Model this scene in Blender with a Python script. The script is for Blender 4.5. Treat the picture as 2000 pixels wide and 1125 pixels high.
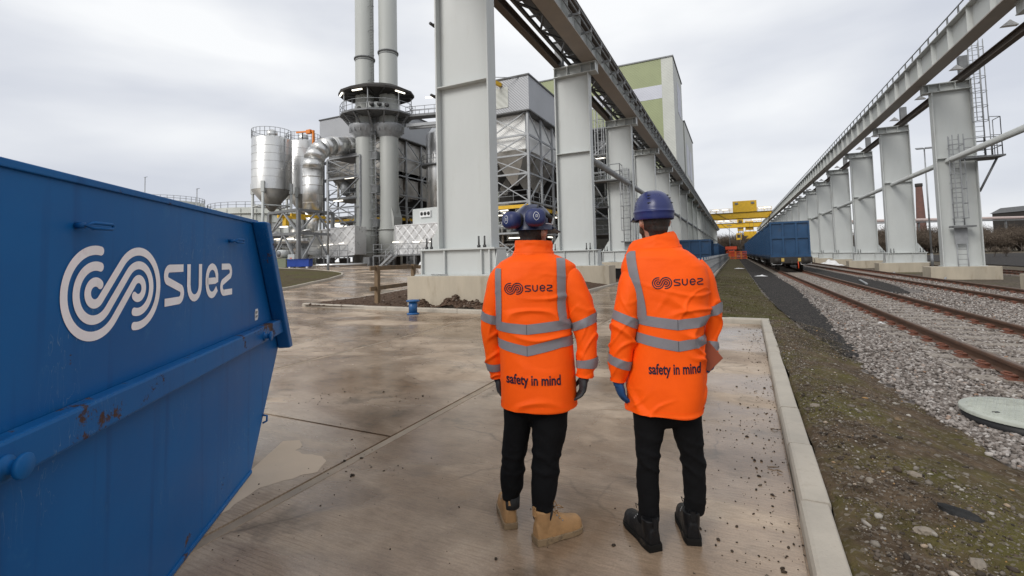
import bpy, bmesh, math, random
import numpy as np
from mathutils import Vector, Matrix, noise
R = math.radians
random.seed(7); rng = np.random.default_rng(11)
for o in list(bpy.data.objects): bpy.data.objects.remove(o)
scene = bpy.context.scene
col = scene.collection
H = 1.55
# ---------------------------------------------------------------- camera
FPX = 908.0
_Y = np.array([434, -37, 908.]); _Y /= np.linalg.norm(_Y)
_X = -np.array([-1900, -92, 908.]); _X -= _X.dot(_Y) * _Y; _X /= np.linalg.norm(_X)
_Z = np.cross(_Y, _X); _Z = _Z if _Z[1] > 0 else -_Z
CM = np.array([_X, _Y, _Z])
cam_data = bpy.data.cameras.new('camera'); cam = bpy.data.objects.new('camera', cam_data); col.objects.link(cam)
rm = Matrix([[CM[i][0], CM[i][1], -CM[i][2]] for i in range(3)]).to_4x4()
cam.matrix_world = Matrix.Translation((0, 0, H)) @ rm
cam_data.sensor_width = 36; cam_data.sensor_fit = 'HORIZONTAL'
cam_data.lens = 36 * FPX / 2000; cam_data.shift_y = -(562.5 - 456) / 2000
cam_data.clip_start = .05; cam_data.clip_end = 6000
scene.camera = cam
# ---------------------------------------------------------------- world: overcast sky
w = bpy.data.worlds.new('World'); scene.world = w; w.use_nodes = True
nt = w.node_tree; nt.nodes.clear()
def N(t, typ, **k):
    n = t.nodes.new(typ)
    for a, b in k.items():
        if a in n.inputs: n.inputs[a].default_value = b
        else: setattr(n, a, b)
    return n
SUN_EL, SUN_AZ = R(36), R(200)
sky = N(nt, 'ShaderNodeTexSky'); sky.sky_type = 'NISHITA'; sky.sun_disc = False
sky.sun_elevation = SUN_EL; sky.sun_rotation = SUN_AZ; sky.air_density = 1.0; sky.dust_density = 3.0
tc = N(nt, 'ShaderNodeTexCoord'); mp = N(nt, 'ShaderNodeMapping'); mp.inputs['Scale'].default_value = (1.3, 1.3, 4.2)
mp.inputs['Location'].default_value = (3.3, .1, .45)
mp.inputs['Rotation'].default_value = (.12, .05, .6)
nt.links.new(tc.outputs['Generated'], mp.inputs['Vector'])
n1 = N(nt, 'ShaderNodeTexNoise', Scale=1.25, Detail=5, Roughness=.44, Distortion=.15)
nt.links.new(mp.outputs[0], n1.inputs['Vector'])
cr = N(nt, 'ShaderNodeValToRGB'); e = cr.color_ramp.elements
e[0].position = .34; e[0].color = (.55, .575, .635, 1); e[1].position = .60; e[1].color = (.83, .84, .85, 1)
nt.links.new(n1.outputs['Fac'], cr.inputs['Fac'])
sc = N(nt, 'ShaderNodeMix', data_type='RGBA', blend_type='MULTIPLY'); sc.inputs[0].default_value = 1
nt.links.new(sky.outputs[0], sc.inputs[6]); sc.inputs[7].default_value = (.09, .09, .09, 1)
mx = N(nt, 'ShaderNodeMix', data_type='RGBA'); mx.inputs[0].default_value = .93
nt.links.new(sc.outputs[2], mx.inputs[6]); nt.links.new(cr.outputs[0], mx.inputs[7])
bg = N(nt, 'ShaderNodeBackground', Strength=1.0); wo = N(nt, 'ShaderNodeOutputWorld')
nt.links.new(mx.outputs[2], bg.inputs[0]); nt.links.new(bg.outputs[0], wo.inputs[0])
sd = bpy.data.lights.new('sun', 'SUN'); sd.energy = 1.5; sd.angle = R(28); sd.color = (1, .97, .92)
so = bpy.data.objects.new('sun', sd); col.objects.link(so)
# azimuth measured from +Y clockwise
_d = Vector((math.sin(SUN_AZ) * math.cos(SUN_EL), math.cos(SUN_AZ) * math.cos(SUN_EL), math.sin(SUN_EL)))
so.rotation_euler = _d.to_track_quat('Z', 'Y').to_euler()
vs = scene.view_settings; vs.view_transform = 'Standard'; vs.look = 'None'; vs.exposure = 0.3; vs.gamma = 1; vs.use_curve_mapping = False
# ---------------------------------------------------------------- materials
def newmat(name):
    m = bpy.data.materials.new(name); m.use_nodes = True
    t = m.node_tree; b = t.nodes['Principled BSDF']
    return m, t, b
def coords(t, kind='Object', scale=(1, 1, 1)):
    c = N(t, 'ShaderNodeTexCoord'); mpn = N(t, 'ShaderNodeMapping'); mpn.inputs['Scale'].default_value = scale
    if kind == 'World':
        g = N(t, 'ShaderNodeNewGeometry'); t.links.new(g.outputs['Position'], mpn.inputs['Vector'])
    else: t.links.new(c.outputs[kind], mpn.inputs['Vector'])
    return mpn.outputs[0]
def ramp(t, fac, stops):
    r = N(t, 'ShaderNodeValToRGB'); el = r.color_ramp.elements
    while len(el) < len(stops): el.new(.5)
    for k, (p, c) in enumerate(stops):
        el[k].position = p; el[k].color = (*c, 1) if len(c) == 3 else c
    t.links.new(fac, r.inputs['Fac']); return r.outputs[0]
def mixc(t, fac, a, b, mode='MIX'):
    m = N(t, 'ShaderNodeMix', data_type='RGBA', blend_type=mode)
    for s, v in ((0, fac), (6, a), (7, b)):
        if hasattr(v, 'is_linked') or hasattr(v, 'links'): t.links.new(v, m.inputs[s])
        elif s == 0: m.inputs[0].default_value = v
        else: m.inputs[s].default_value = (*v, 1)
    return m.outputs[2]
def pm(name, base, rough=.5, metal=0., var=.12, vscale=2.0, bump=0., bscale=40., stain=None, stain_amt=.5, stain_scale=1.5, stretch=(1, 1, 1), kind='Object', spec=.5, rvar=.15):
    m, t, b = newmat(name)
    v = coords(t, kind, stretch)
    n = N(t, 'ShaderNodeTexNoise', Scale=vscale, Detail=5, Roughness=.6); t.links.new(v, n.inputs['Vector'])
    lo = tuple(max(0, c * (1 - var)) for c in base); hi = tuple(min(1, c * (1 + var)) for c in base)
    c = ramp(t, n.outputs['Fac'], [(.3, lo), (.7, hi)])
    if stain:
        n2 = N(t, 'ShaderNodeTexNoise', Scale=stain_scale, Detail=8, Roughness=.68); t.links.new(v, n2.inputs['Vector'])
        f = ramp(t, n2.outputs['Fac'], [(.55, (0, 0, 0)), (.72, (stain_amt,) * 3)])
        c = mixc(t, f, c, stain)
    t.links.new(c, b.inputs['Base Color'])
    rr = ramp(t, n.outputs['Fac'], [(.3, (max(0, rough - rvar),) * 3), (.7, (min(1, rough + rvar),) * 3)])
    t.links.new(rr, b.inputs['Roughness']); b.inputs['Metallic'].default_value = metal
    b.inputs['Specular IOR Level'].default_value = spec
    if bump:
        n3 = N(t, 'ShaderNodeTexNoise', Scale=bscale, Detail=4); t.links.new(v, n3.inputs['Vector'])
        bp = N(t, 'ShaderNodeBump', Strength=bump, Distance=.01); t.links.new(n3.outputs['Fac'], bp.inputs['Height'])
        t.links.new(bp.outputs[0], b.inputs['Normal'])
    return m
def corr(name, base, scale, axis='X', rough=.45, depth=.03, metal=0., var=.06, diag=False):
    """profiled sheet cladding: fine relief only"""
    m, t, b = newmat(name)
    v = coords(t, 'Object')
    wv = N(t, 'ShaderNodeTexWave', Scale=scale, Distortion=0); wv.wave_type = 'BANDS'; wv.bands_direction = axis
    t.links.new(v, wv.inputs['Vector'])
    n = N(t, 'ShaderNodeTexNoise', Scale=.35, Detail=4); t.links.new(v, n.inputs['Vector'])
    c = ramp(t, n.outputs['Fac'], [(.3, tuple(x * (1 - var) for x in base)), (.7, tuple(min(1, x * (1 + var)) for x in base))])
    t.links.new(c, b.inputs['Base Color']); b.inputs['Roughness'].default_value = rough; b.inputs['Metallic'].default_value = metal
    bp = N(t, 'ShaderNodeBump', Strength=.6, Distance=depth); t.links.new(wv.outputs['Fac'], bp.inputs['Height']); t.links.new(bp.outputs[0], b.inputs['Normal'])
    return m
def rndcol(name, stops, rough=.8, bump=.3, bscale=60, attr='rnd'):
    """per-piece colour picked by a per-face attribute"""
    m, t, b = newmat(name)
    a = N(t, 'ShaderNodeAttribute'); a.attribute_name = attr
    c = ramp(t, a.outputs['Fac'], stops)
    v = coords(t, 'Object'); n = N(t, 'ShaderNodeTexNoise', Scale=bscale, Detail=3); t.links.new(v, n.inputs['Vector'])
    c2 = mixc(t, .35, c, ramp(t, n.outputs['Fac'], [(.3, (.35,) * 3), (.7, (1,) * 3)]), 'MULTIPLY')
    t.links.new(c2, b.inputs['Base Color']); b.inputs['Roughness'].default_value = rough; b.inputs['Specular IOR Level'].default_value = .2
    bp = N(t, 'ShaderNodeBump', Strength=bump, Distance=.004); t.links.new(n.outputs['Fac'], bp.inputs['Height']); t.links.new(bp.outputs[0], b.inputs['Normal'])
    return m
def emit(name, c, s):
    m, t, b = newmat(name); b.inputs['Base Color'].default_value = (.9, .9, .9, 1)
    b.inputs['Emission Color'].default_value = (*c, 1); b.inputs['Emission Strength'].default_value = s; return m
MT = {}
MT['colpaint'] = pm('column paint', (.51, .53, .52), .45, var=.05, vscale=.8, stain=(.33, .31, .26), stain_amt=.35, stain_scale=.7, stretch=(1, 1, .35))
MT['runbrown'] = pm('girder primer', (.11, .085, .068), .6, var=.15, vscale=1.5)
MT['runtan'] = pm('faded girder primer', (.34, .30, .265), .6, var=.12, vscale=1.5)
MT['darksteel'] = pm('dark steel', (.055, .055, .055), .5, var=.25)
MT['galv'] = pm('galvanised steel', (.30, .31, .32), .5, metal=.3, var=.2, vscale=3)
MT['galvd'] = pm('weathered galvanised steel', (.17, .175, .18), .55, metal=.25, var=.25, vscale=2)
MT['alum'] = pm('aluminium cladding', (.62, .62, .61), .34, metal=.85, var=.1, vscale=1.2, stretch=(1, 1, .3), rvar=.1)
MT['alumd'] = pm('dull aluminium', (.42, .40, .37), .45, metal=.6, var=.2, vscale=.8)
MT['conem'] = pm('stained hopper metal', (.25, .235, .21), .5, metal=.5, var=.2, vscale=.8)
MT['dclad'] = pm('bright insulation cladding', (.66, .66, .66), .35, metal=.35, var=.08, vscale=1.5)
MT['stack'] = pm('stack paint', (.37, .38, .36), .5, var=.05, vscale=.5, stretch=(1, 1, .3))
MT['gclad'] = corr('grey cladding', (.33, .34, .36), 2.2, 'DIAGONAL', .4)
MT['green'] = corr('green cladding', (.26, .29, .15), 1.0, 'DIAGONAL', .5)
MT['band'] = corr('lilac cladding band', (.50, .51, .57), 1.0, 'DIAGONAL', .45)
MT['pale'] = corr('pale cladding', (.47, .48, .44), .9, 'DIAGONAL', .5)
MT['wclad'] = corr('white cladding', (.78, .78, .76), 2.5, 'DIAGONAL', .4)
MT['yellow'] = pm('yellow paint', (.70, .42, .015), .45, var=.12)
MT['orangep'] = pm('orange paint', (.75, .22, .02), .5, var=.12)
MT['redp'] = pm('red plastic', (.62, .07, .02), .5, var=.15)
MT['bluebox'] = pm('blue container paint', (.010, .055, .135), .42, var=.2, vscale=1.2, stain=(.06, .05, .045), stain_amt=.5, stain_scale=1.1)
MT['bluebin'] = pm('blue bin paint', (.01, .05, .30), .4, var=.12)
MT['concrete'] = pm('plinth concrete', (.42, .37, .29), .85, var=.12, vscale=2, bump=.25, bscale=30, stain=(.16, .11, .06), stain_amt=.55, stain_scale=1.3, stretch=(1, 1, .25))
MT['kerb'] = pm('kerb concrete', (.42, .38, .32), .8, var=.16, vscale=3, bump=.35, bscale=70, stain=(.18, .15, .11), stain_amt=.6, stain_scale=3, kind='World')
MT['rail'] = pm('rusty rail', (.105, .056, .034), .7, var=.3, vscale=6, bump=.2, bscale=80)
MT['railtop'] = pm('worn rail head', (.15, .095, .065), .45, metal=.4, var=.25, vscale=4)
MT['clip'] = pm('rusty clip', (.16, .06, .035), .75, var=.3, vscale=15)
MT['sleeper'] = pm('sleeper concrete', (.27, .235, .20), .85, var=.2, vscale=5, bump=.3)
MT['black'] = pm('black rubber', (.015, .015, .016), .6, var=.2)
MT['soot'] = pm('grimy underframe', (.028, .024, .021), .75, var=.35, vscale=3)
MT['white'] = pm('white paint', (.72, .72, .72), .5, var=.05)
MT['wood'] = pm('fence timber', (.17, .115, .065), .8, var=.3, vscale=4, stretch=(1, 1, .15), bump=.4)
MT['bark'] = pm('bark', (.085, .068, .055), .9, var=.35, vscale=8)
MT['brick'] = pm('old brick', (.12, .06, .048), .85, var=.25, vscale=1.0)
MT['lamp'] = emit('tube light', (1, .92, .76), 1.8)
MT['glass'] = pm('dark glass', (.03, .035, .04), .1, var=.1)
# ---------------------------------------------------------------- mesh helpers
class MB:
    def __init__(s): s.v = []; s.f = []; s.sm = []
    def add(s, vs, fs, smooth=False):
        k = len(s.v); s.v += [tuple(x) for x in vs]; s.f += [tuple(i + k for i in f) for f in fs]; s.sm += [smooth] * len(fs); return s
    def box(s, c, d, rz=0, rx=0, ry=0):
        h = [x / 2 for x in d]; m = Matrix.Translation(c) @ Matrix.Rotation(rz, 4, 'Z') @ Matrix.Rotation(ry, 4, 'Y') @ Matrix.Rotation(rx, 4, 'X')
        vs = [m @ Vector((sx * h[0], sy * h[1], sz * h[2])) for sx in (-1, 1) for sy in (-1, 1) for sz in (-1, 1)]
        return s.add(vs, [(0, 1, 3, 2), (4, 6, 7, 5), (0, 4, 5, 1), (2, 3, 7, 6), (0, 2, 6, 4), (1, 5, 7, 3)])
    def bb(s, x0, x1, y0, y1, z0, z1): return s.box(((x0 + x1) / 2, (y0 + y1) / 2, (z0 + z1) / 2), (x1 - x0, y1 - y0, z1 - z0))
    def beam(s, p, q, w, h=None, up=(0, 0, 1)):
        h = h or w; p = Vector(p); q = Vector(q); d = (q - p).normalized(); u = Vector(up)
        if abs(d.dot(u)) > .98: u = Vector((0, 1, 0))
        a = d.cross(u).normalized(); b = a.cross(d).normalized()
        vs = [x + a * (sx * w / 2) + b * (sz * h / 2) for x in (p, q) for sx in (-1, 1) for sz in (-1, 1)]
        return s.add(vs, [(0, 1, 3, 2), (4, 6, 7, 5), (0, 4, 5, 1), (2, 3, 7, 6), (0, 2, 6, 4), (1, 5, 7, 3)])
    def ibeam(s, p, q, w, h, t=.03):
        p = Vector(p); q = Vector(q)
        s.beam(p + Vector((0, 0, h / 2 - t / 2)), q + Vector((0, 0, h / 2 - t / 2)), w, t)
        s.beam(p - Vector((0, 0, h / 2 - t / 2)), q - Vector((0, 0, h / 2 - t / 2)), w, t)
        return s.beam(p, q, t, h - 2 * t)
    def tube(s, pts, r, n=8, cap=True, closed=False):
        pts = [Vector(p) for p in pts]; rs = r if isinstance(r, (list, tuple)) else [r] * len(pts); vs = []; fs = []
        ref = None
        for i, p in enumerate(pts):
            a = pts[max(0, i - 1)]; b = pts[min(len(pts) - 1, i + 1)]
            if closed: a = pts[i - 1]; b = pts[(i + 1) % len(pts)]
            d = (b - a).normalized()
            if ref is None: ref = Vector((0, 0, 1)) if abs(d.z) < .9 else Vector((1, 0, 0))
            x = d.cross(ref).normalized(); y = x.cross(d).normalized(); ref = y
            vs += [p + (x * math.cos(t) + y * math.sin(t)) * rs[i] for t in [2 * math.pi * k / n for k in range(n)]]
        L = len(pts)
        for i in range(L if closed else L - 1):
            for k in range(n): fs.append((i * n + k, i * n + (k + 1) % n, ((i + 1) % L) * n + (k + 1) % n, ((i + 1) % L) * n + k))
        if cap and not closed: fs += [tuple(range(n))[::-1], tuple((L - 1) * n + k for k in range(n))]
        return s.add(vs, fs, True)
    def lathe(s, c, prof, n=24, caps=True, ax=None):
        vs = []; fs = []; c = Vector(c)
        for r, z in prof:
            for k in range(n):
                a = 2 * math.pi * k / n; p = Vector((r * math.cos(a), r * math.sin(a), z))
                if ax is not None: p = ax @ p
                vs.append(c + p)
        for i in range(len(prof) - 1):
            for k in range(n): fs.append((i * n + k, i * n + (k + 1) % n, (i + 1) * n + (k + 1) % n, (i + 1) * n + k))
        if caps: fs += [tuple(range(n))[::-1], tuple((len(prof) - 1) * n + k for k in range(n))]
        return s.add(vs, fs, True)
    def prism(s, poly, a, b):
        """poly: list of 3D points (planar); extruded from offset a to offset b (vectors)"""
        a = Vector(a); b = Vector(b); n = len(poly); vs = [Vector(p) + a for p in poly] + [Vector(p) + b for p in poly]
        return s.add(vs, [tuple(range(n))[::-1], tuple(range(n, 2 * n))] + [(i, (i + 1) % n, n + (i + 1) % n, n + i) for i in range(n)])
    def grid(s, P, closed_u=False, smooth=True):
        """P[i][j] points"""
        nu = len(P); nv = len(P[0]); vs = [p for r in P for p in r]; fs = []
        for i in range(nu if closed_u else nu - 1):
            for j in range(nv - 1): fs.append((i * nv + j, ((i + 1) % nu) * nv + j, ((i + 1) % nu) * nv + j + 1, i * nv + j + 1))
        return s.add(vs, fs, smooth)
    def mesh(s, name, mat=None):
        me = bpy.data.meshes.new(name); me.from_pydata(s.v, [], s.f); me.polygons.foreach_set('use_smooth', s.sm)
        if mat: me.materials.append(MT[mat] if isinstance(mat, str) else mat)
        me.update(); return me
    def build(s, name, mat, parent=None):
        o = bpy.data.objects.new(name, s.mesh(name, mat)); col.objects.link(o)
        if parent is not None: o.parent = parent
        return o
def fixn(o):
    bm = bmesh.new(); bm.from_mesh(o.data); bmesh.ops.recalc_face_normals(bm, faces=bm.faces); bm.to_mesh(o.data); bm.free(); return o
def bevel(o, wd=.01, seg=2):
    m = o.modifiers.new('bevel', 'BEVEL'); m.width = wd; m.segments = seg; m.limit_method = 'ANGLE'; m.angle_limit = R(40); return o
def tag(o, label=None, cat=None, group=None, kind=None):
    if label: o['label'] = label
    if cat: o['category'] = cat
    if group: o['group'] = group
    if kind: o['kind'] = kind
    return o
def empty(name, loc, label=None, cat=None, group=None, rz=0):
    o = bpy.data.objects.new(name, None); o.empty_display_size = .2; col.objects.link(o); o.location = loc; o.rotation_euler = (0, 0, rz)
    return tag(o, label, cat, group)
def inst(name, me, parent, loc=(0, 0, 0), rot=(0, 0, 0), scale=(1, 1, 1)):
    o = bpy.data.objects.new(name, me); col.objects.link(o); o.parent = parent; o.location = loc; o.rotation_euler = rot; o.scale = scale; return o
def copy_tree(o, parent=None):
    c = o.copy(); col.objects.link(c); c.parent = parent
    for ch in o.children: copy_tree(ch, c)
    return c
def sstep(a, b, x):
    t = min(1, max(0, (x - a) / (b - a))); return t * t * (3 - 2 * t)
def gz(x, y):
    rho = math.hypot(x, y)
    z = .95 * sstep(15, 52, rho) * sstep(6, 20, -x)
    z += -.33 * sstep(8.8, 11.0, x) + .55 * sstep(60, 130, rho) * sstep(12, 40, x)
    z += .12 * sstep(14, 22, y) * sstep(5, 8, -x)
    return z
# ================================================================ GROUND
def concrete_mat(name, wet=True):
    m, t, b = newmat(name)
    v = coords(t, 'World'); vx = coords(t, 'World', (.9, 3.0, 1)); vm = coords(t, 'World', (.5, 1.0, 1))
    nb = N(t, 'ShaderNodeTexNoise', Scale=.55, Detail=8, Roughness=.62); t.links.new(v, nb.inputs['Vector'])
    c = ramp(t, nb.outputs['Fac'], [(.38, (.255, .182, .122)), (.50, (.40, .305, .22)), (.62, (.52, .42, .32))])
    ns = N(t, 'ShaderNodeTexNoise', Scale=3.0, Detail=6, Roughness=.7); t.links.new(vx, ns.inputs['Vector'])
    c = mixc(t, .28, c, ramp(t, ns.outputs['Fac'], [(.32, (.55, .52, .49)), (.5, (.95, .93, .9)), (.68, (1.22, 1.2, 1.17))]), 'MULTIPLY')
    # water film: dark glossy patches with shapes of their own
    nw = N(t, 'ShaderNodeTexNoise', Scale=.75, Detail=7, Roughness=.55, Distortion=.5); t.links.new(vm, nw.inputs['Vector'])
    fw = ramp(t, nw.outputs['Fac'], [(.44, (0, 0, 0)), (.475, (.55,) * 3), (.56, (.7,) * 3), (.60, (1, 1, 1))])
    c = mixc(t, fw, c, mixc(t, .85, c, (.52, .45, .39), 'MULTIPLY'))
    n4 = N(t, 'ShaderNodeTexNoise', Scale=9.0, Detail=4, Roughness=.6); t.links.new(coords(t, 'World', (1.1, 7.0, 1)), n4.inputs['Vector'])
    c = mixc(t, .3, c, ramp(t, n4.outputs['Fac'], [(.38, (.6, .57, .54)), (.5, (1, 1, 1)), (.62, (1.22, 1.2, 1.17))]), 'MULTIPLY')
    wv = N(t, 'ShaderNodeTexWave', Scale=11, Distortion=6.0, Detail=4); wv.bands_direction = 'Y'; wv.inputs['Detail Scale'].default_value = 1.2; t.links.new(coords(t, 'World', (.12, 1, 1)), wv.inputs['Vector'])
    nmk = N(t, 'ShaderNodeTexNoise', Scale=.9, Detail=3); t.links.new(v, nmk.inputs['Vector'])
    fb = mixc(t, 1, ramp(t, wv.outputs['Fac'], [(.05, (1, 1, 1)), (.22, (0, 0, 0))]), ramp(t, nmk.outputs['Fac'], [(.45, (.03,) * 3), (.65, (.34,) * 3)]), 'MULTIPLY')
    c = mixc(t, fb, c, mixc(t, 1, c, (.55, .5, .45), 'MULTIPLY'))
    # fine wandering cracks and crisp tide lines
    vc = N(t, 'ShaderNodeTexVoronoi', Scale=.55, feature='DISTANCE_TO_EDGE'); nw2 = N(t, 'ShaderNodeTexNoise', Scale=3, Detail=6); t.links.new(v, nw2.inputs['Vector']); t.links.new(mixc(t, .22, v, nw2.outputs['Color']), vc.inputs['Vector'])
    c = mixc(t, mixc(t, 1, ramp(t, vc.outputs['Distance'], [(.0, (.55,) * 3), (.006, (0, 0, 0))]), ramp(t, nmk.outputs['Fac'], [(.5, (0, 0, 0)), (.56, (1, 1, 1))]), 'MULTIPLY'), c, (.09, .065, .045))
    nf = N(t, 'ShaderNodeTexNoise', Scale=90, Detail=3); t.links.new(v, nf.inputs['Vector'])
    c = mixc(t, .25, c, ramp(t, nf.outputs['Fac'], [(.35, (.6,) * 3), (.65, (1.2,) * 3)]), 'MULTIPLY')
    # dark oil / mud blotches
    nd = N(t, 'ShaderNodeTexNoise', Scale=1.7, Detail=6, Roughness=.6); t.links.new(v, nd.inputs['Vector'])
    fd = ramp(t, nd.outputs['Fac'], [(.57, (0, 0, 0)), (.66, (.55,) * 3)])
    c = mixc(t, fd, c, (.085, .062, .042))
    t.links.new(c, b.inputs['Base Color'])
    rr = ramp(t, nw.outputs['Fac'], [(.42, (.55,) * 3), (.48, (.27,) * 3), (.60, (.12,) * 3)])
    t.links.new(rr, b.inputs['Roughness'])
    bp = N(t, 'ShaderNodeBump', Strength=.20, Distance=.006); t.links.new(ns.outputs['Fac'], bp.inputs['Height'])
    bp3 = N(t, 'ShaderNodeBump', Strength=.22, Distance=.003); t.links.new(n4.outputs['Fac'], bp3.inputs['Height']); t.links.new(bp.outputs[0], bp3.inputs['Normal']); bp = bp3
    bp2 = N(t, 'ShaderNodeBump', Strength=.15, Distance=.003); t.links.new(nf.outputs['Fac'], bp2.inputs['Height']); t.links.new(bp.outputs[0], bp2.inputs['Normal'])
    t.links.new(bp2.outputs[0], b.inputs['Normal'])
    return m
MT['slab'] = concrete_mat('wet brushed concrete')
MT['slabm'] = pm('trowelled margin', (.30, .235, .17), .6, var=.3, vscale=2.5, kind='World', stain=(.16, .12, .085), stain_amt=.7, stain_scale=2.0)
MT['dry'] = pm('dry concrete', (.58, .46, .34), .9, var=.06, vscale=3, kind='World')
def soil_mat(name, a, bcol, g, gpos=(.5, .62), scale=1.0, bump=.8):
    m, t, b = newmat(name); v = coords(t, 'World')
    n = N(t, 'ShaderNodeTexNoise', Scale=6 * scale, Detail=9, Roughness=.7); t.links.new(v, n.inputs['Vector'])
    c = ramp(t, n.outputs['Fac'], [(.3, a), (.7, bcol)])
    if g:
        n2 = N(t, 'ShaderNodeTexNoise', Scale=1.1 * scale, Detail=7, Roughness=.65); t.links.new(v, n2.inputs['Vector'])
        c = mixc(t, ramp(t, n2.outputs['Fac'], [(gpos[0], (0, 0, 0)), (gpos[1], (.8,) * 3)]), c, mixc(t, n.outputs['Fac'], tuple(x * .7 for x in g), tuple(x * 1.35 for x in g)))
    nv = N(t, 'ShaderNodeTexVoronoi', Scale=55 * scale); t.links.new(v, nv.inputs['Vector'])
    sp = N(t, 'ShaderNodeSeparateColor'); t.links.new(nv.outputs['Color'], sp.inputs[0])
    c = mixc(t, ramp(t, sp.outputs[0], [(.72, (0, 0, 0)), (.92, (.6,) * 3)]), c, mixc(t, sp.outputs[1], (.10, .08, .06), (.24, .21, .175)))
    t.links.new(c, b.inputs['Base Color']); b.inputs['Roughness'].default_value = .9; b.inputs['Specular IOR Level'].default_value = .12
    nh = N(t, 'ShaderNodeTexNoise', Scale=30 * scale, Detail=6, Roughness=.7); t.links.new(v, nh.inputs['Vector'])
    bp = N(t, 'ShaderNodeBump', Strength=bump, Distance=.02); t.links.new(nh.outputs['Fac'], bp.inputs['Height']); t.links.new(bp.outputs[0], b.inputs['Normal'])
    return m
MT['verge'] = soil_mat('mossy stony earth', (.038, .026, .016), (.145, .103, .066), (.092, .085, .02), (.45, .60))
MT['soil'] = soil_mat('dug soil', (.045, .026, .017), (.125, .080, .055), None)
MT['grass'] = soil_mat('thin grass and soil', (.045, .033, .016), (.10, .075, .040), (.075, .07, .019), (.42, .58), .6)
MT['field'] = soil_mat('waste ground', (.055, .045, .033), (.12, .095, .07), (.09, .085, .035), (.5, .62), .25)
MT['path'] = soil_mat('black cinder path', (.014, .014, .015), (.036, .034, .034), None, bump=.5)
def ballast_mat():
    m, t, b = newmat('ballast bed'); v = coords(t, 'World')
    nv = N(t, 'ShaderNodeTexVoronoi', Scale=22); t.links.new(v, nv.inputs['Vector'])
    sp = N(t, 'ShaderNodeSeparateColor'); t.links.new(nv.outputs['Color'], sp.inputs[0])
    c = ramp(t, sp.outputs[0], [(0, (.07, .058, .05)), (.35, (.20, .172, .155)), (.7, (.30, .268, .245)), (1, (.42, .39, .365))])
    c = mixc(t, 1.0, c, ramp(t, nv.outputs['Distance'], [(.0, (1, 1, 1)), (.5, (.75,) * 3), (.9, (.25,) * 3)]), 'MULTIPLY')
    n2 = N(t, 'ShaderNodeTexNoise', Scale=.5, Detail=5); t.links.new(v, n2.inputs['Vector'])
    c = mixc(t, .5, c, ramp(t, n2.outputs['Fac'], [(.3, (.7, .65, .6)), (.7, (1.1,) * 3)]), 'MULTIPLY')
    t.links.new(c, b.inputs['Base Color']); b.inputs['Roughness'].default_value = .9
    bp = N(t, 'ShaderNodeBump', Strength=1, Distance=.03); bp.invert = True; t.links.new(nv.outputs['Distance'], bp.inputs['Height']); t.links.new(bp.outputs[0], b.inputs['Normal'])
    return m
MT['ballast'] = ballast_mat()
def struct(o): return tag(o, kind='structure')
def strip(name, rows, zf, mat, nx=8, ny=None, jig=0):
    """rows [(y, xl, xr)] interpolated"""
    ys = []
    for a, b in zip(rows[:-1], rows[1:]):
        k = max(1, int((b[0] - a[0]) / (ny or 1.0)))
        for i in range(k):
            f = i / k; ys.append(tuple(a[j] + (b[j] - a[j]) * f for j in range(3)))
    ys.append(rows[-1]); P = []
    for y, xl, xr in ys:
        jl = jig * noise.noise((y * 1.7, xl, 3.1)); jr = jig * noise.noise((y * 1.7, xr, 7.7))
        P.append([(xl + jl + (xr + jr - xl - jl) * k / nx, y, zf(xl + (xr - xl) * k / nx, y, k / nx)) for k in range(nx + 1)])
    b = MB(); b.grid(P); o = b.build(name, mat); return struct(fixn(o))
def axis(vals): return vals
gx = [-900, -400, -200, -120, -80] + list(np.arange(-60, 41, 2.0)) + [50, 65, 85, 120, 180, 300, 600, 1200]
gy = [-80, -40, -20] + list(np.arange(-10, 71, 2.0)) + [80, 95, 115, 140, 180, 260, 400, 700, 1200, 2500]
b = MB(); b.grid([[(x, y, gz(x, y) - .09) for y in gy] for x in gx]); struct(fixn(b.build('ground', 'field')))
# --- concrete road beyond the yard
rx = list(np.arange(-72, -1.2, 1.6)) + [-1.35]; ry = list(np.arange(-10, 80, 1.6))
b = MB(); b.grid([[(x, y, gz(x, y) - .018) for y in ry] for x in rx]); struct(fixn(b.build('road', 'slab')))
# --- yard of cast concrete bays
yard = struct(MB().bb(-16.3, .19, -8.2, 11.30, -.16, -.045).build('yard', 'soil'))
XS = [-16.3, -12.95, -9.55, -6.17, -2.80, None]; YS = [-8.2, -2.75, 3.22, 9.3, 11.32]
def kx(y): return .205 + .0225 * y
for i in range(5):
    for j in range(4):
        yy = YS if i < 3 else [-8.2, -2.75, 11.32] if i == 4 else [-8.2, -1.9, 3.3, 11.32]
        if j > len(yy) - 2: continue
        y0, y1 = yy[j] + .003, yy[j + 1] - .003
        x0 = XS[i] + .004
        if i == 4: xa, xb = kx(y0) - .004, kx(y1) - .004
        else: xa = xb = XS[i + 1] - .004
        bm = bmesh.new(); f = bm.faces.new([bm.verts.new(p) for p in ((x0, y0, -.14), (xa, y0, -.14), (xb, y1, -.14), (x0, y1, -.14))])
        r = bmesh.ops.extrude_face_region(bm, geom=[f]); bmesh.ops.translate(bm, verts=[q for q in r['geom'] if isinstance(q, bmesh.types.BMVert)], vec=(0, 0, .14))
        bmesh.ops.recalc_face_normals(bm, faces=bm.faces)
        bmesh.ops.bevel(bm, geom=[ed for ed in bm.edges if all(vv.co.z > -.01 for vv in ed.verts)], offset=.012, segments=2, affect='EDGES')
        me = bpy.data.meshes.new('slab'); bm.to_mesh(me); bm.free(); me.materials.append(MT['slab'])
        o = bpy.data.objects.new('slab', me); col.objects.link(o); o.parent = yard
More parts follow.
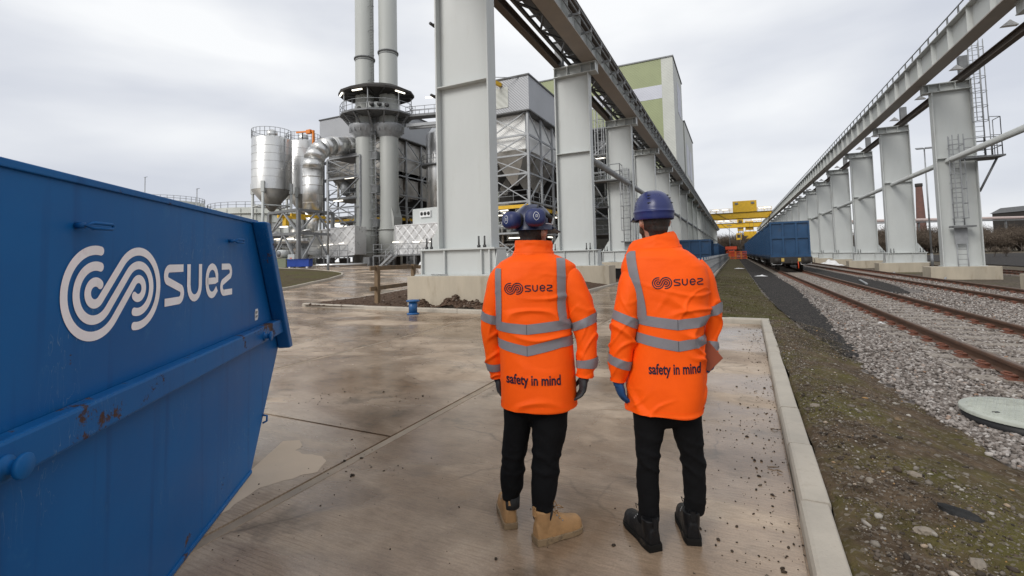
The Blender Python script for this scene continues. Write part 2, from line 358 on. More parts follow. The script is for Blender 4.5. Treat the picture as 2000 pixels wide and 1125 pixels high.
# pale trowelled margins along the bay joints (real cast strip, proud by 2 mm)
for xj in (-2.80, -6.17):
    for s_ in (1,):
        o = MB().bb(xj + .012, xj + .085, -8, 11.3, -.003, .0025).build('joint_margin', 'slabm' if 'slabm' in MT else 'slab'); o.parent = yard
# --- kerbs
def kerb(name, pts, wd=.125, ht=.125, up=.0, L=.915, side=1):
    k = struct(MB().tube([(p[0], p[1], gz(*p[:2]) - .10) for p in pts], .05, 4).build(name, 'kerb'))
    pts = [Vector((p[0], p[1], 0)) for p in pts]; n = 0
    for a, c in zip(pts[:-1], pts[1:]):
        d = c - a; m = max(1, round(d.length / L)); nn = Vector((-d.y, d.x, 0)).normalized() * side
        for i in range(m):
            p = a + d * (i / m); q = a + d * ((i + 1) / m); g = d.normalized() * .004; p = p + g; q = q - g
            jz = random.uniform(-.006, .006); jx = nn * random.uniform(-.006, .006)
            z0, z1 = gz(p.x, p.y) + up, gz(q.x, q.y) + up
            prof = [(0, -.15), (0, ht - .03), (.012, ht - .006), (.03, ht), (wd - .008, ht), (wd, ht - .008), (wd, -.15)]
            vs = [p + jx + nn * u + Vector((0, 0, z0 + v + jz)) for u, v in prof] + [q + jx + nn * u + Vector((0, 0, z1 + v + jz)) for u, v in prof]
            K = len(prof); bb_ = MB().add(vs, [tuple(range(K)), tuple(range(K, 2 * K))[::-1]] + [(r, K + r, K + (r + 1) % K, (r + 1) % K) for r in range(K)])
            fixn(bb_.build('kerb_stone', 'kerb', k))
    return k
kerb('kerb', [(kx(-4), -4), (kx(11.3), 11.3)], side=-1, wd=.15, ht=.12)
kerb('kerb', [(kx(11.3) + .15, 11.32), (-1.3, 11.42)], side=-1, wd=.15, ht=.12)
kerb('kerb', [(-13.9, 11.75), (-9.0, 11.55), (-5.62, 11.5)], ht=.10)
kerb('kerb', [(-5.60, 11.52), (-5.62, 40)], ht=.10)
kerb('kerb', [(-14.3, 18.2), (-13.9, 11.78)], ht=.05)
ISL = [(-18.6, 10.5), (-19.3, 13.3), (-20.3, 16.4), (-22.0, 20.6), (-23.6, 23.2), (-25.2, 24.8), (-27.3, 26.0), (-32, 27.6), (-40, 29.5), (-50, 31.5)]
kerb('kerb', ISL, ht=.12)
# --- soil bed round the column plinths
def bedz(x, y, f):
    e = min(1, (x + 13.9) / .6, (-5.7 - x) / .5, (y - 11.6) / .4); e = max(0, e)
    z = gz(x, y) + .05 + e * (.05 + .06 * noise.noise((x * 1.3, y * 1.3, 0)) + .05 * abs(noise.noise((x * 5, y * 5, 2))))
    for hx, hy, hr, hh in ((-8.9, 11.93, .42, .26), (-7.7, 11.92, .5, .34), (-6.9, 11.95, .5, .22)):
        z += hh * math.exp(-((x - hx) ** 2 + (y - hy) ** 2) / hr ** 2 * 1.6) * (.75 + .5 * noise.noise((x * 6, y * 6, 4)))
    return z
strip('soil_bed', [(11.63, -13.75, -5.73), (18, -14.1, -5.75), (40, -14.1, -5.75), (60, -13, -5.75)], bedz, 'soil', nx=130, ny=.12)
# --- grass island
b = MB(); P = []
for k in range(len(ISL)):
    a = Vector((*ISL[k], 0)); c = Vector((-40 - k * 1.2, 8 + k * 2.0, 0)); nn = (c - a).normalized(); P.append([])
    for f in np.linspace(0, 1, 24):
        p = a + nn * .13 + (c - a - nn * .13) * float(f); P[-1].append((p.x, p.y, gz(p.x, p.y) + .085 + .10 * min(1, f * 4) + .05 * noise.noise((p.x * .8, p.y * .8, 1))))
b.grid(P); struct(fixn(b.build('grass_island', 'grass')))
# --- verge, path, ballast
def vz(x, y, f):
    z = .115 - .17 * sstep(.05, 1, f) + .035 * noise.noise((x * 2.2, y * 2.2, 5)) + .02 * noise.noise((x * 7, y * 7, 5))
    return z + (.05 * math.sin(min(1, f) * math.pi)) - .03 * (f <= .01)
strip('verge', [(-3, .29, 2.5), (3.5, .43, 2.05), (4.7, .46, 1.86), (6, .49, 1.70), (7.6, .52, 1.58), (8.4, .54, 1.52), (10, .58, 1.36), (11.2, .60, 1.26)], vz, 'verge', nx=40, ny=.06, jig=.06)
strip('verge', [(11.46, -1.15, 1.24), (15, -1.15, 1.12), (33, -1.1, 1.04), (60, -1.1, 1.04), (180, -1.1, 1.04)], vz, 'grass', nx=26, ny=.35, jig=.05)
def bz(x, y, f): return gz(x, y) - .035 + .012 * noise.noise((x * 3, y * 3, 9))
strip('ballast', [(-3, 2.3, 10), (4.7, 1.7, 11), (8, 1.25, 11.2), (20, .9, 11.2), (60, .9, 11.2), (300, .9, 11.2)], bz, 'ballast', nx=30, ny=.8)
strip('cinder_path', [(8.35, 1.48, 1.60), (9, 1.36, 1.66), (10.5, 1.24, 1.72), (15, 1.02, 1.98), (23.6, .95, 2.3), (40, .92, 2.42), (180, .92, 2.42)], lambda x, y, f: gz(x, y) - .012 + .01 * noise.noise((x * 4, y * 4, 2)), 'path', nx=10, ny=.3, jig=.07)
strip('cinder_path', [(20.5, 4.95, 5.45), (23, 4.95, 5.85), (27, 4.95, 6.25), (60, 4.95, 6.25), (180, 4.95, 6.25)], lambda x, y, f: gz(x, y) + .004, 'path', nx=8, ny=.5, jig=.12)
struct(strip('service_road', [(30, 20.5, 40), (60, 24, 60), (120, 26, 110)], lambda x, y, f: gz(x, y) - .02, 'path', nx=10, ny=5))

# dry pale patch left by the skip's shelter, with its own ragged outline
DP = [(-3.30, 2.28), (-3.62, 2.86), (-3.50, 2.93), (-3.38, 2.86), (-3.33, 2.74), (-3.20, 2.74), (-3.06, 2.76), (-2.93, 2.70), (-2.86, 2.55), (-2.95, 2.38), (-3.03, 2.22), (-3.0, 2.08), (-2.93, 1.86), (-2.875, 1.62), (-2.72, 1.50), (-2.62, 1.42)]
pts = []
for k in range(len(DP)):
    a, c = DP[k], DP[(k + 1) % len(DP)]
    for j in range(8):
        f = j / 8; x, y = a[0] + (c[0] - a[0]) * f, a[1] + (c[1] - a[1]) * f; q = .012 if 2 < k < len(DP) - 2 else 0
        pts.append((x + q * noise.noise((x * 14, y * 14, 1)) * 2, y + q * noise.noise((x * 14, y * 14, 6)) * 2, .0014))
bm = bmesh.new(); bm.faces.new([bm.verts.new(p) for p in pts]); bmesh.ops.triangulate(bm, faces=bm.faces); me = bpy.data.meshes.new('dry_patch'); bm.to_mesh(me); bm.free(); me.materials.append(MT['dry']); o = bpy.data.objects.new('dry_patch', me); col.objects.link(o); o.parent = yard; fixn(o)
# ================================================================ loose stones / clods (numpy meshes)
_t = (1 + 5 ** .5) / 2
ICO_V = np.array([(-1, _t, 0), (1, _t, 0), (-1, -_t, 0), (1, -_t, 0), (0, -1, _t), (0, 1, _t), (0, -1, -_t), (0, 1, -_t), (_t, 0, -1), (_t, 0, 1), (-_t, 0, -1), (-_t, 0, 1)]) / 1.902
ICO_F = np.array([(0, 11, 5), (0, 5, 1), (0, 1, 7), (0, 7, 10), (0, 10, 11), (1, 5, 9), (5, 11, 4), (11, 10, 2), (10, 7, 6), (7, 1, 8), (3, 9, 4), (3, 4, 2), (3, 2, 6), (3, 6, 8), (3, 8, 9), (4, 9, 5), (2, 4, 11), (6, 2, 10), (8, 6, 7), (9, 8, 1)])
OCT_V = np.array([(1, 0, 0), (-1, 0, 0), (0, 1, 0), (0, -1, 0), (0, 0, 1), (0, 0, -1.)]); OCT_F = np.array([(0, 2, 4), (2, 1, 4), (1, 3, 4), (3, 0, 4), (2, 0, 5), (1, 2, 5), (3, 1, 5), (0, 3, 5)])
def stones(name, P, size, mat, ico=True, flat=.65, parent=None, smooth=False):
    n = len(P); V, F = (ICO_V, ICO_F) if ico else (OCT_V, OCT_F)
    k = len(V); v = np.repeat(V[None], n, 0) * rng.uniform(.72, 1.25, (n, k, 1))
    sc = np.stack([rng.uniform(.75, 1.35, n), rng.uniform(.6, 1.0, n), flat * rng.uniform(.7, 1.2, n)], 1)
    v *= (sc * np.asarray(size)[:, None])[:, None, :]
    a = rng.uniform(0, 6.283, n); tl = rng.normal(0, .35, n)
    ct, st = np.cos(tl), np.sin(tl); y = v[..., 1] * ct[:, None] - v[..., 2] * st[:, None]; z = v[..., 1] * st[:, None] + v[..., 2] * ct[:, None]; v[..., 1] = y; v[..., 2] = z
    ca, sa = np.cos(a), np.sin(a); x = v[..., 0] * ca[:, None] - v[..., 1] * sa[:, None]; y = v[..., 0] * sa[:, None] + v[..., 1] * ca[:, None]; v[..., 0] = x; v[..., 1] = y
    v += np.asarray(P)[:, None, :]
    f = (F[None] + (np.arange(n) * k)[:, None, None]).reshape(-1, 3)
    me = bpy.data.meshes.new(name); me.vertices.add(n * k); me.vertices.foreach_set('co', v.reshape(-1).astype(np.float32))
    me.loops.add(len(f) * 3); me.loops.foreach_set('vertex_index', f.reshape(-1).astype(np.int32))
    me.polygons.add(len(f)); me.polygons.foreach_set('loop_start', np.arange(0, len(f) * 3, 3, dtype=np.int32)); me.polygons.foreach_set('loop_total', np.full(len(f), 3, dtype=np.int32))
    at = me.attributes.new('rnd', 'FLOAT', 'FACE'); at.data.foreach_set('value', np.repeat(rng.uniform(0, 1, n), len(F)).astype(np.float32))
    me.update(); me.validate(); me.materials.append(MT[mat])
    o = bpy.data.objects.new(name, me); col.objects.link(o)
    if parent is not None: o.parent = parent
    return o
MT['bstone'] = rndcol('ballast stones', [(0, (.11, .092, .08)), (.3, (.205, .177, .158)), (.6, (.295, .262, .238)), (.85, (.385, .35, .325)), (.96, (.52, .49, .46)), (1, (.30, .17, .10))], .85)
MT['pebble'] = rndcol('verge pebbles', [(0, (.035, .028, .022)), (.4, (.10, .075, .055)), (.65, (.165, .14, .115)), (.88, (.26, .235, .20)), (.96, (.42, .39, .35)), (1, (.34, .19, .06))], .7)
MT['clod'] = rndcol('dirt crumbs', [(0, (.03, .024, .018)), (.7, (.07, .052, .038)), (1, (.16, .13, .10))], .9)
MT['dugclod'] = rndcol('dug clods', [(0, (.045, .026, .017)), (.7, (.11, .072, .05)), (.95, (.17, .13, .10)), (1, (.36, .32, .28))], .9)
MT['stick'] = rndcol('litter', [(0, (.10, .07, .04)), (.6, (.22, .15, .08)), (1, (.45, .40, .33))], .9)
def edgeL(y): return np.interp(y, [3.5, 4.7, 6, 7.6, 8.4, 9, 10.5, 15, 23.6], [2.0, 1.80, 1.66, 1.55, 1.62, 1.68, 1.74, 2.0, 2.33])
# ballast stones, near and middle distance
def ball(n, y0, y1, s0, s1, ico, pad=1.2):
    y = rng.uniform(y0, y1, n); xm = .43 * y + pad; u = rng.uniform(0, 1, n); xl = edgeL(y) - np.abs(rng.normal(0, .05, n)); x = xl + (np.minimum(xm, 9.6) - xl) * u
    s = rng.uniform(s0, s1, n); z = np.array([gz(a, c) for a, c in zip(x, y)]) - .035 + rng.uniform(-.004, .026, n)
    m = ~(np.isin(np.zeros(n), [1])) & ~((x > 4.95) & (x < 6.2) & (y > 21))
    for xc in (3.74, 7.72):                      # sink what lies where a sleeper shows
        on = (np.abs(x - xc) < 1.25) & (np.abs(((y - 4.0) % .65) - .325) > .20); z = np.where(on, z - .004, z)
    return np.stack([x, y, z], 1)[m], s[m]
P, s = ball(21000, 3.6, 9, .013, .029, True); tag(stones('ballast_stones', P, s, 'bstone'), kind='stuff')
P, s = ball(28000, 9, 17, .016, .031, True); tag(stones('ballast_stones', P, s, 'bstone'), kind='stuff')
P, s = ball(26000, 17, 34, .026, .045, False, 1.5); tag(stones('ballast_stones', P, s, 'bstone', False), kind='stuff')
# verge pebbles
def verge_pts(n, y0, y1, bias=0):
    y = y0 + (y1 - y0) * rng.uniform(0, 1, n) ** 1.4; xl = .44 + .012 * (y - 3); xr = edgeL(y) + .02
    f = rng.uniform(0.03, 1, n); x = xl + (xr - xl) * f
    z = np.array([vz(a, c, d) for a, c, d in zip(x, y, f)])
    return x, y, z, f
x, y, z, f = verge_pts(30000, 2.2, 11.2); s = np.clip(rng.lognormal(-5.55, .52, len(x)), .002, .026); tag(stones('verge_pebbles', np.stack([x, y, z + s * .25], 1), s, 'pebble'), kind='stuff')
x, y, z, f = verge_pts(170, 2.3, 6.0); s = rng.uniform(.010, .026, len(x)); tag(stones('verge_stones', np.stack([x, y, z + s * .3], 1), s, 'pebble', smooth=True), kind='stuff')
n = 900; y = rng.uniform(12, 34, n); x = rng.uniform(-1, 1.0, n); s = rng.uniform(.008, .028, n); tag(stones('verge_pebbles', np.stack([x, y, [vz(a, c, (a + 1.1) / 2.2) + .004 for a, c in zip(x, y)]], 1), s, 'pebble', False), kind='stuff')
# individual larger stones on the verge
big = [(1.02, 3.32, .07, .05, 'slate'), (.80, 3.05, .034, .7, 'pale'), (.70, 3.62, .032, .7, 'pale'), (.97, 3.82, .034, .6, 'pale'), (.60, 5.05, .036, .7, 'pale'), (.93, 2.85, .036, .6, 'pale')]
MT['slate'] = pm('slate', (.028, .028, .028), .9, var=.4, vscale=22, spec=.1, bump=.6, bscale=60); MT['palestone'] = pm('pale stone', (.23, .195, .155), .8, var=.25, vscale=14, bump=.5, bscale=70)
for i, (x_, y_, s_, fl, k) in enumerate(big):
    xl = .44 + .012 * (y_ - 3); fz = vz(x_, y_, (x_ - xl) / (float(edgeL(y_)) - xl))
    v = [Vector(a) for a in ICO_V]; bm = bmesh.new(); bmesh.ops.create_icosphere(bm, subdivisions=2, radius=1)
    for q in bm.verts:
        q.co *= 1 + (.75 if k == 'slate' else .35) * noise.noise(q.co * (2.2 if k == 'slate' else 1.5) + Vector((i * 7.3, 0, 0))); q.co.x *= s_ * 1.3; q.co.y *= s_ * .8; q.co.z *= s_ * .6 if k == 'pale' else s_ * .3
    me = bpy.data.meshes.new('stone'); bm.to_mesh(me); bm.free(); me.materials.append(MT['slate' if k == 'slate' else 'palestone'])
    o = bpy.data.objects.new('stone', me); col.objects.link(o); o.location = (x_, y_, fz + s_ * .05); o.rotation_euler = (0, .1, -.6 + i)
    tag(o, 'flat dark slate slab lying on the stony verge' if k == 'slate' else 'pale rounded stone lying loose on the stony verge', 'stone', None if k == 'slate' else 'pale stones on the verge')
# moss and short grass blades on the verge
def blades(name, n, y0, y1, h, thr, mat):
    vs = []; fs = []; k = 0
    while k < n:
        y_ = y0 + (y1 - y0) * random.random() ** 1.3
        xl = .44 + .012 * (y_ - 3) if y_ < 11.2 else -1.1; xr = float(edgeL(y_)) if y_ < 11.2 else 1.05; f_ = random.random(); x_ = xl + (xr - xl) * f_
        nv = noise.noise((x_ * 1.1 + 5, y_ * 1.1, .3)) + .45 * (f_ - .45)
        k += 1
        if nv < thr: continue
        z_ = vz(x_, y_, f_) - .004; a = random.uniform(0, 6.28); hh = h * random.uniform(.5, 1.3); wd = hh * .16; lx, ly = random.gauss(0, hh * .45), random.gauss(0, hh * .45)
        i = len(vs); vs += [(x_ - math.cos(a) * wd, y_ - math.sin(a) * wd, z_), (x_ + math.cos(a) * wd, y_ + math.sin(a) * wd, z_), (x_ + lx, y_ + ly, z_ + hh)]; fs.append((i, i + 1, i + 2))
    me = bpy.data.meshes.new(name); me.from_pydata(vs, [], fs); me.materials.append(MT[mat]); at = me.attributes.new('rnd', 'FLOAT', 'FACE'); at.data.foreach_set('value', rng.uniform(0, 1, len(fs)).astype(np.float32))
    o = bpy.data.objects.new(name, me); col.objects.link(o); return tag(o, kind='stuff')
MT['blade'] = rndcol('moss blades', [(0, (.032, .034, .008)), (.6, (.07, .072, .014)), (.9, (.12, .105, .03)), (1, (.2, .16, .075))], .8, 0)
blades('moss', 44000, 2.4, 11.2, .012, .0, 'blade'); blades('grass_blades', 14000, 11.6, 30, .035, -.25, 'blade')
# clods on the soil bed
n = 2600; x = rng.uniform(-13.6, -5.8, n); y = 11.7 + rng.uniform(0, 1, n) ** 2 * 12; s = np.clip(rng.lognormal(-3.9, .5, n), .008, .07)
tag(stones('soil_clods', np.stack([x, y, [bedz(a, c, 0) for a, c in zip(x, y)]], 1), s, 'dugclod'), kind='stuff')
n = 420; x = rng.normal(-7.7, .9, n); x = np.clip(x, -9.5, -5.8); y = np.clip(rng.normal(11.9, .12, n), 11.68, 12.15); s = rng.uniform(.02, .06, n)
tag(stones('soil_clods', np.stack([x, y, [bedz(a, c, 0) for a, c in zip(x, y)]], 1), s, 'dugclod'), kind='stuff')
# crumbs and pebbles scattered on the wet yard
n = 900; x = rng.uniform(-6.5, .1, n); y = 1.3 + 9.7 * rng.uniform(0, 1, n) ** 1.6; s = np.clip(rng.lognormal(-5.7, .55, n), .0012, .014)
m = x < kx(y) - .02; tag(stones('yard_crumbs', np.stack([x, y, np.zeros(n) + s * .3], 1)[m], s[m], 'clod'), kind='stuff')
n = 800; y = 1.6 + 9.5 * rng.uniform(0, 1, n) ** 1.4; x = kx(y) - np.abs(rng.normal(0, .22, n)) - .01; s = np.clip(rng.lognormal(-5.5, .55, n), .0015, .014)
tag(stones('yard_crumbs', np.stack([x, y, s * .3], 1), s, 'clod'), kind='stuff')
for cx_, cy_ in ((-3.4, 4.3), (-2.55, 2.75), (-.2, 4.6), (-4.3, 4.0)):
    n = 40; x = rng.normal(cx_, .16, n); y = rng.normal(cy_, .14, n); s = np.clip(rng.lognormal(-5.5, .6, n), .002, .016)
    tag(stones('yard_crumbs', np.stack([x, y, s * .3], 1), s, 'clod'), kind='stuff')
# bark chips and twigs by the kerb
for q in range(14):
    y_ = random.uniform(2.6, 8); x_ = kx(y_) - random.uniform(.02, .22) if q < 8 else random.uniform(.6, 1.5)
    z_ = .006 if q < 8 else .1 - .1 * (x_ - .5)
    a = random.uniform(0, 6.28); L_ = random.uniform(.03, .09)
    b = MB().tube([(0, 0, 0), (math.cos(a) * L_ * .5, math.sin(a) * L_ * .5, .006), (math.cos(a + .3) * L_, math.sin(a + .3) * L_, .002)], [.004, .005, .002], 5)
    o = b.build('twig', 'wood'); o.location = (x_, y_, z_); tag(o, 'small brown twig lying beside the concrete kerb' if q < 8 else 'small brown twig lying on the stony verge', 'twig', 'twigs beside the kerb' if q < 8 else 'twigs on the verge')
# ================================================================ logo strokes
def arc(c, r, a0, a1, n=40): return [(c[0] + r * math.cos(R(a0 + (a1 - a0) * k / n)), c[1] + r * math.sin(R(a0 + (a1 - a0) * k / n))) for k in range(n + 1)]
def densify(p, step):
    out = [p[0]]
    for a, b_ in zip(p[:-1], p[1:]):
        L = math.hypot(b_[0] - a[0], b_[1] - a[1]); k = max(1, int(L / step))
        out += [(a[0] + (b_[0] - a[0]) * i / k, a[1] + (b_[1] - a[1]) * i / k) for i in range(1, k + 1)]
    return out
def stroke(mb, pts, wd, fmap, cap=(True, True), step=.08, cross=2):
    pts = densify(pts, step); n = len(pts); tr = []
    for i in range(n):
        a = pts[max(0, i - 1)]; b_ = pts[min(n - 1, i + 1)]; dx, dy = b_[0] - a[0], b_[1] - a[1]; L = math.hypot(dx, dy) or 1
        tr.append((-dy / L, dx / L, dx / L, dy / L))
    rows = []
    if cap[0]:
        for k in range(1, 6):
            t = math.sin(k / 6 * math.pi / 2); q = math.cos(k / 6 * math.pi / 2); rows.append((pts[0][0] - tr[0][2] * wd / 2 * q, pts[0][1] - tr[0][3] * wd / 2 * q, tr[0], wd / 2 * t))
    rows += [(p[0], p[1], t, wd / 2) for p, t in zip(pts, tr)]
    if cap[1]:
        for k in range(5, 0, -1):
            t = math.sin(k / 6 * math.pi / 2); q = math.cos(k / 6 * math.pi / 2); rows.append((pts[-1][0] + tr[-1][2] * wd / 2 * q, pts[-1][1] + tr[-1][3] * wd / 2 * q, tr[-1], wd / 2 * t))
    mb.grid([[fmap(x + t[0] * hw * (2 * j / cross - 1), y + t[1] * hw * (2 * j / cross - 1)) for j in range(cross + 1)] for x, y, t, hw in rows], smooth=False)
def swirl_paths(dd=.78):
    rs = (.90, .565, .23); out = []
    for i in range(3):
        Rl, Rr = rs[i], rs[2 - i]; al = math.degrees(math.acos((Rl + Rr) / (2 * dd))); cl, cr_ = (-dd, 0), (dd, 0)
        a0 = math.degrees(math.acos(min(.9, .16 / Rl)))
        p = arc(cl, Rl, a0, 360 - al); p += arc(cr_, Rr, 180 - al, -180 + math.degrees(math.acos(min(.9, .16 / Rr))) * 1.0, 40)
        out.append(p)
    return out, .195
def suez_paths():
    """letters on a unit height, baseline 0; returns list of (path, caps)"""
    o = []; wd = .19; x = 0
    def rc(c, r, a, b_): return arc(c, r, a, b_, 10)
    # s
    o.append([(.92, .905), (.24, .905)] + rc((.24, .735), .17, 90, 225)[1:] + rc((.70, .265), .17, 45, -90) + [(.02, .095)])
    x = 1.12
    o.append([(x + .10, 1.0), (x + .10, .42)] + rc((x + .44, .42), .33, 180, 360) + [(x + .77, 1.0)])
    x = 2.20
    o.append([(x + .12, .50), (x + .80, .50)] + rc((x + .46, .58), .34, -4, 180)[1:] + [(x + .12, .42)] + rc((x + .46, .42), .33, 180, 300) + [(x + .80, .26)])
    x = 3.28
    o.append([(x + .06, .905), (x + .62, .905)] + rc((x + .62, .735), .17, 90, -48)[1:] + rc((x + .24, .28), .185, 132, 270) + [(x + .90, .095)])
    return o, wd, 4.2
def logo(mapf, size, name, mat, parent, cross=2):
    """size = outer swirl radius; mapf(u, v) -> 3D, origin at the swirl centre. Returns swirl and lettering objects"""
    ps, wd = swirl_paths(); b = MB()
    for p in ps: stroke(b, p, wd, lambda u, v: mapf(u * size, v * size), step=.09, cross=cross)
    o1 = b.build(name, mat, parent)
    ls, wd, W = suez_paths(); hl = size * 1.13; b = MB(); x0 = size * 1.98; y0 = -hl * .5
    for p in ls: stroke(b, p, wd, lambda u, v: mapf(x0 + u * hl, y0 + v * hl), cap=(False, False), step=.10, cross=cross)
    o2 = b.build('lettering', mat, parent)
    return o1, o2
def text_mesh(body, size, cutstep=None, space=1.0, offset=0.0):
    cu = bpy.data.curves.new('txt', 'FONT'); cu.body = body; cu.size = size; cu.offset = offset; cu.space_character = space; cu.resolution_u = 3
    to = bpy.data.objects.new('txt', cu); col.objects.link(to)
    dg = bpy.context.evaluated_depsgraph_get(); me = bpy.data.meshes.new_from_object(to.evaluated_get(dg)); bpy.data.objects.remove(to); bpy.data.curves.remove(cu)
    bm = bmesh.new(); bm.from_mesh(me); bpy.data.meshes.remove(me)
    bmesh.ops.triangulate(bm, faces=bm.faces)
    if cutstep:
        xs = [q.co.x for q in bm.verts]; x = min(xs) + cutstep
        while x < max(xs):
            bmesh.ops.bisect_plane(bm, geom=list(bm.verts) + list(bm.edges) + list(bm.faces), plane_co=(x, 0, 0), plane_no=(1, 0, 0)); x += cutstep
    V = [tuple(q.co) for q in bm.verts]; bm.verts.index_update(); Fc = [tuple(q.index for q in f.verts) for f in bm.faces]; bm.free(); return V, Fc
# ================================================================ SKIP
def skip_mat(name, rustamt):
    m, t, b = newmat(name); v = coords(t, 'Object'); vs_ = coords(t, 'Object', (6, 6, .35))
    n = N(t, 'ShaderNodeTexNoise', Scale=1.1, Detail=5); t.links.new(v, n.inputs['Vector'])
    c = ramp(t, n.outputs['Fac'], [(.3, (.005, .085, .265)), (.7, (.006, .120, .345))])
    ns = N(t, 'ShaderNodeTexNoise', Scale=2.2, Detail=4); t.links.new(vs_, ns.inputs['Vector'])
    c = mixc(t, ramp(t, ns.outputs['Fac'], [(.56, (0, 0, 0)), (.72, (.42,) * 3)]), c, (.006, .055, .18))
    ng = N(t, 'ShaderNodeTexNoise', Scale=7, Detail=8, Roughness=.7); t.links.new(v, ng.inputs['Vector'])
    c = mixc(t, ramp(t, ng.outputs['Fac'], [(.60, (0, 0, 0)), (.70, (.5,) * 3)]), c, (.025, .14, .33))
    nr = N(t, 'ShaderNodeTexNoise', Scale=3.4, Detail=10, Roughness=.75); t.links.new(v, nr.inputs['Vector'])
    fr = ramp(t, nr.outputs['Fac'], [(.655 - rustamt, (0, 0, 0)), (.68 - rustamt, (.95,) * 3)])
    c = mixc(t, fr, c, ramp(t, ng.outputs['Fac'], [(.35, (.03, .018, .012)), (.65, (.10, .048, .018))]))
    # thin scratches
    nw = N(t, 'ShaderNodeTexNoise', Scale=1.2, Detail=2, Distortion=3.0); t.links.new(coords(t, 'Object', (9, 9, 2)), nw.inputs['Vector'])
    fs_ = ramp(t, nw.outputs['Fac'], [(.494, (0, 0, 0)), (.5, (.75,) * 3), (.506, (0, 0, 0))])
    nm = N(t, 'ShaderNodeTexNoise', Scale=1.6, Detail=2); t.links.new(v, nm.inputs['Vector'])
    fs_ = mixc(t, 1, fs_, ramp(t, nm.outputs['Fac'], [(.54, (0, 0, 0)), (.62, (1, 1, 1))]), 'MULTIPLY')
    c = mixc(t, fs_, c, (.16, .26, .36))
    t.links.new(c, b.inputs['Base Color'])
    rr = mixc(t, fr, ramp(t, n.outputs['Fac'], [(.3, (.34,) * 3), (.7, (.48,) * 3)]), (.85, .85, .85)); t.links.new(rr, b.inputs['Roughness'])
    nbp = N(t, 'ShaderNodeTexNoise', Scale=2.0, Detail=3); t.links.new(v, nbp.inputs['Vector'])
    bp = N(t, 'ShaderNodeBump', Strength=.25, Distance=.02); t.links.new(nbp.outputs['Fac'], bp.inputs['Height']); t.links.new(bp.outputs[0], b.inputs['Normal'])
    b.inputs['Specular IOR Level'].default_value = .2
    return m
MT['skip'] = skip_mat('skip blue paint', .012); MT['skiprust'] = skip_mat('worn skip paint', .075)
MT['decal'] = pm('white decal', (.90, .87, .87), .45, var=.06, vscale=6, stain=(.30, .24, .2), stain_amt=.25, stain_scale=9)
sdv = Vector((-.605, .796, 0)).normalized(); snv = Vector((.796, .605, 0)).normalized(); SC = 2.4; SOFF = -1.214
skip = empty('waste_skip', tuple(snv * SOFF + sdv * SC), 'big scuffed blue steel skip with sloping ends and white swirl logo on its side', 'skip', rz=math.atan2(sdv.y, sdv.x))
SW = 1.8; hx = [(-1.45, 0.004), (1.45, 0.004), (2.20, .86), (1.56, 1.872), (-1.56, 1.872), (-2.20, .86)]
b = MB(); v0 = [(x, 0, z) for x, z in hx]; v1 = [(x, SW, z) for x, z in hx]
b.add(v0 + v1, [(0, 1, 2, 3, 4, 5), (11, 10, 9, 8, 7, 6), (0, 6, 7, 1), (1, 7, 8, 2), (2, 8, 9, 3), (5, 4, 10, 11), (0, 5, 11, 6)])
body = fixn(b.build('body', 'skip', skip)); md = body.modifiers.new('s', 'SOLIDIFY'); md.thickness = .012; md.offset = -1
# rim bar round the top, its near edge worn to bare rust
for (a, c) in (((-1.56, -.004), (1.56, -.004)), ((-1.56, SW + .004), (1.56, SW + .004))):
    bevel(MB().beam((a[0], a[1], 1.872), (c[0], c[1], 1.872), .018, .028).build('rim', 'skiprust' if a[1] < 0 else 'skip', skip), .004)
for x in (-1.56, 1.56): MB().beam((x, .02, 1.868), (x, SW - .02, 1.868), .03, .05).build('rim', 'skip', skip)
# corner box sections along the sloping upper edges
for sx in (-1, 1):
    for y0, y1 in ((-.105, -.002), (SW + .002, SW + .1)):
        p, q = Vector((sx * 1.545, 0, 1.868)), Vector((sx * 2.235, 0, .79)); d = (q - p).normalized(); nn = Vector((d.z, 0, -d.x)) * .5
        a = Vector((-sx * .115, 0, 0))
        poly = [p + a, p, q, q + a * .9]
        o = fixn(MB().prism([(w_.x, 0, w_.z) for w_ in poly], (0, y0, 0), (0, y1, 0)).build('corner_post', 'skip', skip)); bevel(o, .012)
# side beams with lifting lugs
for y0, y1 in ((-.075, -.003), (SW + .003, SW + .075)):
    bevel(MB().bb(-2.10, 2.10, y0, y1, .945, 1.068).build('side_beam', 'skiprust' if y0 < 0 else 'skip', skip), .012)
YR = Matrix.Rotation(R(90), 3, 'X')
for x in (-.80, 1.50):
    o = MB().lathe((x, -.072, .995), [(.034, 0), (.034, .012), (.02, .014), (.02, .042), (.034, .044), (.036, .047), (.036, .055), (.033, .058)], 20, ax=YR).build('lifting_lug', 'skiprust', skip); fixn(o)
# bottom skid edge
bevel(MB().bb(-1.45, 1.45, -.012, .03, .004, .03).build('skid', 'skiprust', skip), .006)
for x in (-.5, .9): MB().bb(x - .05, x + .05, .1, SW - .1, .002, .05).build('floor_bearer', 'skip', skip)
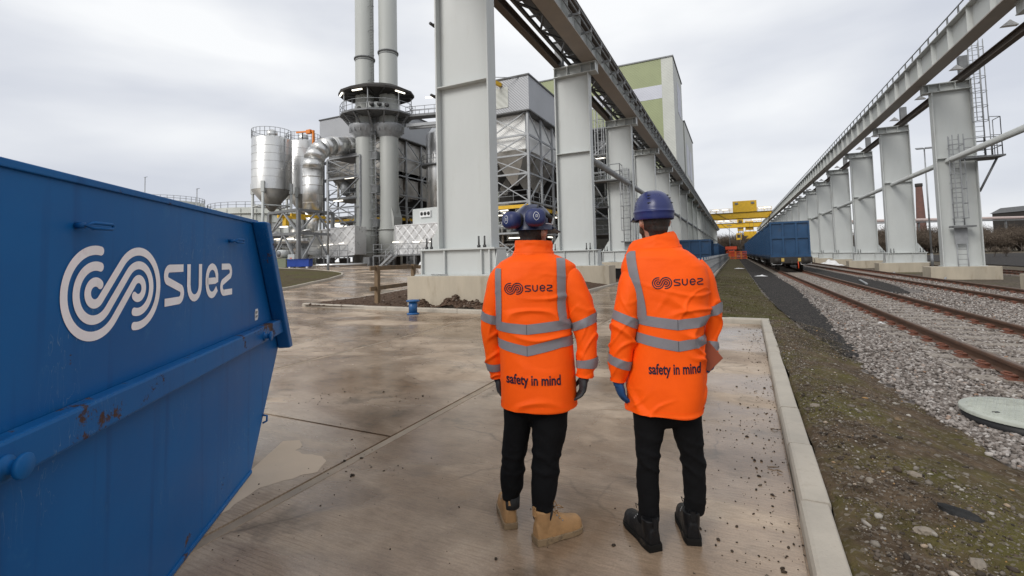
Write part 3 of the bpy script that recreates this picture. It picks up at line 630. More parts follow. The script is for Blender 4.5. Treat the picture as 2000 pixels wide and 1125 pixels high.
# net hooks
for x in (-.37, 1.06):
    b = MB().tube([(x - .05, -.002, 1.705), (x - .05, -.03, 1.705)], .012, 10)
    b.tube([(x - .05, -.03, 1.705), (x - .03, -.045, 1.716), (x + .07, -.05, 1.716), (x + .085, -.048, 1.708), (x + .07, -.05, 1.698), (x - .03, -.045, 1.695)], .0065, 8, closed=True)
    b.build('net_hook', 'skip', skip)
MB().tube([(2.02, .6, 1.42), (2.19, .6, 1.40), (2.21, .6, 1.36), (2.25, .6, 1.17), (2.22, .6, 1.14), (2.08, .6, 1.14)], .013, 8).build('ladder_rung', 'skip', skip)
b = MB().tube([(1.72, -.003, .34), (1.73, -.03, .33), (1.725, -.03, .29), (1.71, -.003, .28)], .008, 8); b.build('eye', 'skip', skip)
logo(lambda u, v: (2.235 - SC + u, -.0025, 1.452 + v), .183, 'swirl_logo', 'decal', skip)
# sticker
b = MB().prism([(1.52 + x, 0, 1.115 + z) for x, z in ((0, 0), (.055, .0), (.07, .02), (.072, .06), (.06, .085), (.012, .085), (0, .06))], (0, -.004, 0), (0, -.002, 0)); st = fixn(b.build('sticker', 'white', skip))
V, Fc = text_mesh('SKIP', .026, offset=.0006)
me = bpy.data.meshes.new('print'); me.from_pydata([(1.524 + x * .95, -.0055, 1.165 + y) for x, y, z in V], [], Fc); me.materials.append(MT['black']); o = bpy.data.objects.new('print', me); col.objects.link(o); o.parent = st
V, Fc = text_mesh('UNITS', .022, offset=.0006)
me = bpy.data.meshes.new('print'); me.from_pydata([(1.524 + x * .85, -.0055, 1.135 + y) for x, y, z in V], [], Fc); me.materials.append(MT['black']); o = bpy.data.objects.new('print', me); col.objects.link(o); o.parent = st

# ================================================================ GANTRY COLUMNS
SPAN = 11.4; LX, LY0, RX, RY0 = -7.6, 12.7, 12.7, 38.0
def unit(): return MB().box((0, 0, 0), (1, 1, 1))
def make_column(name, sx, zb, haunch=True, parts=2):
    """local x is across the track, sx=+1: track lies to +x. zb: level of the base plate. parts 2 = full, 1 = main plates"""
    root = empty(name, (0, 0, 0)); zt = 11.37
    def bx(nm, x0, x1, y0, y1, z0, z1, mat='colpaint', par=root):
        a, c = sorted((sx * x0, sx * x1)); return MB().bb(a, c, y0, y1, z0, z1).build(nm, mat, par)
    zs = zb + .05
    bx('web', -.92, .92, -.012, .012, zs, zt - .03)
    for x in (-.95, .95): bevel(bx('flange', x - .028, x + .028, -.26, .26, zs, zt), .004, 1)
    for s in (-1, 1): bx('stiffener', -.919, .919, min(s * .014, s * .25), max(s * .014, s * .25), 7.12, 7.15)
    if haunch:
        b = MB().prism([(sx * x, 0, z) for x, z in ((-.98, zb + 1.66), (-1.08, zb + 1.62), (-1.56, zb + .90), (-1.56, zb + .85), (-.98, zb + .85))], (0, -.012, 0), (0, .012, 0)); fixn(b.build('haunch', 'colpaint', root))
        for s in (-1, 1):
            bx('base_panel', -1.5, 1.15, s * .36 - .012, s * .36 + .012, zb + .05, zb + .79)
            for x in (-1.47, -.6, .72, 1.0): bx('base_stiffener', x - .02, x + .02, min(s * .375, s * .47), max(s * .375, s * .47), zb + .05, zb + .79)
        b = MB().prism([(0, y, z) for y, z in ((-.30, zb + .79), (-.50, zb + .05), (.5, zb + .05), (.3, zb + .79))], (sx * 1.16, 0, 0), (sx * 1.19, 0, 0)); fixn(b.build('base_end', 'colpaint', root))
        bevel(bx('base_top', -1.58, 1.2, -.50, .50, zb + .795, zb + .85), .006, 1)
        bevel(bx('base_plate', -1.66, 1.28, -.58, .58, zb, zb + .047), .006, 1)
        if parts > 1:
            for x in (-1.30, -1.12, .62, .82):
                for s in (-1, 1):
                    b = MB().tube([(sx * x, s * .40, zb + .85), (sx * x, s * .40, zb + 1.20)], .028, 8); b.tube([(sx * x, s * .40, zb + .85), (sx * x, s * .40, zb + .93)], .052, 6); b.build('anchor_bolt', 'darksteel', root)
    else: bevel(bx('base_plate', -1.05, 1.05, -.36, .36, zb, zb + .047), .006, 1)
    # head
    bevel(bx('cap', -.985, 1.40, -.30, .30, zt + .003, zt + .05), .004, 1); bx('cap', -.985, 1.40, -.30, .30, zt + .50, zt + .55)
    bx('cap_web', -.97, 1.38, -.012, .012, zt + .053, zt + .497)
    for x in (-.95, -.2, .55, 1.1, 1.36): bx('cap_stiffener', x - .012, x + .012, -.28, .28, zt + .053, zt + .497)
    bx('head_post', -.92, -.50, -.18, .18, zt + .553, zt + 2.1, 'galvd' if parts < 9 else 'galv')
    return root
def ladder(root, x, y, z0, z1, cage0, nm='ladder'):
    """caged ladder on the y-negative face"""
    b = MB()
    for s in (-.24, .24): b.tube([(x + s, y, z0), (x + s, y, z1)], .034, 6)
    k = z0 + .2
    while k < z1: b.tube([(x - .24, y, k), (x + .24, y, k)], .018, 5); k += .3
    k = z0 + .4
    while k < z1: 
        for s in (-.24, .24): b.beam((x + s, y, k), (x + s, y + .22, k), .04)
        k += 2.2
    lad = b.build(nm, 'galv', root)
    b = MB(); k = cage0
    hoop = lambda a: (x + .36 * math.cos(a), y - .30 + .42 * -math.sin(a))
    while k < z1 + .01:
        pts = [(x - .24, y, k)] + [(*hoop(a), k) for a in np.linspace(math.pi, 0, 9)] + [(x + .24, y, k)]; b.tube(pts, .020, 5); k += .9
    for a in np.linspace(math.pi, 0, 5): b.beam((*hoop(a), cage0), (*hoop(a), z1), .045, .015)
    b.build('cage', 'galv', lad); return lad
def railing(path, h=1.1, step=1.5, r=.022, mid=True, name='railing', mat='galv', parent=None, n=5):
    b = MB(); path = [Vector(p) for p in path]
    for z in ((h, h * .52) if mid else (h,)): b.tube([p + Vector((0, 0, z)) for p in path], r, n)
    for a, c in zip(path[:-1], path[1:]):
        k = max(1, int((c - a).length / step))
        for i in range(k + 1): p = a + (c - a) * (i / k); b.tube([p, p + Vector((0, 0, h))], r, n)
    return b.build(name, mat, parent)
def plinth_obj(name, x0, x1, y, z0, z1, label, grp):
    o = bevel(MB().bb(x0, x1, y - .72, y + .72, z0, z1).build(name, 'concrete'), .02); return tag(o, label, 'plinth', grp)
ordw = ['first', 'second', 'third', 'fourth', 'fifth', 'sixth', 'seventh', 'eighth', 'ninth', 'tenth', 'eleventh', 'twelfth', 'thirteenth', 'fourteenth', 'fifteenth', 'sixteenth', 'seventeenth', 'eighteenth', 'nineteenth', 'twentieth']
colL = make_column('crane_column', 1, 1.03); colLf = make_column('crane_column', 1, 1.03, parts=1); first = {}
for k in range(0, 20):
    src = colL if k < 6 else colLf
    if src.name in first: r = copy_tree(src)
    else: r = src; first[src.name] = 1
    y = LY0 + SPAN * k; r.location = (LX, y, 0)
    lab = {0: 'massive pale grey steel crane column standing in the soil bed beside the timber fence', 2: 'pale grey crane column with caged ladder and landing on the plant side'}.get(k, 'pale grey crane column %s along the runway on the plant side' % ordw[k])
    tag(r, lab, 'column', 'crane columns on the plant side')
    plinth_obj('column_plinth', LX - 1.85, LX + 1.85, y, -.1, 1.03, 'stained concrete plinth under the %s crane column on the plant side' % ordw[k], 'concrete plinths on the plant side')
    if k == 2:
        ladder(r, .45, -.42, 2.6, 8.0, 3.4); ladder(r, -1.35, -.42, 7.2, 13.5, 9.2)
        MB().bb(.05, .85, -.9, -.27, 2.5, 2.58).build('rest_platform', 'galvd', r); MB().bb(.2, .7, -.40, -.34, 1.5, 2.5).build('ladder_guard', 'galv', r)
        MB().bb(-2.0, .2, -1.15, -.27, 7.15, 7.25).build('landing', 'galvd', r); railing([(-2.0, -.3, 7.25), (-2.0, -1.1, 7.25), (.2, -1.1, 7.25), (.2, -.3, 7.25)], parent=r, step=.7, r=.03)
        MB().tube([(-.95, -.3, 5.2), (-1.9, -.7, 7.15)], .06, 6).build('landing_strut', 'galvd', r)
    if k == 0:
        b = MB()
        for x in np.linspace(-8.6, -8.0, 26): 
            b.box((x - LX, -.62 + random.uniform(-.05, .05), 1.085), (.05, .015, .012), rz=random.uniform(0, 3))
        b.build('loose_shims', 'galv', r)
colR = make_column('crane_column', -1, .36); colRf = make_column('crane_column', -1, .36, parts=1); colR1 = make_column('crane_column', -1, .36, haunch=False)
for k in range(-1, 20):
    src = colR1 if k == 0 else colR if -1 <= k < 6 else colRf
    if src.name in first: r = copy_tree(src)
    else: r = src; first[src.name] = 1
    y = RY0 + SPAN * k; r.location = (RX, y, 0)
    w_ = 'nearest lamp post' if k == 1 else ''
    lab = {-1: 'pale grey crane column before the laddered one on the track side', 0: 'pale grey crane column with long caged ladder and railed landing beside the rails', 1: 'pale grey crane column next to the tall twin floodlight post'}.get(k, 'pale grey crane column %s along the runway on the track side' % ordw[k])
    tag(r, lab, 'column', 'crane columns on the track side')
    plinth_obj('column_plinth', RX - 1.75, RX + 1.55, y, -.5, .36, ('rust streaked concrete plinth under the laddered crane column' if k == 0 else 'concrete plinth under the crane column before the laddered one' if k < 0 else 'concrete plinth under the %s crane column on the track side' % ordw[k]), 'concrete plinths on the track side')
    if k == 0:
        ladder(r, -.15, -.46, 2.9, 8.4, 3.3); MB().bb(-.6, .45, -1.0, -.27, 2.75, 2.85).build('rest_platform', 'galvd', r)
        MB().bb(-.40, .22, -.42, -.36, 1.75, 2.73).build('ladder_guard', 'galv', r)
        b = MB()
        for s in (-.24, .24): b.tube([(-.1 + s, -.46, -.25), (-.1 + s, -.46, 1.74)], .03, 6)
        for z in np.arange(-.1, 1.7, .3): b.tube([(-.34, -.46, z), (.14, -.46, z)], .016, 5)
        b.build('lower_ladder', 'galv', r)
        MB().bb(.1, 1.9, -1.2, -.27, 6.85, 6.95).build('landing', 'galvd', r); MB().bb(.98, 1.9, -.27, .3, 6.85, 6.95).build('landing', 'galvd', r)
        railing([(.1, -1.15, 6.95), (1.0, -1.15, 6.95), (1.88, -.9, 6.95), (1.88, .25, 6.95), (1.0, .25, 6.95)], parent=r, step=.55, r=.028)
        railing([(1.3, -1.15, 6.95), (1.88, -.9, 6.95), (1.88, .0, 6.95)], h=2.3, parent=r, step=.6, r=.024)
        ladder(r, 1.25, .05, 6.95, 14.2, 9.2, 'upper_ladder')
        MB().tube([(.98, -.2, 4.9), (1.8, -.4, 6.85)], .06, 6).build('landing_strut', 'galvd', r)
# ================================================================ RUNWAYS
def tile_span(root, parts, spans, y0):
    for k in spans:
        for nm, me in parts: inst(nm, me, root, (0, y0 + SPAN * k, 0))
rl = empty('crane_runway', (LX, LY0, 11.9), 'crane runway girder with lattice walkway along the plant side columns', 'crane runway', 'crane runways'); rl.location = (0, 0, 0)
S = SPAN; pl = []
b = MB().bb(-6.515, -6.485, .01, S - .01, 11.98, 13.16); pl.append(('girder_web', b.mesh('girder_web', 'colpaint')))
b = MB().bb(-6.95, -6.15, .012, S - .012, 11.935, 11.977); pl.append(('bottom_flange', b.mesh('bottom_flange', 'runtan')))
b = MB().bb(-7.0, -5.98, .012, S - .012, 13.163, 13.21); pl.append(('top_flange', b.mesh('top_flange', 'runbrown')))
b = MB().bb(-6.56, -6.44, .0, S, 13.212, 13.33); pl.append(('crane_rail', b.mesh('crane_rail', 'darksteel')))
b = MB().ibeam((-8.35, 0, 12.13), (-8.35, S, 12.13), .34, .42, .035); pl.append(('outer_beam', b.mesh('outer_beam', 'runbrown')))
b = MB()
for x in (-7.72, -6.98): b.beam((x, 0, 12.08), (x, S, 12.08), .13, .16)
n_ = 8
for i in range(n_):
    ya, yb = S * i / n_, S * (i + 1) / n_; xa, xb = (-7.72, -6.98) if i % 2 else (-6.98, -7.72); b.beam((xa, ya, 12.08), (xb, yb, 12.08), .10, .08); b.beam((-7.72, ya, 12.08), (-6.98, ya, 12.08), .08)
pl.append(('lattice', b.mesh('lattice', 'darksteel')))
b = MB().bb(-7.8, -6.9, .02, S - .02, 12.6, 12.64); pl.append(('walkway', b.mesh('walkway', 'galvd')))
for i in range(6):
    y = S * (i + .5) / 6
    b = MB().bb(-6.482, -6.2, y - .012, y + .012, 11.99, 13.15); pl.append(('web_stiffener', b.mesh('web_stiffener', 'colpaint')))
    b = MB().beam((-6.48, y + .25, 12.35), (-5.72, y + .25, 12.35), .06, .09); b.beam((-5.75, y + .25, 12.3), (-5.75, y + .25, 12.62), .05); pl.append(('bracket', b.mesh('bracket', 'galv')))
b = MB()
for x, z in ((-5.75, 12.58), (-5.85, 12.42), (-6.1, 12.42)): b.tube([(x, 0, z), (x, S, z)], .035, 5)
pl.append(('conduit', b.mesh('conduit', 'galv')))
for i in range(2):
    y = S * (i + .45) / 2; b = MB().prism([(-8.0, 0, 12.32), (-7.75, 0, 12.32), (-7.87, 0, 12.62)], (0, y - .12, 0), (0, y + .12, 0)); pl.append(('floodlight', fixn(b.build('floodlight', 'white')).data))
    for o in [o for o in bpy.data.objects if o.data is pl[-1][1]]: bpy.data.objects.remove(o)
tile_span(rl, pl, range(-2, 20), LY0)
rr_ = empty('crane_runway', (0, 0, 0), 'pale grey plate girder crane runway with handrail along the track side columns', 'crane runway', 'crane runways')
pr = []
b = MB().bb(11.085, 11.115, .01, S - .01, 11.99, 13.40); pr.append(('girder_web', b.mesh('girder_web', 'colpaint')))
b = MB().bb(10.72, 11.48, .012, S - .012, 11.93, 11.987); pr.append(('bottom_flange', b.mesh('bottom_flange', 'runtan')))
b = MB().bb(10.80, 11.45, .012, S - .012, 13.403, 13.45); pr.append(('top_flange', b.mesh('top_flange', 'colpaint')))
b = MB().bb(11.04, 11.16, 0, S, 13.452, 13.57); pr.append(('crane_rail', b.mesh('crane_rail', 'darksteel')))
for i in range(5):
    y = S * (i + .5) / 5; b = MB().bb(10.86, 11.083, y - .012, y + .012, 12.0, 13.395); pr.append(('web_stiffener', b.mesh('web_stiffener', 'colpaint')))
b = MB().ibeam((13.15, 0, 12.05), (13.15, S, 12.05), .34, .40, .035); pr.append(('outer_beam', b.mesh('outer_beam', 'runbrown')))
b = MB().bb(11.5, 12.9, .02, S - .02, 13.30, 13.34); b2 = MB()
for z in (14.5, 14.0): b2.beam((11.42, 0, z), (11.42, S, z), .05, .05)
for i in range(8): y = S * i / 8 + .1; b2.beam((11.42, y, 13.45), (11.42, y, 14.5), .07, .07)
pr.append(('handrail', b2.mesh('handrail', 'galvd')))
for i in range(2):
    y = S * (i + .4) / 2; b = MB().prism([(11.6, 0, 11.70), (12.2, 0, 11.66), (11.9, 0, 11.95)], (0, y - .12, 0), (0, y + .12, 0)); o = fixn(b.build('floodlight', 'white')); pr.append(('floodlight', o.data)); bpy.data.objects.remove(o)
tile_span(rr_, pr, range(-2, 20), RY0)
# service pipes threaded through the columns
o = MB().tube([(12.35, 12, 6.97), (12.35, 250, 6.97)], .17, 10).build('service_pipe', 'colpaint'); tag(o, 'long pale grey pipe threaded through the crane columns on the track side', 'pipe')
o = MB().tube([(-6.95, 24.2, 6.9), (-6.95, 250, 6.9)], .19, 10).build('service_pipe', 'galv'); tag(o, 'long grey pipe threaded through the crane columns on the plant side', 'pipe')
for z in (10.2, 7.3, 3.3):
    pass
# cameras / lamps on the first column
b = MB().tube([(-8.58, 12.5, 9.3), (-8.68, 12.45, 9.3)], .03, 6); b.tube([(-8.68, 12.35, 9.3), (-8.68, 12.6, 9.3)], .05, 8); tag(b.build('security_camera', 'darksteel'), 'small dark camera high on the first crane column of the plant side', 'camera')
b = MB().tube([(-8.58, 12.5, 6.9), (-8.68, 12.45, 6.9)], .03, 6); b.tube([(-8.68, 12.35, 6.9), (-8.68, 12.6, 6.9)], .05, 8); tag(b.build('security_camera', 'darksteel'), 'small dark camera beside the stiffener of the first plant side column', 'camera')
# ================================================================ BRIDGE CRANES
def bridge_crane(y, label, house, cab):
    r = empty('bridge_crane', (0, y, 13.3), label, 'crane', 'yellow bridge cranes'); z0 = 13.55
    for dy in (-2.2, 2.2):
        b = MB().prism([(-6.9, 0, z0 + .3), (-5.6, 0, z0 - .9), (10.2, 0, z0 - .9), (11.5, 0, z0 + .3), (11.5, 0, z0 + 1.0), (-6.9, 0, z0 + 1.0)], (0, dy - .5, -13.3), (0, dy + .5, -13.3)); fixn(b.build('bridge_girder', 'yellow', r))
        b = MB().bb(-6.9, 11.5, dy - .9, dy + .9, z0 + 1.01 - 13.3, z0 + 1.1 - 13.3); b.build('walkway', 'galvd', r)
        railing([(-6.8, dy - .85, z0 + 1.1 - 13.3), (11.4, dy - .85, z0 + 1.1 - 13.3)], h=1.3, step=2, r=.05, parent=r, mat='yellow')
    for x in (-6.5, 11.1):
        bevel(MB().bb(x - .35, x + .35, -3.6, 3.6, .1, .8).build('end_truck', 'yellow', r), .05)
        for dy in (-3, 3): MB().tube([(x - .12, dy, .2), (x + .12, dy, .2)], .3, 12).build('wheel', 'darksteel', r)
    for x in (-5, -2.2, 8.6, 10.2):
        b = MB().bb(x - .9, x + .9, -3.2, -3.0, 2.3, 2.5); b.build('strip_light', 'lamp', r)
        MB().beam((x, -3.1, 1.3), (x, -3.1, 2.3), .06).build('lamp_post', 'galv', r)
    if house:
        h = bevel(MB().bb(*house).build('machinery_house', 'yellow', r), .08)
        x0, x1, y0 = house[0], house[1], house[2]
        for x in (x0 + .7, x1 - 1.6): MB().bb(x, x + .9, y0 - .25, y0 - .003, house[5] - 1.1, house[5] - .5).build('fan_unit', 'galvd', h)
    if cab:
        MB().bb(1.8, 4.2, -1.6, 1.6, -2.2, 3.4).build('trolley_tower', 'yellow', r); MB().bb(2.3, 3.7, -1.75, -1.603, 1.2, 2.6).build('tower_opening', 'glass', r)
        MB().bb(1.9, 4.1, -1.72, -1.604, -.6, .6).build('notice_panel', 'white', r)
        c = bevel(MB().bb(1.2, 3.3, -1.3, 1.3, -6.2, -3.2).build('cab', 'yellow', r), .1); MB().bb(1.5, 3.0, -1.36, -1.303, -5.3, -3.8).build('cab_window', 'glass', c); MB().tube([(2.2, 0, -3.2), (2.2, 0, -1)], .15, 8).build('cab_hanger', 'darksteel', r)
        MB().bb(5.0, 8.2, -1.5, 1.5, -1.9, 1.9).build('winch', 'yellow', r); bevel(MB().bb(4.3, 9.3, -1.3, 1.3, -4.6, -2.6).build('lifting_frame', 'yellow', r), .15)
    b = MB().tube([(-5.5, -2.9, 1.8), (1.0, -2.9, -4.0 if cab else -2.5), (3.0, -2.9, -4.0 if cab else -2.6)], .07, 6); b.build('festoon', 'darksteel', r)
    return r
bridge_crane(172, 'yellow bridge crane with a big square machinery house on its bridge', (.2, 7.2, -3.2, 2.5, 1.3, 5.0), False)
bridge_crane(232, 'yellow bridge crane with hanging driver cab and open tower', None, True)
sp = empty('lifting_spreader', (6.9, 215, 8), 'small yellow lifting spreader hung on cables below the cranes', 'spreader')
MB().prism([(-2.4, 0, -1), (2.4, 0, -1), (1.5, 0, 0), (1, 0, .8), (-1, 0, .8), (-1.5, 0, 0)], (0, -1, 0), (0, 1, 0)).build('spreader_frame', 'yellow', sp)
MB().bb(-1.6, 1.6, -1.2, 1.2, -1.2, -1.001).build('spreader_beam', 'darksteel', sp)
for x in (-.7, .7): MB().tube([(x, 0, .8), (x, 0, 5.5)], .05, 5).build('cable', 'darksteel', sp)
# ================================================================ TRACKS
RAILP = [(-.07, 0), (-.07, .012), (-.012, .03), (-.009, .10), (-.036, .115), (-.036, .148), (-.028, .158), (.028, .158), (.036, .148), (.036, .115), (.009, .10), (.012, .03), (.07, .012), (.07, 0)]
def fastening_mesh():
    b = MB().bb(-.17, .17, -.09, .09, -.004, .012)
    for s in (-1, 1):
        b.add([(s * .075, -.05, .012), (s * .16, -.05, .012), (s * .075, -.05, .05), (s * .075, .05, .012), (s * .16, .05, .012), (s * .075, .05, .05)], [(0, 1, 2), (5, 4, 3), (0, 3, 4, 1), (1, 4, 5, 2), (2, 5, 3, 0)])
        b.tube([(s * .07, -.045, .035), (s * .13, -.06, .05), (s * .165, -.02, .05), (s * .165, .03, .05), (s * .12, .06, .055), (s * .08, .03, .05)], .011, 6)
    return b.mesh('fastening', 'clip')
FASTM = fastening_mesh()
SLM = MB().box((0, 0, -.055), (2.5, .26, .11)).mesh('sleeper', 'sleeper')
def track(xc, z, y0, y1, ydet, label, slope=0):
    r = empty('railway_track', (xc, y0, z), label, 'track', 'railway tracks')
    for s in (-.755, .755):
        P = [[(s + u, yy - y0, v) for u, v in RAILP] for yy in (y0, y1)]; k = len(RAILP)
        b = MB().add([p for rr in P for p in rr], [(i, i + 1, k + i + 1, k + i) for i in range(k - 1)] + [tuple(range(k))[::-1], tuple(range(k, 2 * k))]); rail = fixn(b.build('rail', 'rail', r))
        MB().bb(s - .027, s + .027, 0.01, y1 - y0 - .01, .1565, .1600).build('rail_head', 'railtop', rail)
    y = y0 + .3; n = 0
    while y < ydet:
        inst('sleeper', SLM, r, (random.uniform(-.02, .02), y - y0, random.uniform(.004, .012)), (0, 0, random.uniform(-.01, .01)))
        for s in (-.755, .755): inst('fastening', FASTM, r, (s, y - y0, .004), scale=(1.15, 1.3, 1.25))
        y += .65
    b = MB()
    while y < min(y1, 130): b.box((0, y - y0, -.055), (2.5, .26, .11)); y += .65
    if b.v: tag(b.build('far_sleepers', 'sleeper', r), kind='stuff')
    return r
track(3.74, -.015, 2.0, 300, 39, 'rusty railway track on ballast running under the blue wagons')
track(7.72, -.035, 8.0, 300, 46, 'rusty empty railway track between the wagons and the laddered column')
track(17.6, -.36, 26, 200, 60, 'rusty railway track beyond the laddered crane column')
# ================================================================ WAGONS with open-top waste containers
def container_mesh(par, L, W, Hh, detail=True):
    """ribbed open box; local origin floor centre of near end (y=0), runs to +y"""
    t_ = .11
    b = MB(); b.bb(-W / 2 + t_, W / 2 - t_, t_, L - t_, 0.02, .10); b.bb(-W / 2 + t_, W / 2 - t_, t_, t_ + .03, .1, Hh - .1); b.bb(-W / 2 + t_, W / 2 - t_, L - t_ - .03, L - t_, .1, Hh - .1)
    for s in (-1, 1): b.bb(s * (W / 2 - t_) - .015, s * (W / 2 - t_) + .015, t_ + .031, L - t_ - .031, .1, Hh - .1)
    b.build('shell', 'bluebox', par)
    for y in (0.0, L - .1):
        yo = y; 
        for s in (-1, 1): MB().bb(s * (W / 2 - .05) - .05, s * (W / 2 - .05) + .05, yo, yo + .1, 0, Hh).build('corner_post', 'bluebox', par)
        MB().bb(-W / 2 + .1, W / 2 - .1, yo, yo + .1, Hh - .14, Hh).build('top_rail', 'bluebox', par); MB().bb(-W / 2 + .1, W / 2 - .1, yo, yo + .1, 0, .14).build('bottom_rail', 'bluebox', par)
        if detail or y == 0:
            for x in (-W / 6, W / 6): MB().bb(x - .06, x + .06, yo + (.0 if y == 0 else .02), yo + (.08 if y == 0 else .1), .14, Hh - .14).build('end_rib', 'bluebox', par)
            for xa, xb in ((-W / 2 + .1, -W / 6 - .06), (-W / 6 + .06, W / 6 - .06), (W / 6 + .06, W / 2 - .1)): MB().bb(xa, xb, yo + .005, yo + .075, Hh * .52, Hh * .52 + .12).build('end_bar', 'bluebox', par)
    for s in (-1, 1):
        xs = sorted((s * W / 2, s * (W / 2 - .09)))
        MB().bb(*xs, .1, L - .1, Hh - .14, Hh).build('side_rail', 'bluebox', par); MB().bb(*xs, .1, L - .1, 0, .14).build('side_rail', 'bluebox', par)
        for k in range(1, 7): y = L * k / 7; MB().bb(*sorted((s * (W / 2 - .005), s * (W / 2 - .06))), y - .06, y + .06, .141, Hh - .141).build('side_rib', 'bluebox', par)
def make_container():
    r = empty('waste_container', (0, 0, 0)); container_mesh(r, 6.05, 2.5, 2.58); return r
def make_wagon():
    L = 13.2; r = empty('flat_wagon', (0, 0, 0))
    MB().bb(-1.3, 1.3, .02, L - .02, .80, .98).build('deck', 'soot', r)
    for s in (-1, 1): MB().ibeam((s * .9, .2, .66), (s * .9, L - .2, .66), .2, .34, .03).build('sole_bar', 'soot', r); MB().bb(s * 1.28 - .02, s * 1.28 + .02, .3, L - .3, .86, 1.05).build('side_sill', 'bluebox', r)
    bevel(MB().bb(-1.32, 1.32, -.02, .28, .52, .98).build('headstock', 'soot', r), .03)
    for x in (-.9, .9):
        c = MB().tube([(x, -.02, .72), (x, -.35, .72)], .11, 12).build('buffer', 'soot', r); MB().tube([(x, -.35, .72), (x, -.42, .72)], .24, 18).build('buffer_head', 'soot', c)
        MB().tube([(x - .32, -.05, .56), (x - .30, -.10, .44), (x + .30, -.10, .44), (x + .32, -.05, .56)], .018, 6).build('step', 'white', r)
    for x in (-.52, .52): MB().bb(x - .09, x + .09, -.04, -.021, .66, .90).build('number_plate', 'plate', r)
    b = MB().tube([(0, -.02, .68), (0, -.4, .66), (0, -.45, .5)], .06, 8); b.build('coupling', 'soot', r); MB().tube([(.42, -.05, .65), (.42, -.2, .5), (.42, -.22, .15)], .03, 6).build('brake_hose', 'redp', r)
    for yb in (2.2, L - 2.2):
        bo = MB().bb(-1.05, 1.05, yb - 1.3, yb + 1.3, .42, .56).build('bogie', 'soot', r)
        for yy in (yb - .9, yb + .9):
            for s in (-1, 1): MB().lathe((s * .75, yy, .46), [(.46, -.07), (.46, .05), (.49, .07), (.10, .07), (.10, .1)], 22, ax=Matrix.Rotation(R(90), 3, 'Y')).build('wheel', 'soot', bo)
            MB().tube([(-.74, yy, .46), (.74, yy, .46)], .08, 8).build('axle', 'soot', bo)
        for s in (-1, 1): MB().bb(s * 1.06 - .06, s * 1.06 + .06, yb - 1.15, yb + 1.15, .36, .62).build('side_frame', 'soot', bo)
    return r
MT['plate'] = pm('lamp plate', (.55, .38, .10), .5)
cont0 = make_container(); wag0 = make_wagon(); used = {}
def place(src, loc, lab, cat, grp):
    if src.name in used: o = copy_tree(src)
    else: o = src; used[src.name] = 1
    o.location = loc; return tag(o, lab, cat, grp)
for k in range(10):
    y = 39.0 + 14.0 * k
    place(wag0, (3.68, y, .145), 'grimy flat rail wagon at the open end of the blue container train' if k == 0 else 'grimy flat rail wagon %s along the blue container train' % ordw[k], 'wagon', 'wagons of the container train')
    for j in range(2):
        q = 2 * k + j
        place(cont0, (3.68, y + .1 + 6.75 * j, 1.13), 'ribbed blue container riding at the open end of the train' if q == 0 else 'ribbed blue container %s along the train' % ordw[q], 'container', 'blue containers on the train')
for k, (y, x) in enumerate(((42, -2.98), (62, -2.95), (69, -2.95), (76, -2.95), (83, -2.95), (90, -2.95), (97, -2.95))):
    place(cont0, (x, y, .12), 'ribbed blue container standing on the ground behind the metal fence, apart from the row' if k == 0 else 'ribbed blue container %s in the row behind the metal fence' % ordw[k - 1], 'container', 'blue containers behind the fence')
# lettering marks on the container beside the train's open end are too faint to read: left plain
# ================================================================ METAL FENCE
fe = empty('metal_fence', (-1.22, 13, .1), 'long galvanised bar fence on a concrete edging beside the blue containers', 'fence')
FL = 100
MB().bb(-.08, .10, 0, FL, -.2, .10).build('edging', 'kerb', fe)
for z in (1.10, .22, .62): MB().bb(-.02, .02, 0, FL, z, z + .045).build('fence_rail', 'galv', fe)
PM = MB().box((0, 0, .68), (.03, .03, 1.12)).mesh('post', 'galv'); PA = MB().box((0, 0, .66), (.016, .016, .86)).mesh('pale', 'galv')
for k in range(51): inst('post', PM, fe, (0, k * 2.0 + .05, 0), scale=(2, 2, 1.02))
for k in range(250): inst('pale', PA, fe, (.0, .1 + k * .12, 0))
b = MB(); y = 30.1
while y < FL: b.box((0, y, .66), (.016, .016, .86)); y += .12
tag(b.build('far_pales', 'galv', fe), kind='stuff')
# ================================================================ ORANGE BARRIERS at the track end
def barrier():
    r = empty('safety_barrier', (0, 0, 0)); 
    for x in (-.5, .5): MB().bb(x - .05, x + .05, -.03, .03, 0, 1.7).build('post', 'orangep', r)
    for z in (.1, .6, 1.1, 1.6): MB().bb(-.45, .45, -.03, .03, z, z + .1).build('rail', 'redp', r)
    for k in range(7): x = -.4 + k * .133; MB().bb(x - .02, x + .02, -.015, .015, .2, 1.6).build('bar', 'redp', r)
    return r
ba = barrier()
for k in range(3): place(ba, (-.35 + 1.15 * k, 112 + .3 * k, gz(0, 112) + .05), 'orange mesh barrier panel %s from the metal fence end' % ordw[k], 'barrier', 'orange barriers closing the track side path')
rm_ = empty('red_loader', (-.6, 122, .05), 'small red loader standing beyond the orange barriers', 'loader')
MB().bb(-1.1, 1.1, -1.5, 1.5, .6, 1.7).build('body', 'redp', rm_); MB().bb(-.6, .6, -.4, .9, 1.7, 2.9).build('cab', 'redp', rm_); MB().bb(-.5, .5, -.42, -.401, 1.9, 2.7).build('windscreen', 'glass', rm_)
for x in (-.9, .9):
    for y in (-1, 1): MB().tube([(x - .15, y, .45), (x + .15, y, .45)], .45, 14).build('wheel', 'black', rm_)
    MB().beam((x, -.2, 1.7), (x, -2.6, 2.6), .18).build('lift_arm', 'redp', rm_)
MB().bb(-1.2, 1.2, -2.9, -2.5, 2.2, 2.9).build('bucket', 'redp', rm_)
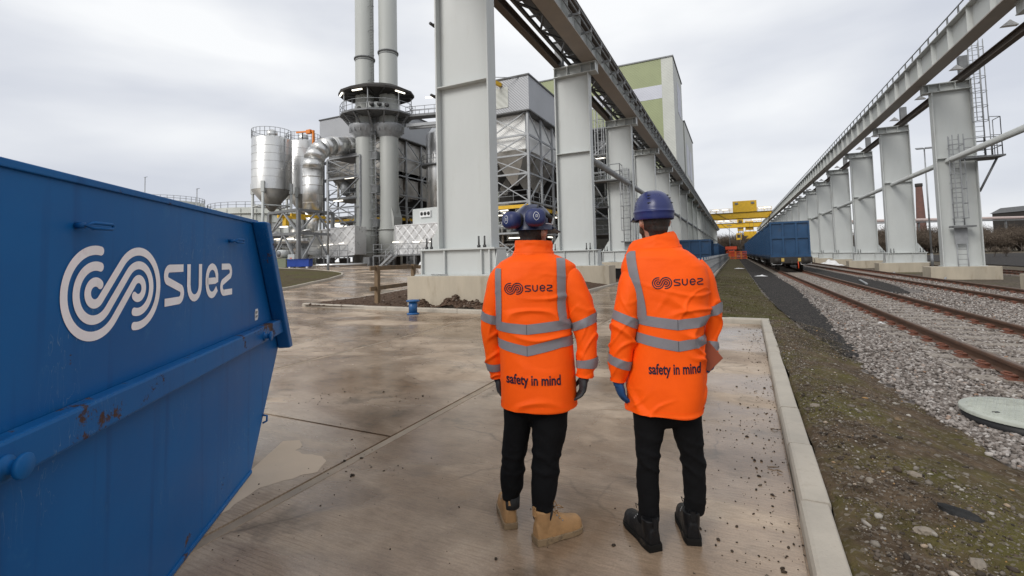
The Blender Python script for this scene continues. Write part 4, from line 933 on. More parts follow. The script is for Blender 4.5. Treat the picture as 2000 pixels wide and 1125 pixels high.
# ================================================================ LAMP POSTS
def lamp_post(loc, h, label, twin=True, r=.085, base=True):
    o = empty('lamp_post', loc, label, 'lamp post')
    MB().tube([(0, 0, 0), (0, 0, 1.3)], r * 1.35, 12).build('base_section', 'galv', o); MB().tube([(0, 0, 1.3), (0, 0, h)], [r, r * .65], 12).build('pole', 'galv', o)
    for s in ((-1, 1) if twin else (1,)):
        b = MB().box((s * .38 if twin else .5, -.1, h + .02), (.62, .5, .10), ry=-.0, rx=.35); bevel(b.build('lamp_head', 'galvd', o), .02)
    if twin: MB().beam((-.5, 0, h - .02), (.5, 0, h - .02), .06).build('arm', 'galv', o)
    else: MB().tube([(0, 0, h - .05), (.3, -.05, h)], .035, 6).build('arm', 'galv', o)
    return o
lamp_post((17.6, 59.4, gz(17.6, 59.4)), 11.8, 'tall galvanised post with twin floodlights behind the crane columns')
lamp_post((-28.4, 26.4, gz(-28.4, 26.4)), 7.7, 'slim galvanised lamp post standing on the grass island', twin=False, r=.075)
lamp_post((-1.0, 150, .1), 9.3, 'far lamp post behind the orange barriers near the containers', r=.1); lamp_post((1.9, 160, .1), 9.0, 'far lamp post behind the orange barriers near the train', r=.1)
# ================================================================ SMALL THINGS
bo = empty('steel_bollard', (-8.36, 10.85, 0), 'squat blue steel mooring style bollard standing on the wet yard', 'bollard')
MT['bollard'] = pm('bollard blue', (.012, .085, .24), .4, var=.12)
MB().lathe((0, 0, 0), [(.175, .0), (.175, .035), (.13, .05)], 28).build('base_flange', 'bollard', bo); MB().lathe((0, 0, 0), [(.12, .045), (.12, .35)], 28).build('shaft', 'bollard', bo); MB().lathe((0, 0, 0), [(.125, .345), (.185, .365), (.195, .385), (.185, .405), (.12, .415)], 28).build('top_flange', 'bollard', bo)
wf = empty('timber_fence', (-11.0, 12.35, .1), 'short timber post and rail fence beside the first crane column', 'fence')
pA, pB, pC = Vector((-11.0, 12.35, 0)), Vector((-11.75, 15.3, 0)), Vector((-9.8, 18.5, 0))
for p, w_ in ((pA, .15), (pB, .15), (pC, .13)): bevel(MB().bb(p.x - w_ / 2 + 11.0, p.x + w_ / 2 + 11.0, p.y - .07 - 12.35, p.y + .07 - 12.35, -.1, 1.28).build('post', 'wood', wf), .01)
def rel(p, z): return (p.x + 11.0, p.y - 12.35, z)
e0 = pA + (pA - pB) * .12 + Vector((0, -.09, 0)); e1 = pB + (pB - pA) * .02 + Vector((0, -.09, 0))
MB().beam(rel(e0, 1.20), rel(e1, 1.17), .04, .14).build('rail', 'wood', wf); MB().beam(rel(e0, .52), rel(e1, .50), .04, .14).build('rail', 'wood', wf)
e2 = pC + Vector((0, -.09, 0)); MB().beam(rel(e1 + (e2 - e1) * .01, 1.17), rel(e2, 1.15), .04, .14).build('rail', 'wood', wf)
o = bevel(MB().bb(-.55, .55, -.35, .35, 0, .56).build('storage_box', 'black'), .02); o.location = (-6.45, 27.6, .16)
o = empty('storage_crate', (-6.3, 27.8, .12), 'black lidded storage box beside the second plant side plinth', 'box'); bx_ = bpy.data.objects['storage_box']; bx_.parent = o; bx_.location = (0, 0, .02); bx_.name = 'box_body'; bevel(MB().bb(-.58, .58, -.38, .38, .583, .64).build('lid', 'black', o), .015)
for x in (-.45, .45): MB().bb(x - .05, x + .05, -.375, -.351, .3, .4).build('latch', 'galvd', o)
mh = empty('manhole_cover', (2.30, 5.72, .0), 'round pale chequered chamber cover sitting proud of the ballast', 'cover', rz=.4)
MT['cover'] = pm('pale cover', (.40, .42, .37), .6, var=.15, vscale=5, stain=(.16, .15, .12), stain_amt=.6, stain_scale=4)
MB().lathe((0, 0, 0), [(.455, -.06), (.455, .045), (.43, .05)], 48).build('chamber_ring', 'black', mh); MB().lathe((0, 0, 0), [(.47, .052), (.47, .078), (.462, .084), (.0, .086)], 56, caps=False).build('cover_plate', 'cover', mh)
b = MB()
for i in range(-9, 10):
    for j in range(-9, 10):
        x, y = i * .045, j * .045
        if math.hypot(x, y) < .42: b.box((x, y, .087), (.03, .009, .006), rz=R(45) if (i + j) % 2 else R(-45))
tag(b.build('tread_studs', 'cover', mh), kind='stuff')
for x in (-.3, .3): MB().box((x, 0, .088), (.05, .02, .006)).build('lifting_slot', 'black', mh)
# steel offcuts
for i, (x, y, z, a, L_, lb) in enumerate(((5.3, 26.4, .03, 1.45, 3.2, 'bright steel channel offcut lying on the cinder strip between the tracks'), (11.0, 35.3, -.28, 1.25, 3.0, 'steel tube lying in front of the laddered column plinth'), (9.9, 40.5, -.16, 1.3, 3.2, 'steel tube lying beside the second track'), (4.75, 20.0, -.0, 1.2, .5, 'short bright steel plate lying beside the rail'))):
    o = MB().beam((-L_ / 2, 0, .03), (L_ / 2, 0, .03), .09, .05).build('steel_offcut', 'galv'); o.location = (x, y, z); o.rotation_euler = (0, 0, a); tag(o, lb, 'offcut')
# plastic sheet heap and scraps of litter
def rag(name, loc, sx, sy, sz, mat, label, cat, sd_):
    P = []
    for i in range(22):
        P.append([])
        for j in range(16):
            u, v = i / 21 * 2 - 1, j / 15 * 2 - 1; rr2 = max(0, 1 - u * u - v * v * .9)
            P[-1].append((u * sx * (1 + .15 * noise.noise((u * 2, v * 2, sd_))), v * sy * (1 + .2 * noise.noise((u * 3, v * 2, sd_ + 2))), max(.004, sz * rr2 * (.7 + 1.0 * noise.noise((u * 2.2, v * 2.2, sd_ + 5))) + .06 * sz * noise.noise((u * 7, v * 7, sd_)))))
    b = MB(); b.grid(P); o = b.build(name, mat); fixn(o); o.location = loc; m_ = o.modifiers.new('s', 'SOLIDIFY'); m_.thickness = .006; return tag(o, label, cat)
rag('plastic_sheet', (9.9, 64, -.2), 1.3, .9, .6, 'white', 'crumpled white plastic sheet heaped beside the track side columns', 'sheet', 1.0)
rag('litter_bag', (2.90, 14.2, -.03), .10, .08, .06, 'white', 'small crumpled white wrapper on the ballast beside the rail', 'litter', 4.0)
rag('litter_bag', (2.72, 12.2, -.03), .09, .06, .05, 'white', 'crumpled white and red carton on the ballast', 'litter', 6.0)
rag('litter_bag', (1.45, 33, .03), .35, .2, .08, 'white', 'flattened white sheet scrap on the cinder path edge', 'litter', 8.0)
rag('litter_bag', (.35, 46, .1), .4, .3, .08, 'white', 'flattened white paper scrap on the grassy verge', 'litter', 9.0)
rag('tree_root', (1.20, 5.15, .03), .12, .06, .05, 'wood', 'gnarled brown root lump lying on the verge by the ballast', 'root', 12.0)
# ================================================================ BACKGROUND
MT['twig'] = rndcol('bare twigs', [(0, (.07, .052, .04)), (.6, (.13, .10, .078)), (1, (.20, .165, .125))], .95, 0)
def tree_meshes(h, spread, ntw, seed):
    rd = random.Random(seed); b = MB(); tips = []
    def grow(p, d, L, r, lev):
        q = p + d * L; mid = p + d * (L * .5) + Vector((rd.gauss(0, L * .05), rd.gauss(0, L * .05), 0)); b.tube([p, mid, q], [r, r * .8, r * .6], 4 if lev else 6, cap=False)
        tips.append((q, lev))
        if lev >= 3: return
        for k in range(rd.randint(3, 4) if lev < 2 else 3):
            nd = (d + Vector((rd.gauss(0, spread), rd.gauss(0, spread), rd.gauss(.15, .25)))).normalized(); grow(p + d * (L * rd.uniform(.55, 1.0)), nd, L * rd.uniform(.55, .78), r * .55, lev + 1)
    for s in range(2): grow(Vector((rd.gauss(0, .3) * s, rd.gauss(0, .3) * s, -.2)), Vector((rd.gauss(0, .12), rd.gauss(0, .12), 1)).normalized(), h * .36, h * .02, 0)
    trunk = b.mesh('trunk', 'bark'); vs = []; fs = []
    tp = [t for t in tips if t[1] >= 1]
    for k in range(ntw):
        p, lv = rd.choice(tp); p = p + Vector((rd.gauss(0, h * .05), rd.gauss(0, h * .05), rd.gauss(-h * .02, h * .05))); d = Vector((rd.gauss(0, 1), rd.gauss(0, 1), rd.gauss(.5, .8))).normalized(); L = h * rd.uniform(.05, .13); sd_ = d.cross(Vector((rd.gauss(0, 1), rd.gauss(0, 1), rd.gauss(0, 1)))).normalized() * (h * .0034)
        i = len(vs); vs += [p - sd_, p + sd_, p + d * L]; fs.append((i, i + 1, i + 2))
        e_ = d + Vector((rd.gauss(0, .6), rd.gauss(0, .6), rd.gauss(0, .6))); m = p + d * L * .5; i = len(vs); vs += [m - sd_ * .7, m + sd_ * .7, m + e_ * L * .6]; fs.append((i, i + 1, i + 2))
    me = bpy.data.meshes.new('crown'); me.from_pydata([tuple(v) for v in vs], [], fs); me.materials.append(MT['twig']); at = me.attributes.new('rnd', 'FLOAT', 'FACE'); at.data.foreach_set('value', rng.uniform(0, 1, len(fs)).astype(np.float32))
    return trunk, me
TV = [tree_meshes(1.0, .42, 1500, s) for s in range(5)]; SV = [tree_meshes(1.0, .75, 2000, s + 20) for s in range(4)]
def tree(loc, h, wd, kind, label, grp, rot):
    nm = 'bare_tree' if kind == 't' else 'bare_shrub'
    r = empty(nm, loc, label, 'tree' if kind == 't' else 'shrub', grp, rz=rot); t_, c_ = random.choice(TV if kind == 't' else SV)
    inst('trunk', t_, r, scale=(wd, wd, h)); inst('crown', c_, r, scale=(wd, wd, h)); return r
k = 0
for row, (n_, d0) in enumerate(((44, 118), (40, 128), (30, 142))):
    for i in range(n_):
        f = (i + random.uniform(-.35, .35)) / (n_ - 1); px = 1480 + f * 600
        v = CM @ np.array([px - 1000, 0, 908.]) / 908 * (d0 + random.uniform(-4, 4)); x, y = float(v[0]), float(v[1])
        h = random.uniform(7.5, 10.0) if row < 2 else random.uniform(9.5, 14)
        tree((x, y, gz(x, y) - .1), h, h * random.uniform(.85, 1.15), 's' if row < 2 else 't', ['dense brown bare shrub in the front of the thicket beyond the tracks', 'dense brown bare shrub inside the thicket beyond the tracks', 'bare brown tree rising behind the thicket beyond the tracks'][row], ['shrubs fronting the thicket', 'shrubs inside the thicket', 'trees behind the thicket'][row], random.uniform(0, 6.28))
for i in range(46):
    x = random.uniform(-26, 34); y = random.uniform(255, 320); h = random.uniform(13, 19) * (1 if y < 300 else 1.15)
    tree((x, y, 0), h, h * random.uniform(.7, .95), 't', 'tall bare tree in the wood closing the view beyond the cranes', 'trees of the wood beyond the cranes', random.uniform(0, 6.28))
tree((35.5, 95, gz(35.5, 95)), 2.6, 2.6, 's', 'small lone bare shrub standing on the open ground before the thicket', None, 1.0)
b = MB(); b.grid([[(x, y, 0 if y < 300 else min(6, (y - 300) * .03)) for y in (230, 300, 420, 600)] for x in (-200, -60, 0, 60, 200, 500)]); o = b.build('wooded_rise', 'field'); o.location = (0, 0, .02); struct(o)
# brick chimney stack
ch = empty('brick_chimney', (73, 255.5, 0), 'tall tapering old brick chimney standing beyond the thicket', 'chimney')
MB().lathe((0, 0, 0), [(2.0, 0), (1.95, 3), (1.15, 27.8)], 20).build('shaft', 'brick', ch); MB().lathe((0, 0, 0), [(1.15, 27.8), (1.32, 28.1), (1.32, 29.3), (.9, 29.3)], 20).build('crown', 'soot', ch)
# dark shed and long pipe bridge on the far right
sh = empty('industrial_shed', (150, 352, 0), 'long dark industrial shed with stepped roof far beyond the thicket', 'building', rz=R(25))
MB().bb(-14, 60, -10, 10, 0, 20).build('wall', 'soot', sh); fixn(MB().prism([(-14.5, 0, 20), (-8, 0, 23.2), (60, 0, 24), (60, 0, 20)], (0, -11, 0), (0, 11, 0)).build('roof', 'darksteel', sh))
MB().bb(-14, 60, -10.2, -10.01, 17.2, 18.2).build('window_band', 'galvd', sh)
pb = empty('pipe_bridge', (96, 235, 0), 'long pinkish pipe carried on trestles behind the thicket', 'pipe bridge', rz=R(25.5))
MT['pinkpipe'] = pm('faded pipe', (.42, .34, .32), .6); MB().tube([(-70, 0, 11.9), (90, 0, 11.9)], .55, 10).build('pipe', 'pinkpipe', pb); MB().bb(-70, 90, -.8, .8, 10.9, 11.25).build('deck', 'galvd', pb)
for x in range(-70, 91, 16): MB().beam((x, 0, 0), (x, 0, 10.9), .5).build('trestle', 'galvd', pb)
# storage tanks behind the skip
def tank(x, y, r, h, label):
    o = empty('storage_tank', (x, y, 1.0), label, 'tank'); MB().lathe((0, 0, 0), [(r, 0), (r, h)], 64).build('shell', 'pale', o); MB().lathe((0, 0, 0), [(r, h), (r * .5, h + .6), (.05, h + .8)], 48, caps=False).build('roof', 'pale', o)
    pts = [(r * math.cos(a), r * math.sin(a), h) for a in np.linspace(0, 2 * math.pi, 40)]; railing(pts, 1.2, 3.0, .05, parent=o)
    for z in (h * .9, h * .75): MB().lathe((0, 0, 0), [(r + .01, z - .12), (r + .25, z - .1), (r + .25, z + .1), (r + .01, z + .12)], 48, caps=False).build('wind_girder', 'pale', o)
    for k in range(24): a = k / 24 * 6.283; MB().box(((r + .06) * math.cos(a), (r + .06) * math.sin(a), h * .5), (.1, .1, h * .96), rz=a).build('shell_rib', 'pale', o)
    return o
tank(-131.5, 69.5, 8.2, 16.6, 'wide pale storage tank with lattice wind girder behind the skip'); tank(-100.0, 74.0, 11.5, 12.6, 'wide pale storage tank with railed roof between the skip and the silo')
lamp_post((-129.5, 63.5, 1), 22.3, 'lamp post leaning lamp arm above the far storage tank', twin=False, r=.14); lamp_post((-112, 65.5, 1), 18.2, 'lamp post with lamp arm between the two storage tanks', twin=False, r=.14)
# ================================================================ PROCESS PLANT
GP = 1.0
def member(nm, p, q, wd, mat, par, h=None): return MB().beam(p, q, wd, h or wd).build(nm, mat, par)
def steel_frame(root, x0, x1, y0, y1, zs, nx, ny, wd=.26, mat='galv', brace='x', faces='fr', bw=.15, inner=True):
    """braced frame; faces: f front(y0), r right(x1), l left(x0), b back"""
    xs = np.linspace(x0, x1, nx + 1); ys = np.linspace(y0, y1, ny + 1)
    def face(pts, skip0=False):
        for p in pts[1 if skip0 else 0:]: member('post', (p[0], p[1], zs[0]), (p[0], p[1], zs[-1]), wd, mat, root)
        for a, c in zip(pts[:-1], pts[1:]):
            for z in zs[1:]: member('beam', (a[0], a[1], z), (c[0], c[1], z), wd * .8, mat, root)
            for k, (za, zb) in enumerate(zip(zs[:-1], zs[1:])):
                if brace == 'x' or (brace == 'z' and k % 2 == 0): member('brace', (a[0], a[1], za), (c[0], c[1], zb), bw, mat, root)
                if brace == 'x' or (brace == 'z' and k % 2): member('brace', (c[0], c[1], za), (a[0], a[1], zb), bw * .93, mat, root)
    if 'f' in faces: face([(x, y0) for x in xs])
    if 'r' in faces: face([(x1, y) for y in ys], 'f' in faces)
    if 'l' in faces: face([(x0 - .001, y) for y in ys])
    if 'b' in faces: face([(x, y1) for x in xs])
def hopper(root, cx, cy, wx, wy, z1, z0, mat='alumd'):
    t = .25; b = MB().add([(cx - wx, cy - wy, z1), (cx + wx, cy - wy, z1), (cx + wx, cy + wy, z1), (cx - wx, cy + wy, z1), (cx - t, cy - t, z0), (cx + t, cy - t, z0), (cx + t, cy + t, z0), (cx - t, cy + t, z0)], [(0, 1, 5, 4), (1, 2, 6, 5), (2, 3, 7, 6), (3, 0, 4, 7), (4, 5, 6, 7), (0, 3, 2, 1)]); return fixn(b.build('hopper', mat, root))
def tubelight(root, p, L=1.3, ax='x'):
    d = (L, .12, .12) if ax == 'x' else (.12, L, .12); return MB().box(p, d).build('strip_light', 'lamp', root)
def platform(root, x0, x1, y0, y1, z, rail='fr', mat='galvd'):
    MB().bb(x0, x1, y0, y1, z - .18, z).build('platform', mat, root)
    pts = []
    if 'f' in rail: railing([(x0, y0 + .05, z), (x1, y0 + .05, z)], step=1.6, r=.035, parent=root)
    if 'r' in rail: railing([(x1 - .05, y0, z), (x1 - .05, y1, z)], step=1.6, r=.035, parent=root)
def clutter(root, x0, x1, y0, y1, z0, z1, n, seed):
    rd = random.Random(seed)
    for k in range(n):
        x, y, z = rd.uniform(x0, x1), rd.uniform(y0, y1), rd.uniform(z0, z1); c = rd.random(); mt = rd.choice(['galv', 'galvd', 'alumd', 'alum', 'galvd', 'colpaint'])
        if c < .35:
            r_ = rd.uniform(.06, .22); L1 = rd.uniform(1, 4); s = rd.choice([-1, 1]); MB().tube([(x, y, max(z0, z - L1)), (x, y, z), (min(x1, max(x0, x + s * rd.uniform(1, 3))), y, z)], r_, 8).build('pipe', mt, root)
        elif c < .55: MB().tube([(max(x0, x - 2.5), y, z), (min(x1, x + 2.5), y, z)], rd.uniform(.08, .3), 8).build('pipe', mt, root)
        elif c < .75: bevel(MB().box((x, y, z), (rd.uniform(.5, 1.6), rd.uniform(.5, 1.4), rd.uniform(.5, 1.8))).build('equipment_box', mt, root), .04)
        elif c < .88: MB().lathe((x, y, z), [(.3, -.9), (.6, -.6), (.6, .6), (.2, .9)], 16).build('vessel', mt, root)
        else: member('brace', (x, y, z), (x + rd.uniform(-3, 3), y, max(z0, z - 3)), .14, 'galv', root)
# ---------------------------------------------------------------- filter houses
def filter_house(name, x0, x1, y0, y1, ztop, zc, zs, label, wallmat, ny, sidepanels, seed):
    r = empty(name, ((x0 + x1) / 2, (y0 + y1) / 2, GP), label, 'plant building', 'filter houses'); r.location = (0, 0, 0)
    t = MB().bb(x0 - .35, x1 + .35, y0 - .35, y1 + .35, zc, ztop).build('clad_penthouse', 'gclad', r)
    MB().bb(x0 - .45, x1 + .45, y0 - .45, y1 + .45, ztop + .002, ztop + .16).build('roof', 'darksteel', t); MB().bb(x0 - .40, x1 + .40, y0 - .40, y1 + .40, zc - .14, zc - .002).build('eaves_trim', 'darksteel', t)
    for z in np.arange(x0, x1, 1.0): pass
    # hoist door and yellow hoist beam on the front
    dx = x1 - 3.6; MB().bb(dx, dx + 1.7, y0 - .40, y0 - .352, zc + .5, ztop - .8).build('hoist_door', 'pale', t); MB().beam((dx + .9, y0 - .4, ztop - .5), (dx + .3, y0 - 2.4, ztop - .35), .3, .35).build('hoist_beam', 'yellow', r)
    MB().tube([(dx + .3, y0 - 2.3, ztop - .2), (dx + 2.9, y0 - .36, ztop - .1)], .04, 5).build('tie_rod', 'galv', r)
    # lining and hoppers
    zl = zs[-3] + .7
    MB().bb(x0 + .5, x1 - .5, y0 + .5, y1 - .5, zl, zc).build('lining', wallmat, r)
    if sidepanels:
        ys = np.linspace(y0, y1, ny + 1)
        for a, c in zip(ys[:-1], ys[1:]):
            for za, zb in zip(zs[2:-1], zs[3:]): MB().bb(x1 - .46, x1 - .40, a + .25, c - .25, max(za + .2, zl), min(zb, zc) - .25).build('side_panel', 'alumd', r)
    wx = (x1 - x0 - 1) / 4
    for i in range(2):
        for j in range(3): hopper(r, x0 + .5 + wx * (1 + 2 * i), y0 + .5 + (y1 - y0 - 1) / 6 * (1 + 2 * j), wx - .02, (y1 - y0 - 1) / 6 - .02, zl - .01, zl - 3.4)
    steel_frame(r, x0, x1, y0, y1, zs, 2, ny, faces='f', bw=.11, wd=.22); steel_frame(r, x0, x1, y0, y1, zs, 2, ny, faces='fr'.replace('f', ''), brace='z', bw=.11, wd=.2)
    for z in zs[1:3]: platform(r, x0 + .6, x1 - .3, y0 + .3, y1 - .3, z + .1)
    clutter(r, x0 + .8, x1 - .8, y0 + .8, y1 - 1, GP + .3, zs[2] - .3, 26, seed)
    MB().bb(x0 + .5, x1 - .5, y1 - .3, y1 - .1, GP, zl).build('back_wall', 'soot', r)
    rd = random.Random(seed + 5)
    for k in range(9): tubelight(r, (rd.uniform(x0 + 1, x1 - .8), y0 + rd.uniform(.4, 2), rd.choice([zs[1] - .4, zs[2] - .4, zs[1] + 2.2]) + rd.uniform(-.2, .2)), 1.2)
    for k in range(4): tubelight(r, (x1 - .2, rd.uniform(y0 + 1, y1 - 1), zs[1] - .3 + 2.3 * (k % 2)), 1.2, 'y')
    for y in (y0 + .1, ): MB().beam((x0, y, zs[2] - .45), (x1, y, zs[2] - .45), .22, .34).build('yellow_monorail', 'yellow', r)
    MB().beam((x1 - .3, y0, zs[2] - .5), (x1 - .3, y1, zs[2] - .5), .22, .34).build('yellow_monorail', 'yellow', r)
    return r
filter_house('filter_house', -27.0, -18, 42.0, 52.2, 19.6, 16.2, [.7, 4.0, 7.1, 9.9, 11.8, 13.8, 16.2], 'grey clad filter house on a braced steel frame between the first two columns', 'wclad', 3, False, 3)
filter_house('filter_house', -51.8, -40, 47.4, 57.6, 21.5, 18.0, [.9, 4.3, 7.6, 10.3, 12.9, 15.4, 18.0], 'grey clad filter house on a steel frame behind the twin stacks', 'alumd', 3, True, 9)
# stair tower beside the nearer filter house
st_ = empty('ladder_tower', (-27.3, 41.2, 1), 'narrow galvanised ladder tower on the left of the nearer filter house', 'ladder tower'); st_.location = (0, 0, 0)
for x in (-27.6, -26.9):
    for y in (40.6, 41.4): member('post', (x, y, 1), (x, y, 18.5), .1, 'galvd', st_)
for z in np.arange(2, 18.5, .6): MB().bb(-27.65, -26.85, 40.6, 40.64, float(z), float(z) + .06).build('rung', 'galv', st_)
# ---------------------------------------------------------------- green boiler house
gh = empty('boiler_house', (-11, 112, 0), 'huge green clad boiler house with lilac band and pale corner', 'building'); gh.location = (0, 0, 0)
MB().bb(-62, -13.6, 112, 132, 0, 38.0).build('lower_wall', 'green', gh); MB().bb(-62, -13.6, 111.96, 132, 38.003, 41.2).build('band', 'band', gh); MB().bb(-62, -13.6, 112, 132, 41.203, 47.4).build('upper_wall', 'green', gh)
MB().bb(-13.597, -11, 112, 132, 0, 47.4).build('corner_wall', 'pale', gh); MB().bb(-62.2, -10.8, 111.8, 132.2, 47.403, 47.7).build('roof', 'galvd', gh)
MB().bb(-10.998, -10.93, 120, 128, 36.5, 44).build('louvre_panel', 'band', gh)
g2 = empty('turbine_hall', (-11, 136, 0), 'lower pale clad hall stepping down behind the green boiler house', 'building'); g2.location = (0, 0, 0)
MB().bb(-50, -11, 136, 165, 0, 38.2).build('wall', 'pale', g2); MB().bb(-50.2, -10.8, 135.8, 165.2, 38.203, 38.5).build('roof', 'galvd', g2)
for y in (140, 150): MB().bb(-10.998, -10.93, y, y + 7, 24, 33).build('louvre_panel', 'band', g2)
MB().bb(-14.0, -11.2, 113.0, 131, -.5, -.1).build('footing', 'concrete', gh)
# greenish lower annex and open process steel before it
an = empty('process_structure', (-20, 66, 1), 'open steel process structure with many railed platforms before the green building', 'plant structure'); an.location = (0, 0, 0)
steel_frame(an, -26, -12.5, 62, 78, [.8, 4.4, 8, 11.6, 15.2, 18.8], 3, 3, faces='fr', brace='z', wd=.24)
for z in (4.4, 8, 11.6, 15.2, 18.8): platform(an, -26, -12.3, 61.4, 78, z + .1)
clutter(an, -25, -13, 62.5, 70, 1, 18, 40, 21); MB().bb(-40, -13.5, 79, 92, 0, 22).build('annex_wall', 'pale', an); MB().bb(-13.497, -11.6, 84, 95, 0, 17).build('annex_tower', 'green', an)
for k in range(14): tubelight(an, (random.uniform(-25, -12.6), 61.6, random.choice([4, 7.6, 11.2, 14.8]) - .1), 1.3)
for k, (xa, ya, za) in enumerate(((-12.2, 61, 4.4), (-12.2, 63, 8.0))):
    for s in (-.4, .4): member('stair_string', (xa + s, ya - 4.2, za - 3.6), (xa + s, ya, za), .12, 'galvd', an)
    for i in range(12): MB().box((xa, ya - 4.2 + 4.2 * i / 12, za - 3.6 + 3.6 * i / 12 + .1), (.8, .28, .04)).build('stair_tread', 'galvd', an)
    railing([(xa + .4, ya - 4.2, za - 3.6), (xa + .4, ya, za)], step=1.2, r=.03, parent=an)
# ---------------------------------------------------------------- twin stacks
def stack(x, y, label, flare):
    r = empty('flue_stack', (x, y, GP), label, 'stack', 'twin flue stacks'); R0 = 1.10
    MB().lathe((0, 0, 0), [(1.28, 0), (1.28, 3.8), (1.12, 5.6), (R0, 6.2), (R0, 54)], 40).build('shell', 'stack', r)
    for z in (1.5, 4.2): MB().lathe((0, 0, 0), [(1.285, z - .06), (1.40, z - .05), (1.40, z + .05), (1.285, z + .06)], 40, caps=False).build('ring', 'stack', r)
    for z in (15.8, flare): MB().lathe((0, 0, 0), [(R0 + .005, z - .1), (R0 + .14, z - .08), (R0 + .14, z + .06), (R0 + .005, z + .08)], 40, caps=False).build('ring', 'galvd', r)
    MB().lathe((0, 0, 0), [(R0 + .002, flare - .35), (R0 + .03, flare - .34), (R0 + .03, flare - .26), (R0 + .002, flare - .25)], 40, caps=False).build('bolt_band', 'galvd', r)
    MB().lathe((0, 0, 0), [(R0 + .01, 15.2), (R0 + .65, 16.1), (R0 + .75, 16.5), (R0 + .75, 16.7), (R0 + .01, 16.7)], 40, caps=False).build('collar', 'galv', r)
    for k in range(16): a = k / 16 * 6.283; MB().box(((R0 + .36) * math.cos(a), (R0 + .36) * math.sin(a), 16.05), (.7, .05, .5), rz=a).build('collar_gusset', 'galv', r)
    for k in range(20): a = k / 20 * 6.283; MB().tube([(1.42 * math.cos(a), 1.42 * math.sin(a), 0), (1.42 * math.cos(a), 1.42 * math.sin(a), .3)], .04, 5).build('anchor_bolt', 'galvd', r)
    return r
sA = stack(-39.35, 42.29, 'tall grey flue stack with ladder up its side, further from the green building', 24.9)
sB = stack(-36.78, 43.51, 'tall grey flue stack with flared foot nearest the filter house with three fans', 25.6)
fixn(MB().prism([(-1.35, -.3, 0), (-1.35, -.3, 4.5), (-.9, -.3, 6.2), (-.9, -.3, 0)], (0, -.5, 0), (0, 1.0, 0)).build('inlet_box', 'stack', sA)); fixn(MB().prism([(1.2, 0, 0), (1.2, 0, 5.6), (.8, 0, 7.0), (.8, 0, 0)], (0, -.7, 0), (0, .8, 0)).build('inlet_box', 'stack', sB))
b = MB()
for s in (-.22, .22): b.tube([(1.25 + s, -.15, 22), (1.25 + s, -.15, 53)], .035, 5)
for z in np.arange(22, 53, .35): b.tube([(1.03, -.15, float(z)), (1.47, -.15, float(z))], .02, 4)
for z in np.arange(22, 53, 3.0): b.tube([(1.25 + .4 * math.cos(a), -.15 - .4 * math.sin(a), float(z)) for a in np.linspace(0, math.pi, 7)], .03, 4)
b.build('ladder', 'galvd', sA)
tw = empty('stack_platform', (-38.06, 42.9, 0), 'round railed sampling platform with dark canopy girdling the twin stacks', 'platform')
def ring_poly(r0, z, n=14, sx=1.0): return [(r0 * sx * math.cos(2 * math.pi * k / n + .2), r0 * math.sin(2 * math.pi * k / n + .2), z) for k in range(n)]
pang = math.atan2(1.22, 2.57); tw.rotation_euler = (0, 0, pang)
b = MB(); n = 14; P1 = ring_poly(3.4, 18.7, n, 1.28); P2 = ring_poly(3.4, 18.9, n, 1.28); b.add(P1 + P2, [tuple(range(n))[::-1], tuple(range(n, 2 * n))] + [(i, (i + 1) % n, n + (i + 1) % n, n + i) for i in range(n)]); b.build('deck', 'galvd', tw)
railing(ring_poly(3.35, 18.9, n, 1.28) + ring_poly(3.35, 18.9, n, 1.28)[:1], 1.15, 1.0, .035, parent=tw)
b = MB(); P1 = ring_poly(3.5, 21.3, n, 1.28); P2 = ring_poly(3.5, 21.55, n, 1.28); P3 = ring_poly(1.5, 22.5, n, 1.7); b.add(P1 + P2 + P3, [tuple(range(n))[::-1], tuple(range(2 * n, 3 * n))] + [(i, (i + 1) % n, n + (i + 1) % n, n + i) for i in range(n)] + [(n + i, n + (i + 1) % n, 2 * n + (i + 1) % n, 2 * n + i) for i in range(n)]); b.build('canopy', 'soot', tw)
for i, (p, q) in enumerate(zip(ring_poly(3.2, 18.7, n, 1.28), ring_poly(1.5, 17.2, n, 1.9))): member('deck_bracket', p, q, .18, 'galvd', tw); member('deck_joist', p, (q[0], q[1], 18.65), .14, 'galvd', tw)
for i in range(0, n, 2): p = ring_poly(3.2, 18.9, n, 1.28)[i]; member('canopy_post', p, (p[0], p[1], 21.3), .09, 'galv', tw)
for i in range(0, n): p = ring_poly(3.4, 21.26, n, 1.28)[i]; member('canopy_rafter', p, (p[0] * .35, p[1] * .35, 21.26), .12, 'darksteel', tw)
for a in (3.7, 4.4, 5.6): MB().box((4.3 * math.cos(a), 3.3 * math.sin(a), 21.05), (1.3, .15, .12), rz=a + 1.57).build('strip_light', 'lamp', tw)
for a in (3.4, 4.6, 5.0, 5.4): 
    o = bevel(MB().box((2.2 * math.cos(a), 2.0 * math.sin(a), 19.6), (.6, .6, .7)).build('analyser', 'colpaint', tw), .04); MB().tube([(2.2 * math.cos(a) + .35, 2 * math.sin(a) - .3, 19.6), (2.2 * math.cos(a) + .35, 2 * math.sin(a) - .6, 19.6)], .25, 12).build('fan', 'darksteel', o)
wb = empty('walkway_bridge', (-33, 44.5, 18), 'railed walkway bridge from the stack platform towards the nearer filter house', 'walkway'); wb.location = (0, 0, 0)
p, q = Vector((-34.6, 44.4, 18.6)), Vector((-26.5, 46.4, 18.6)); MB().beam(p, q, 1.3, .2).build('deck', 'galvd', wb)
sd2 = (q - p).cross(Vector((0, 0, 1))).normalized() * .62
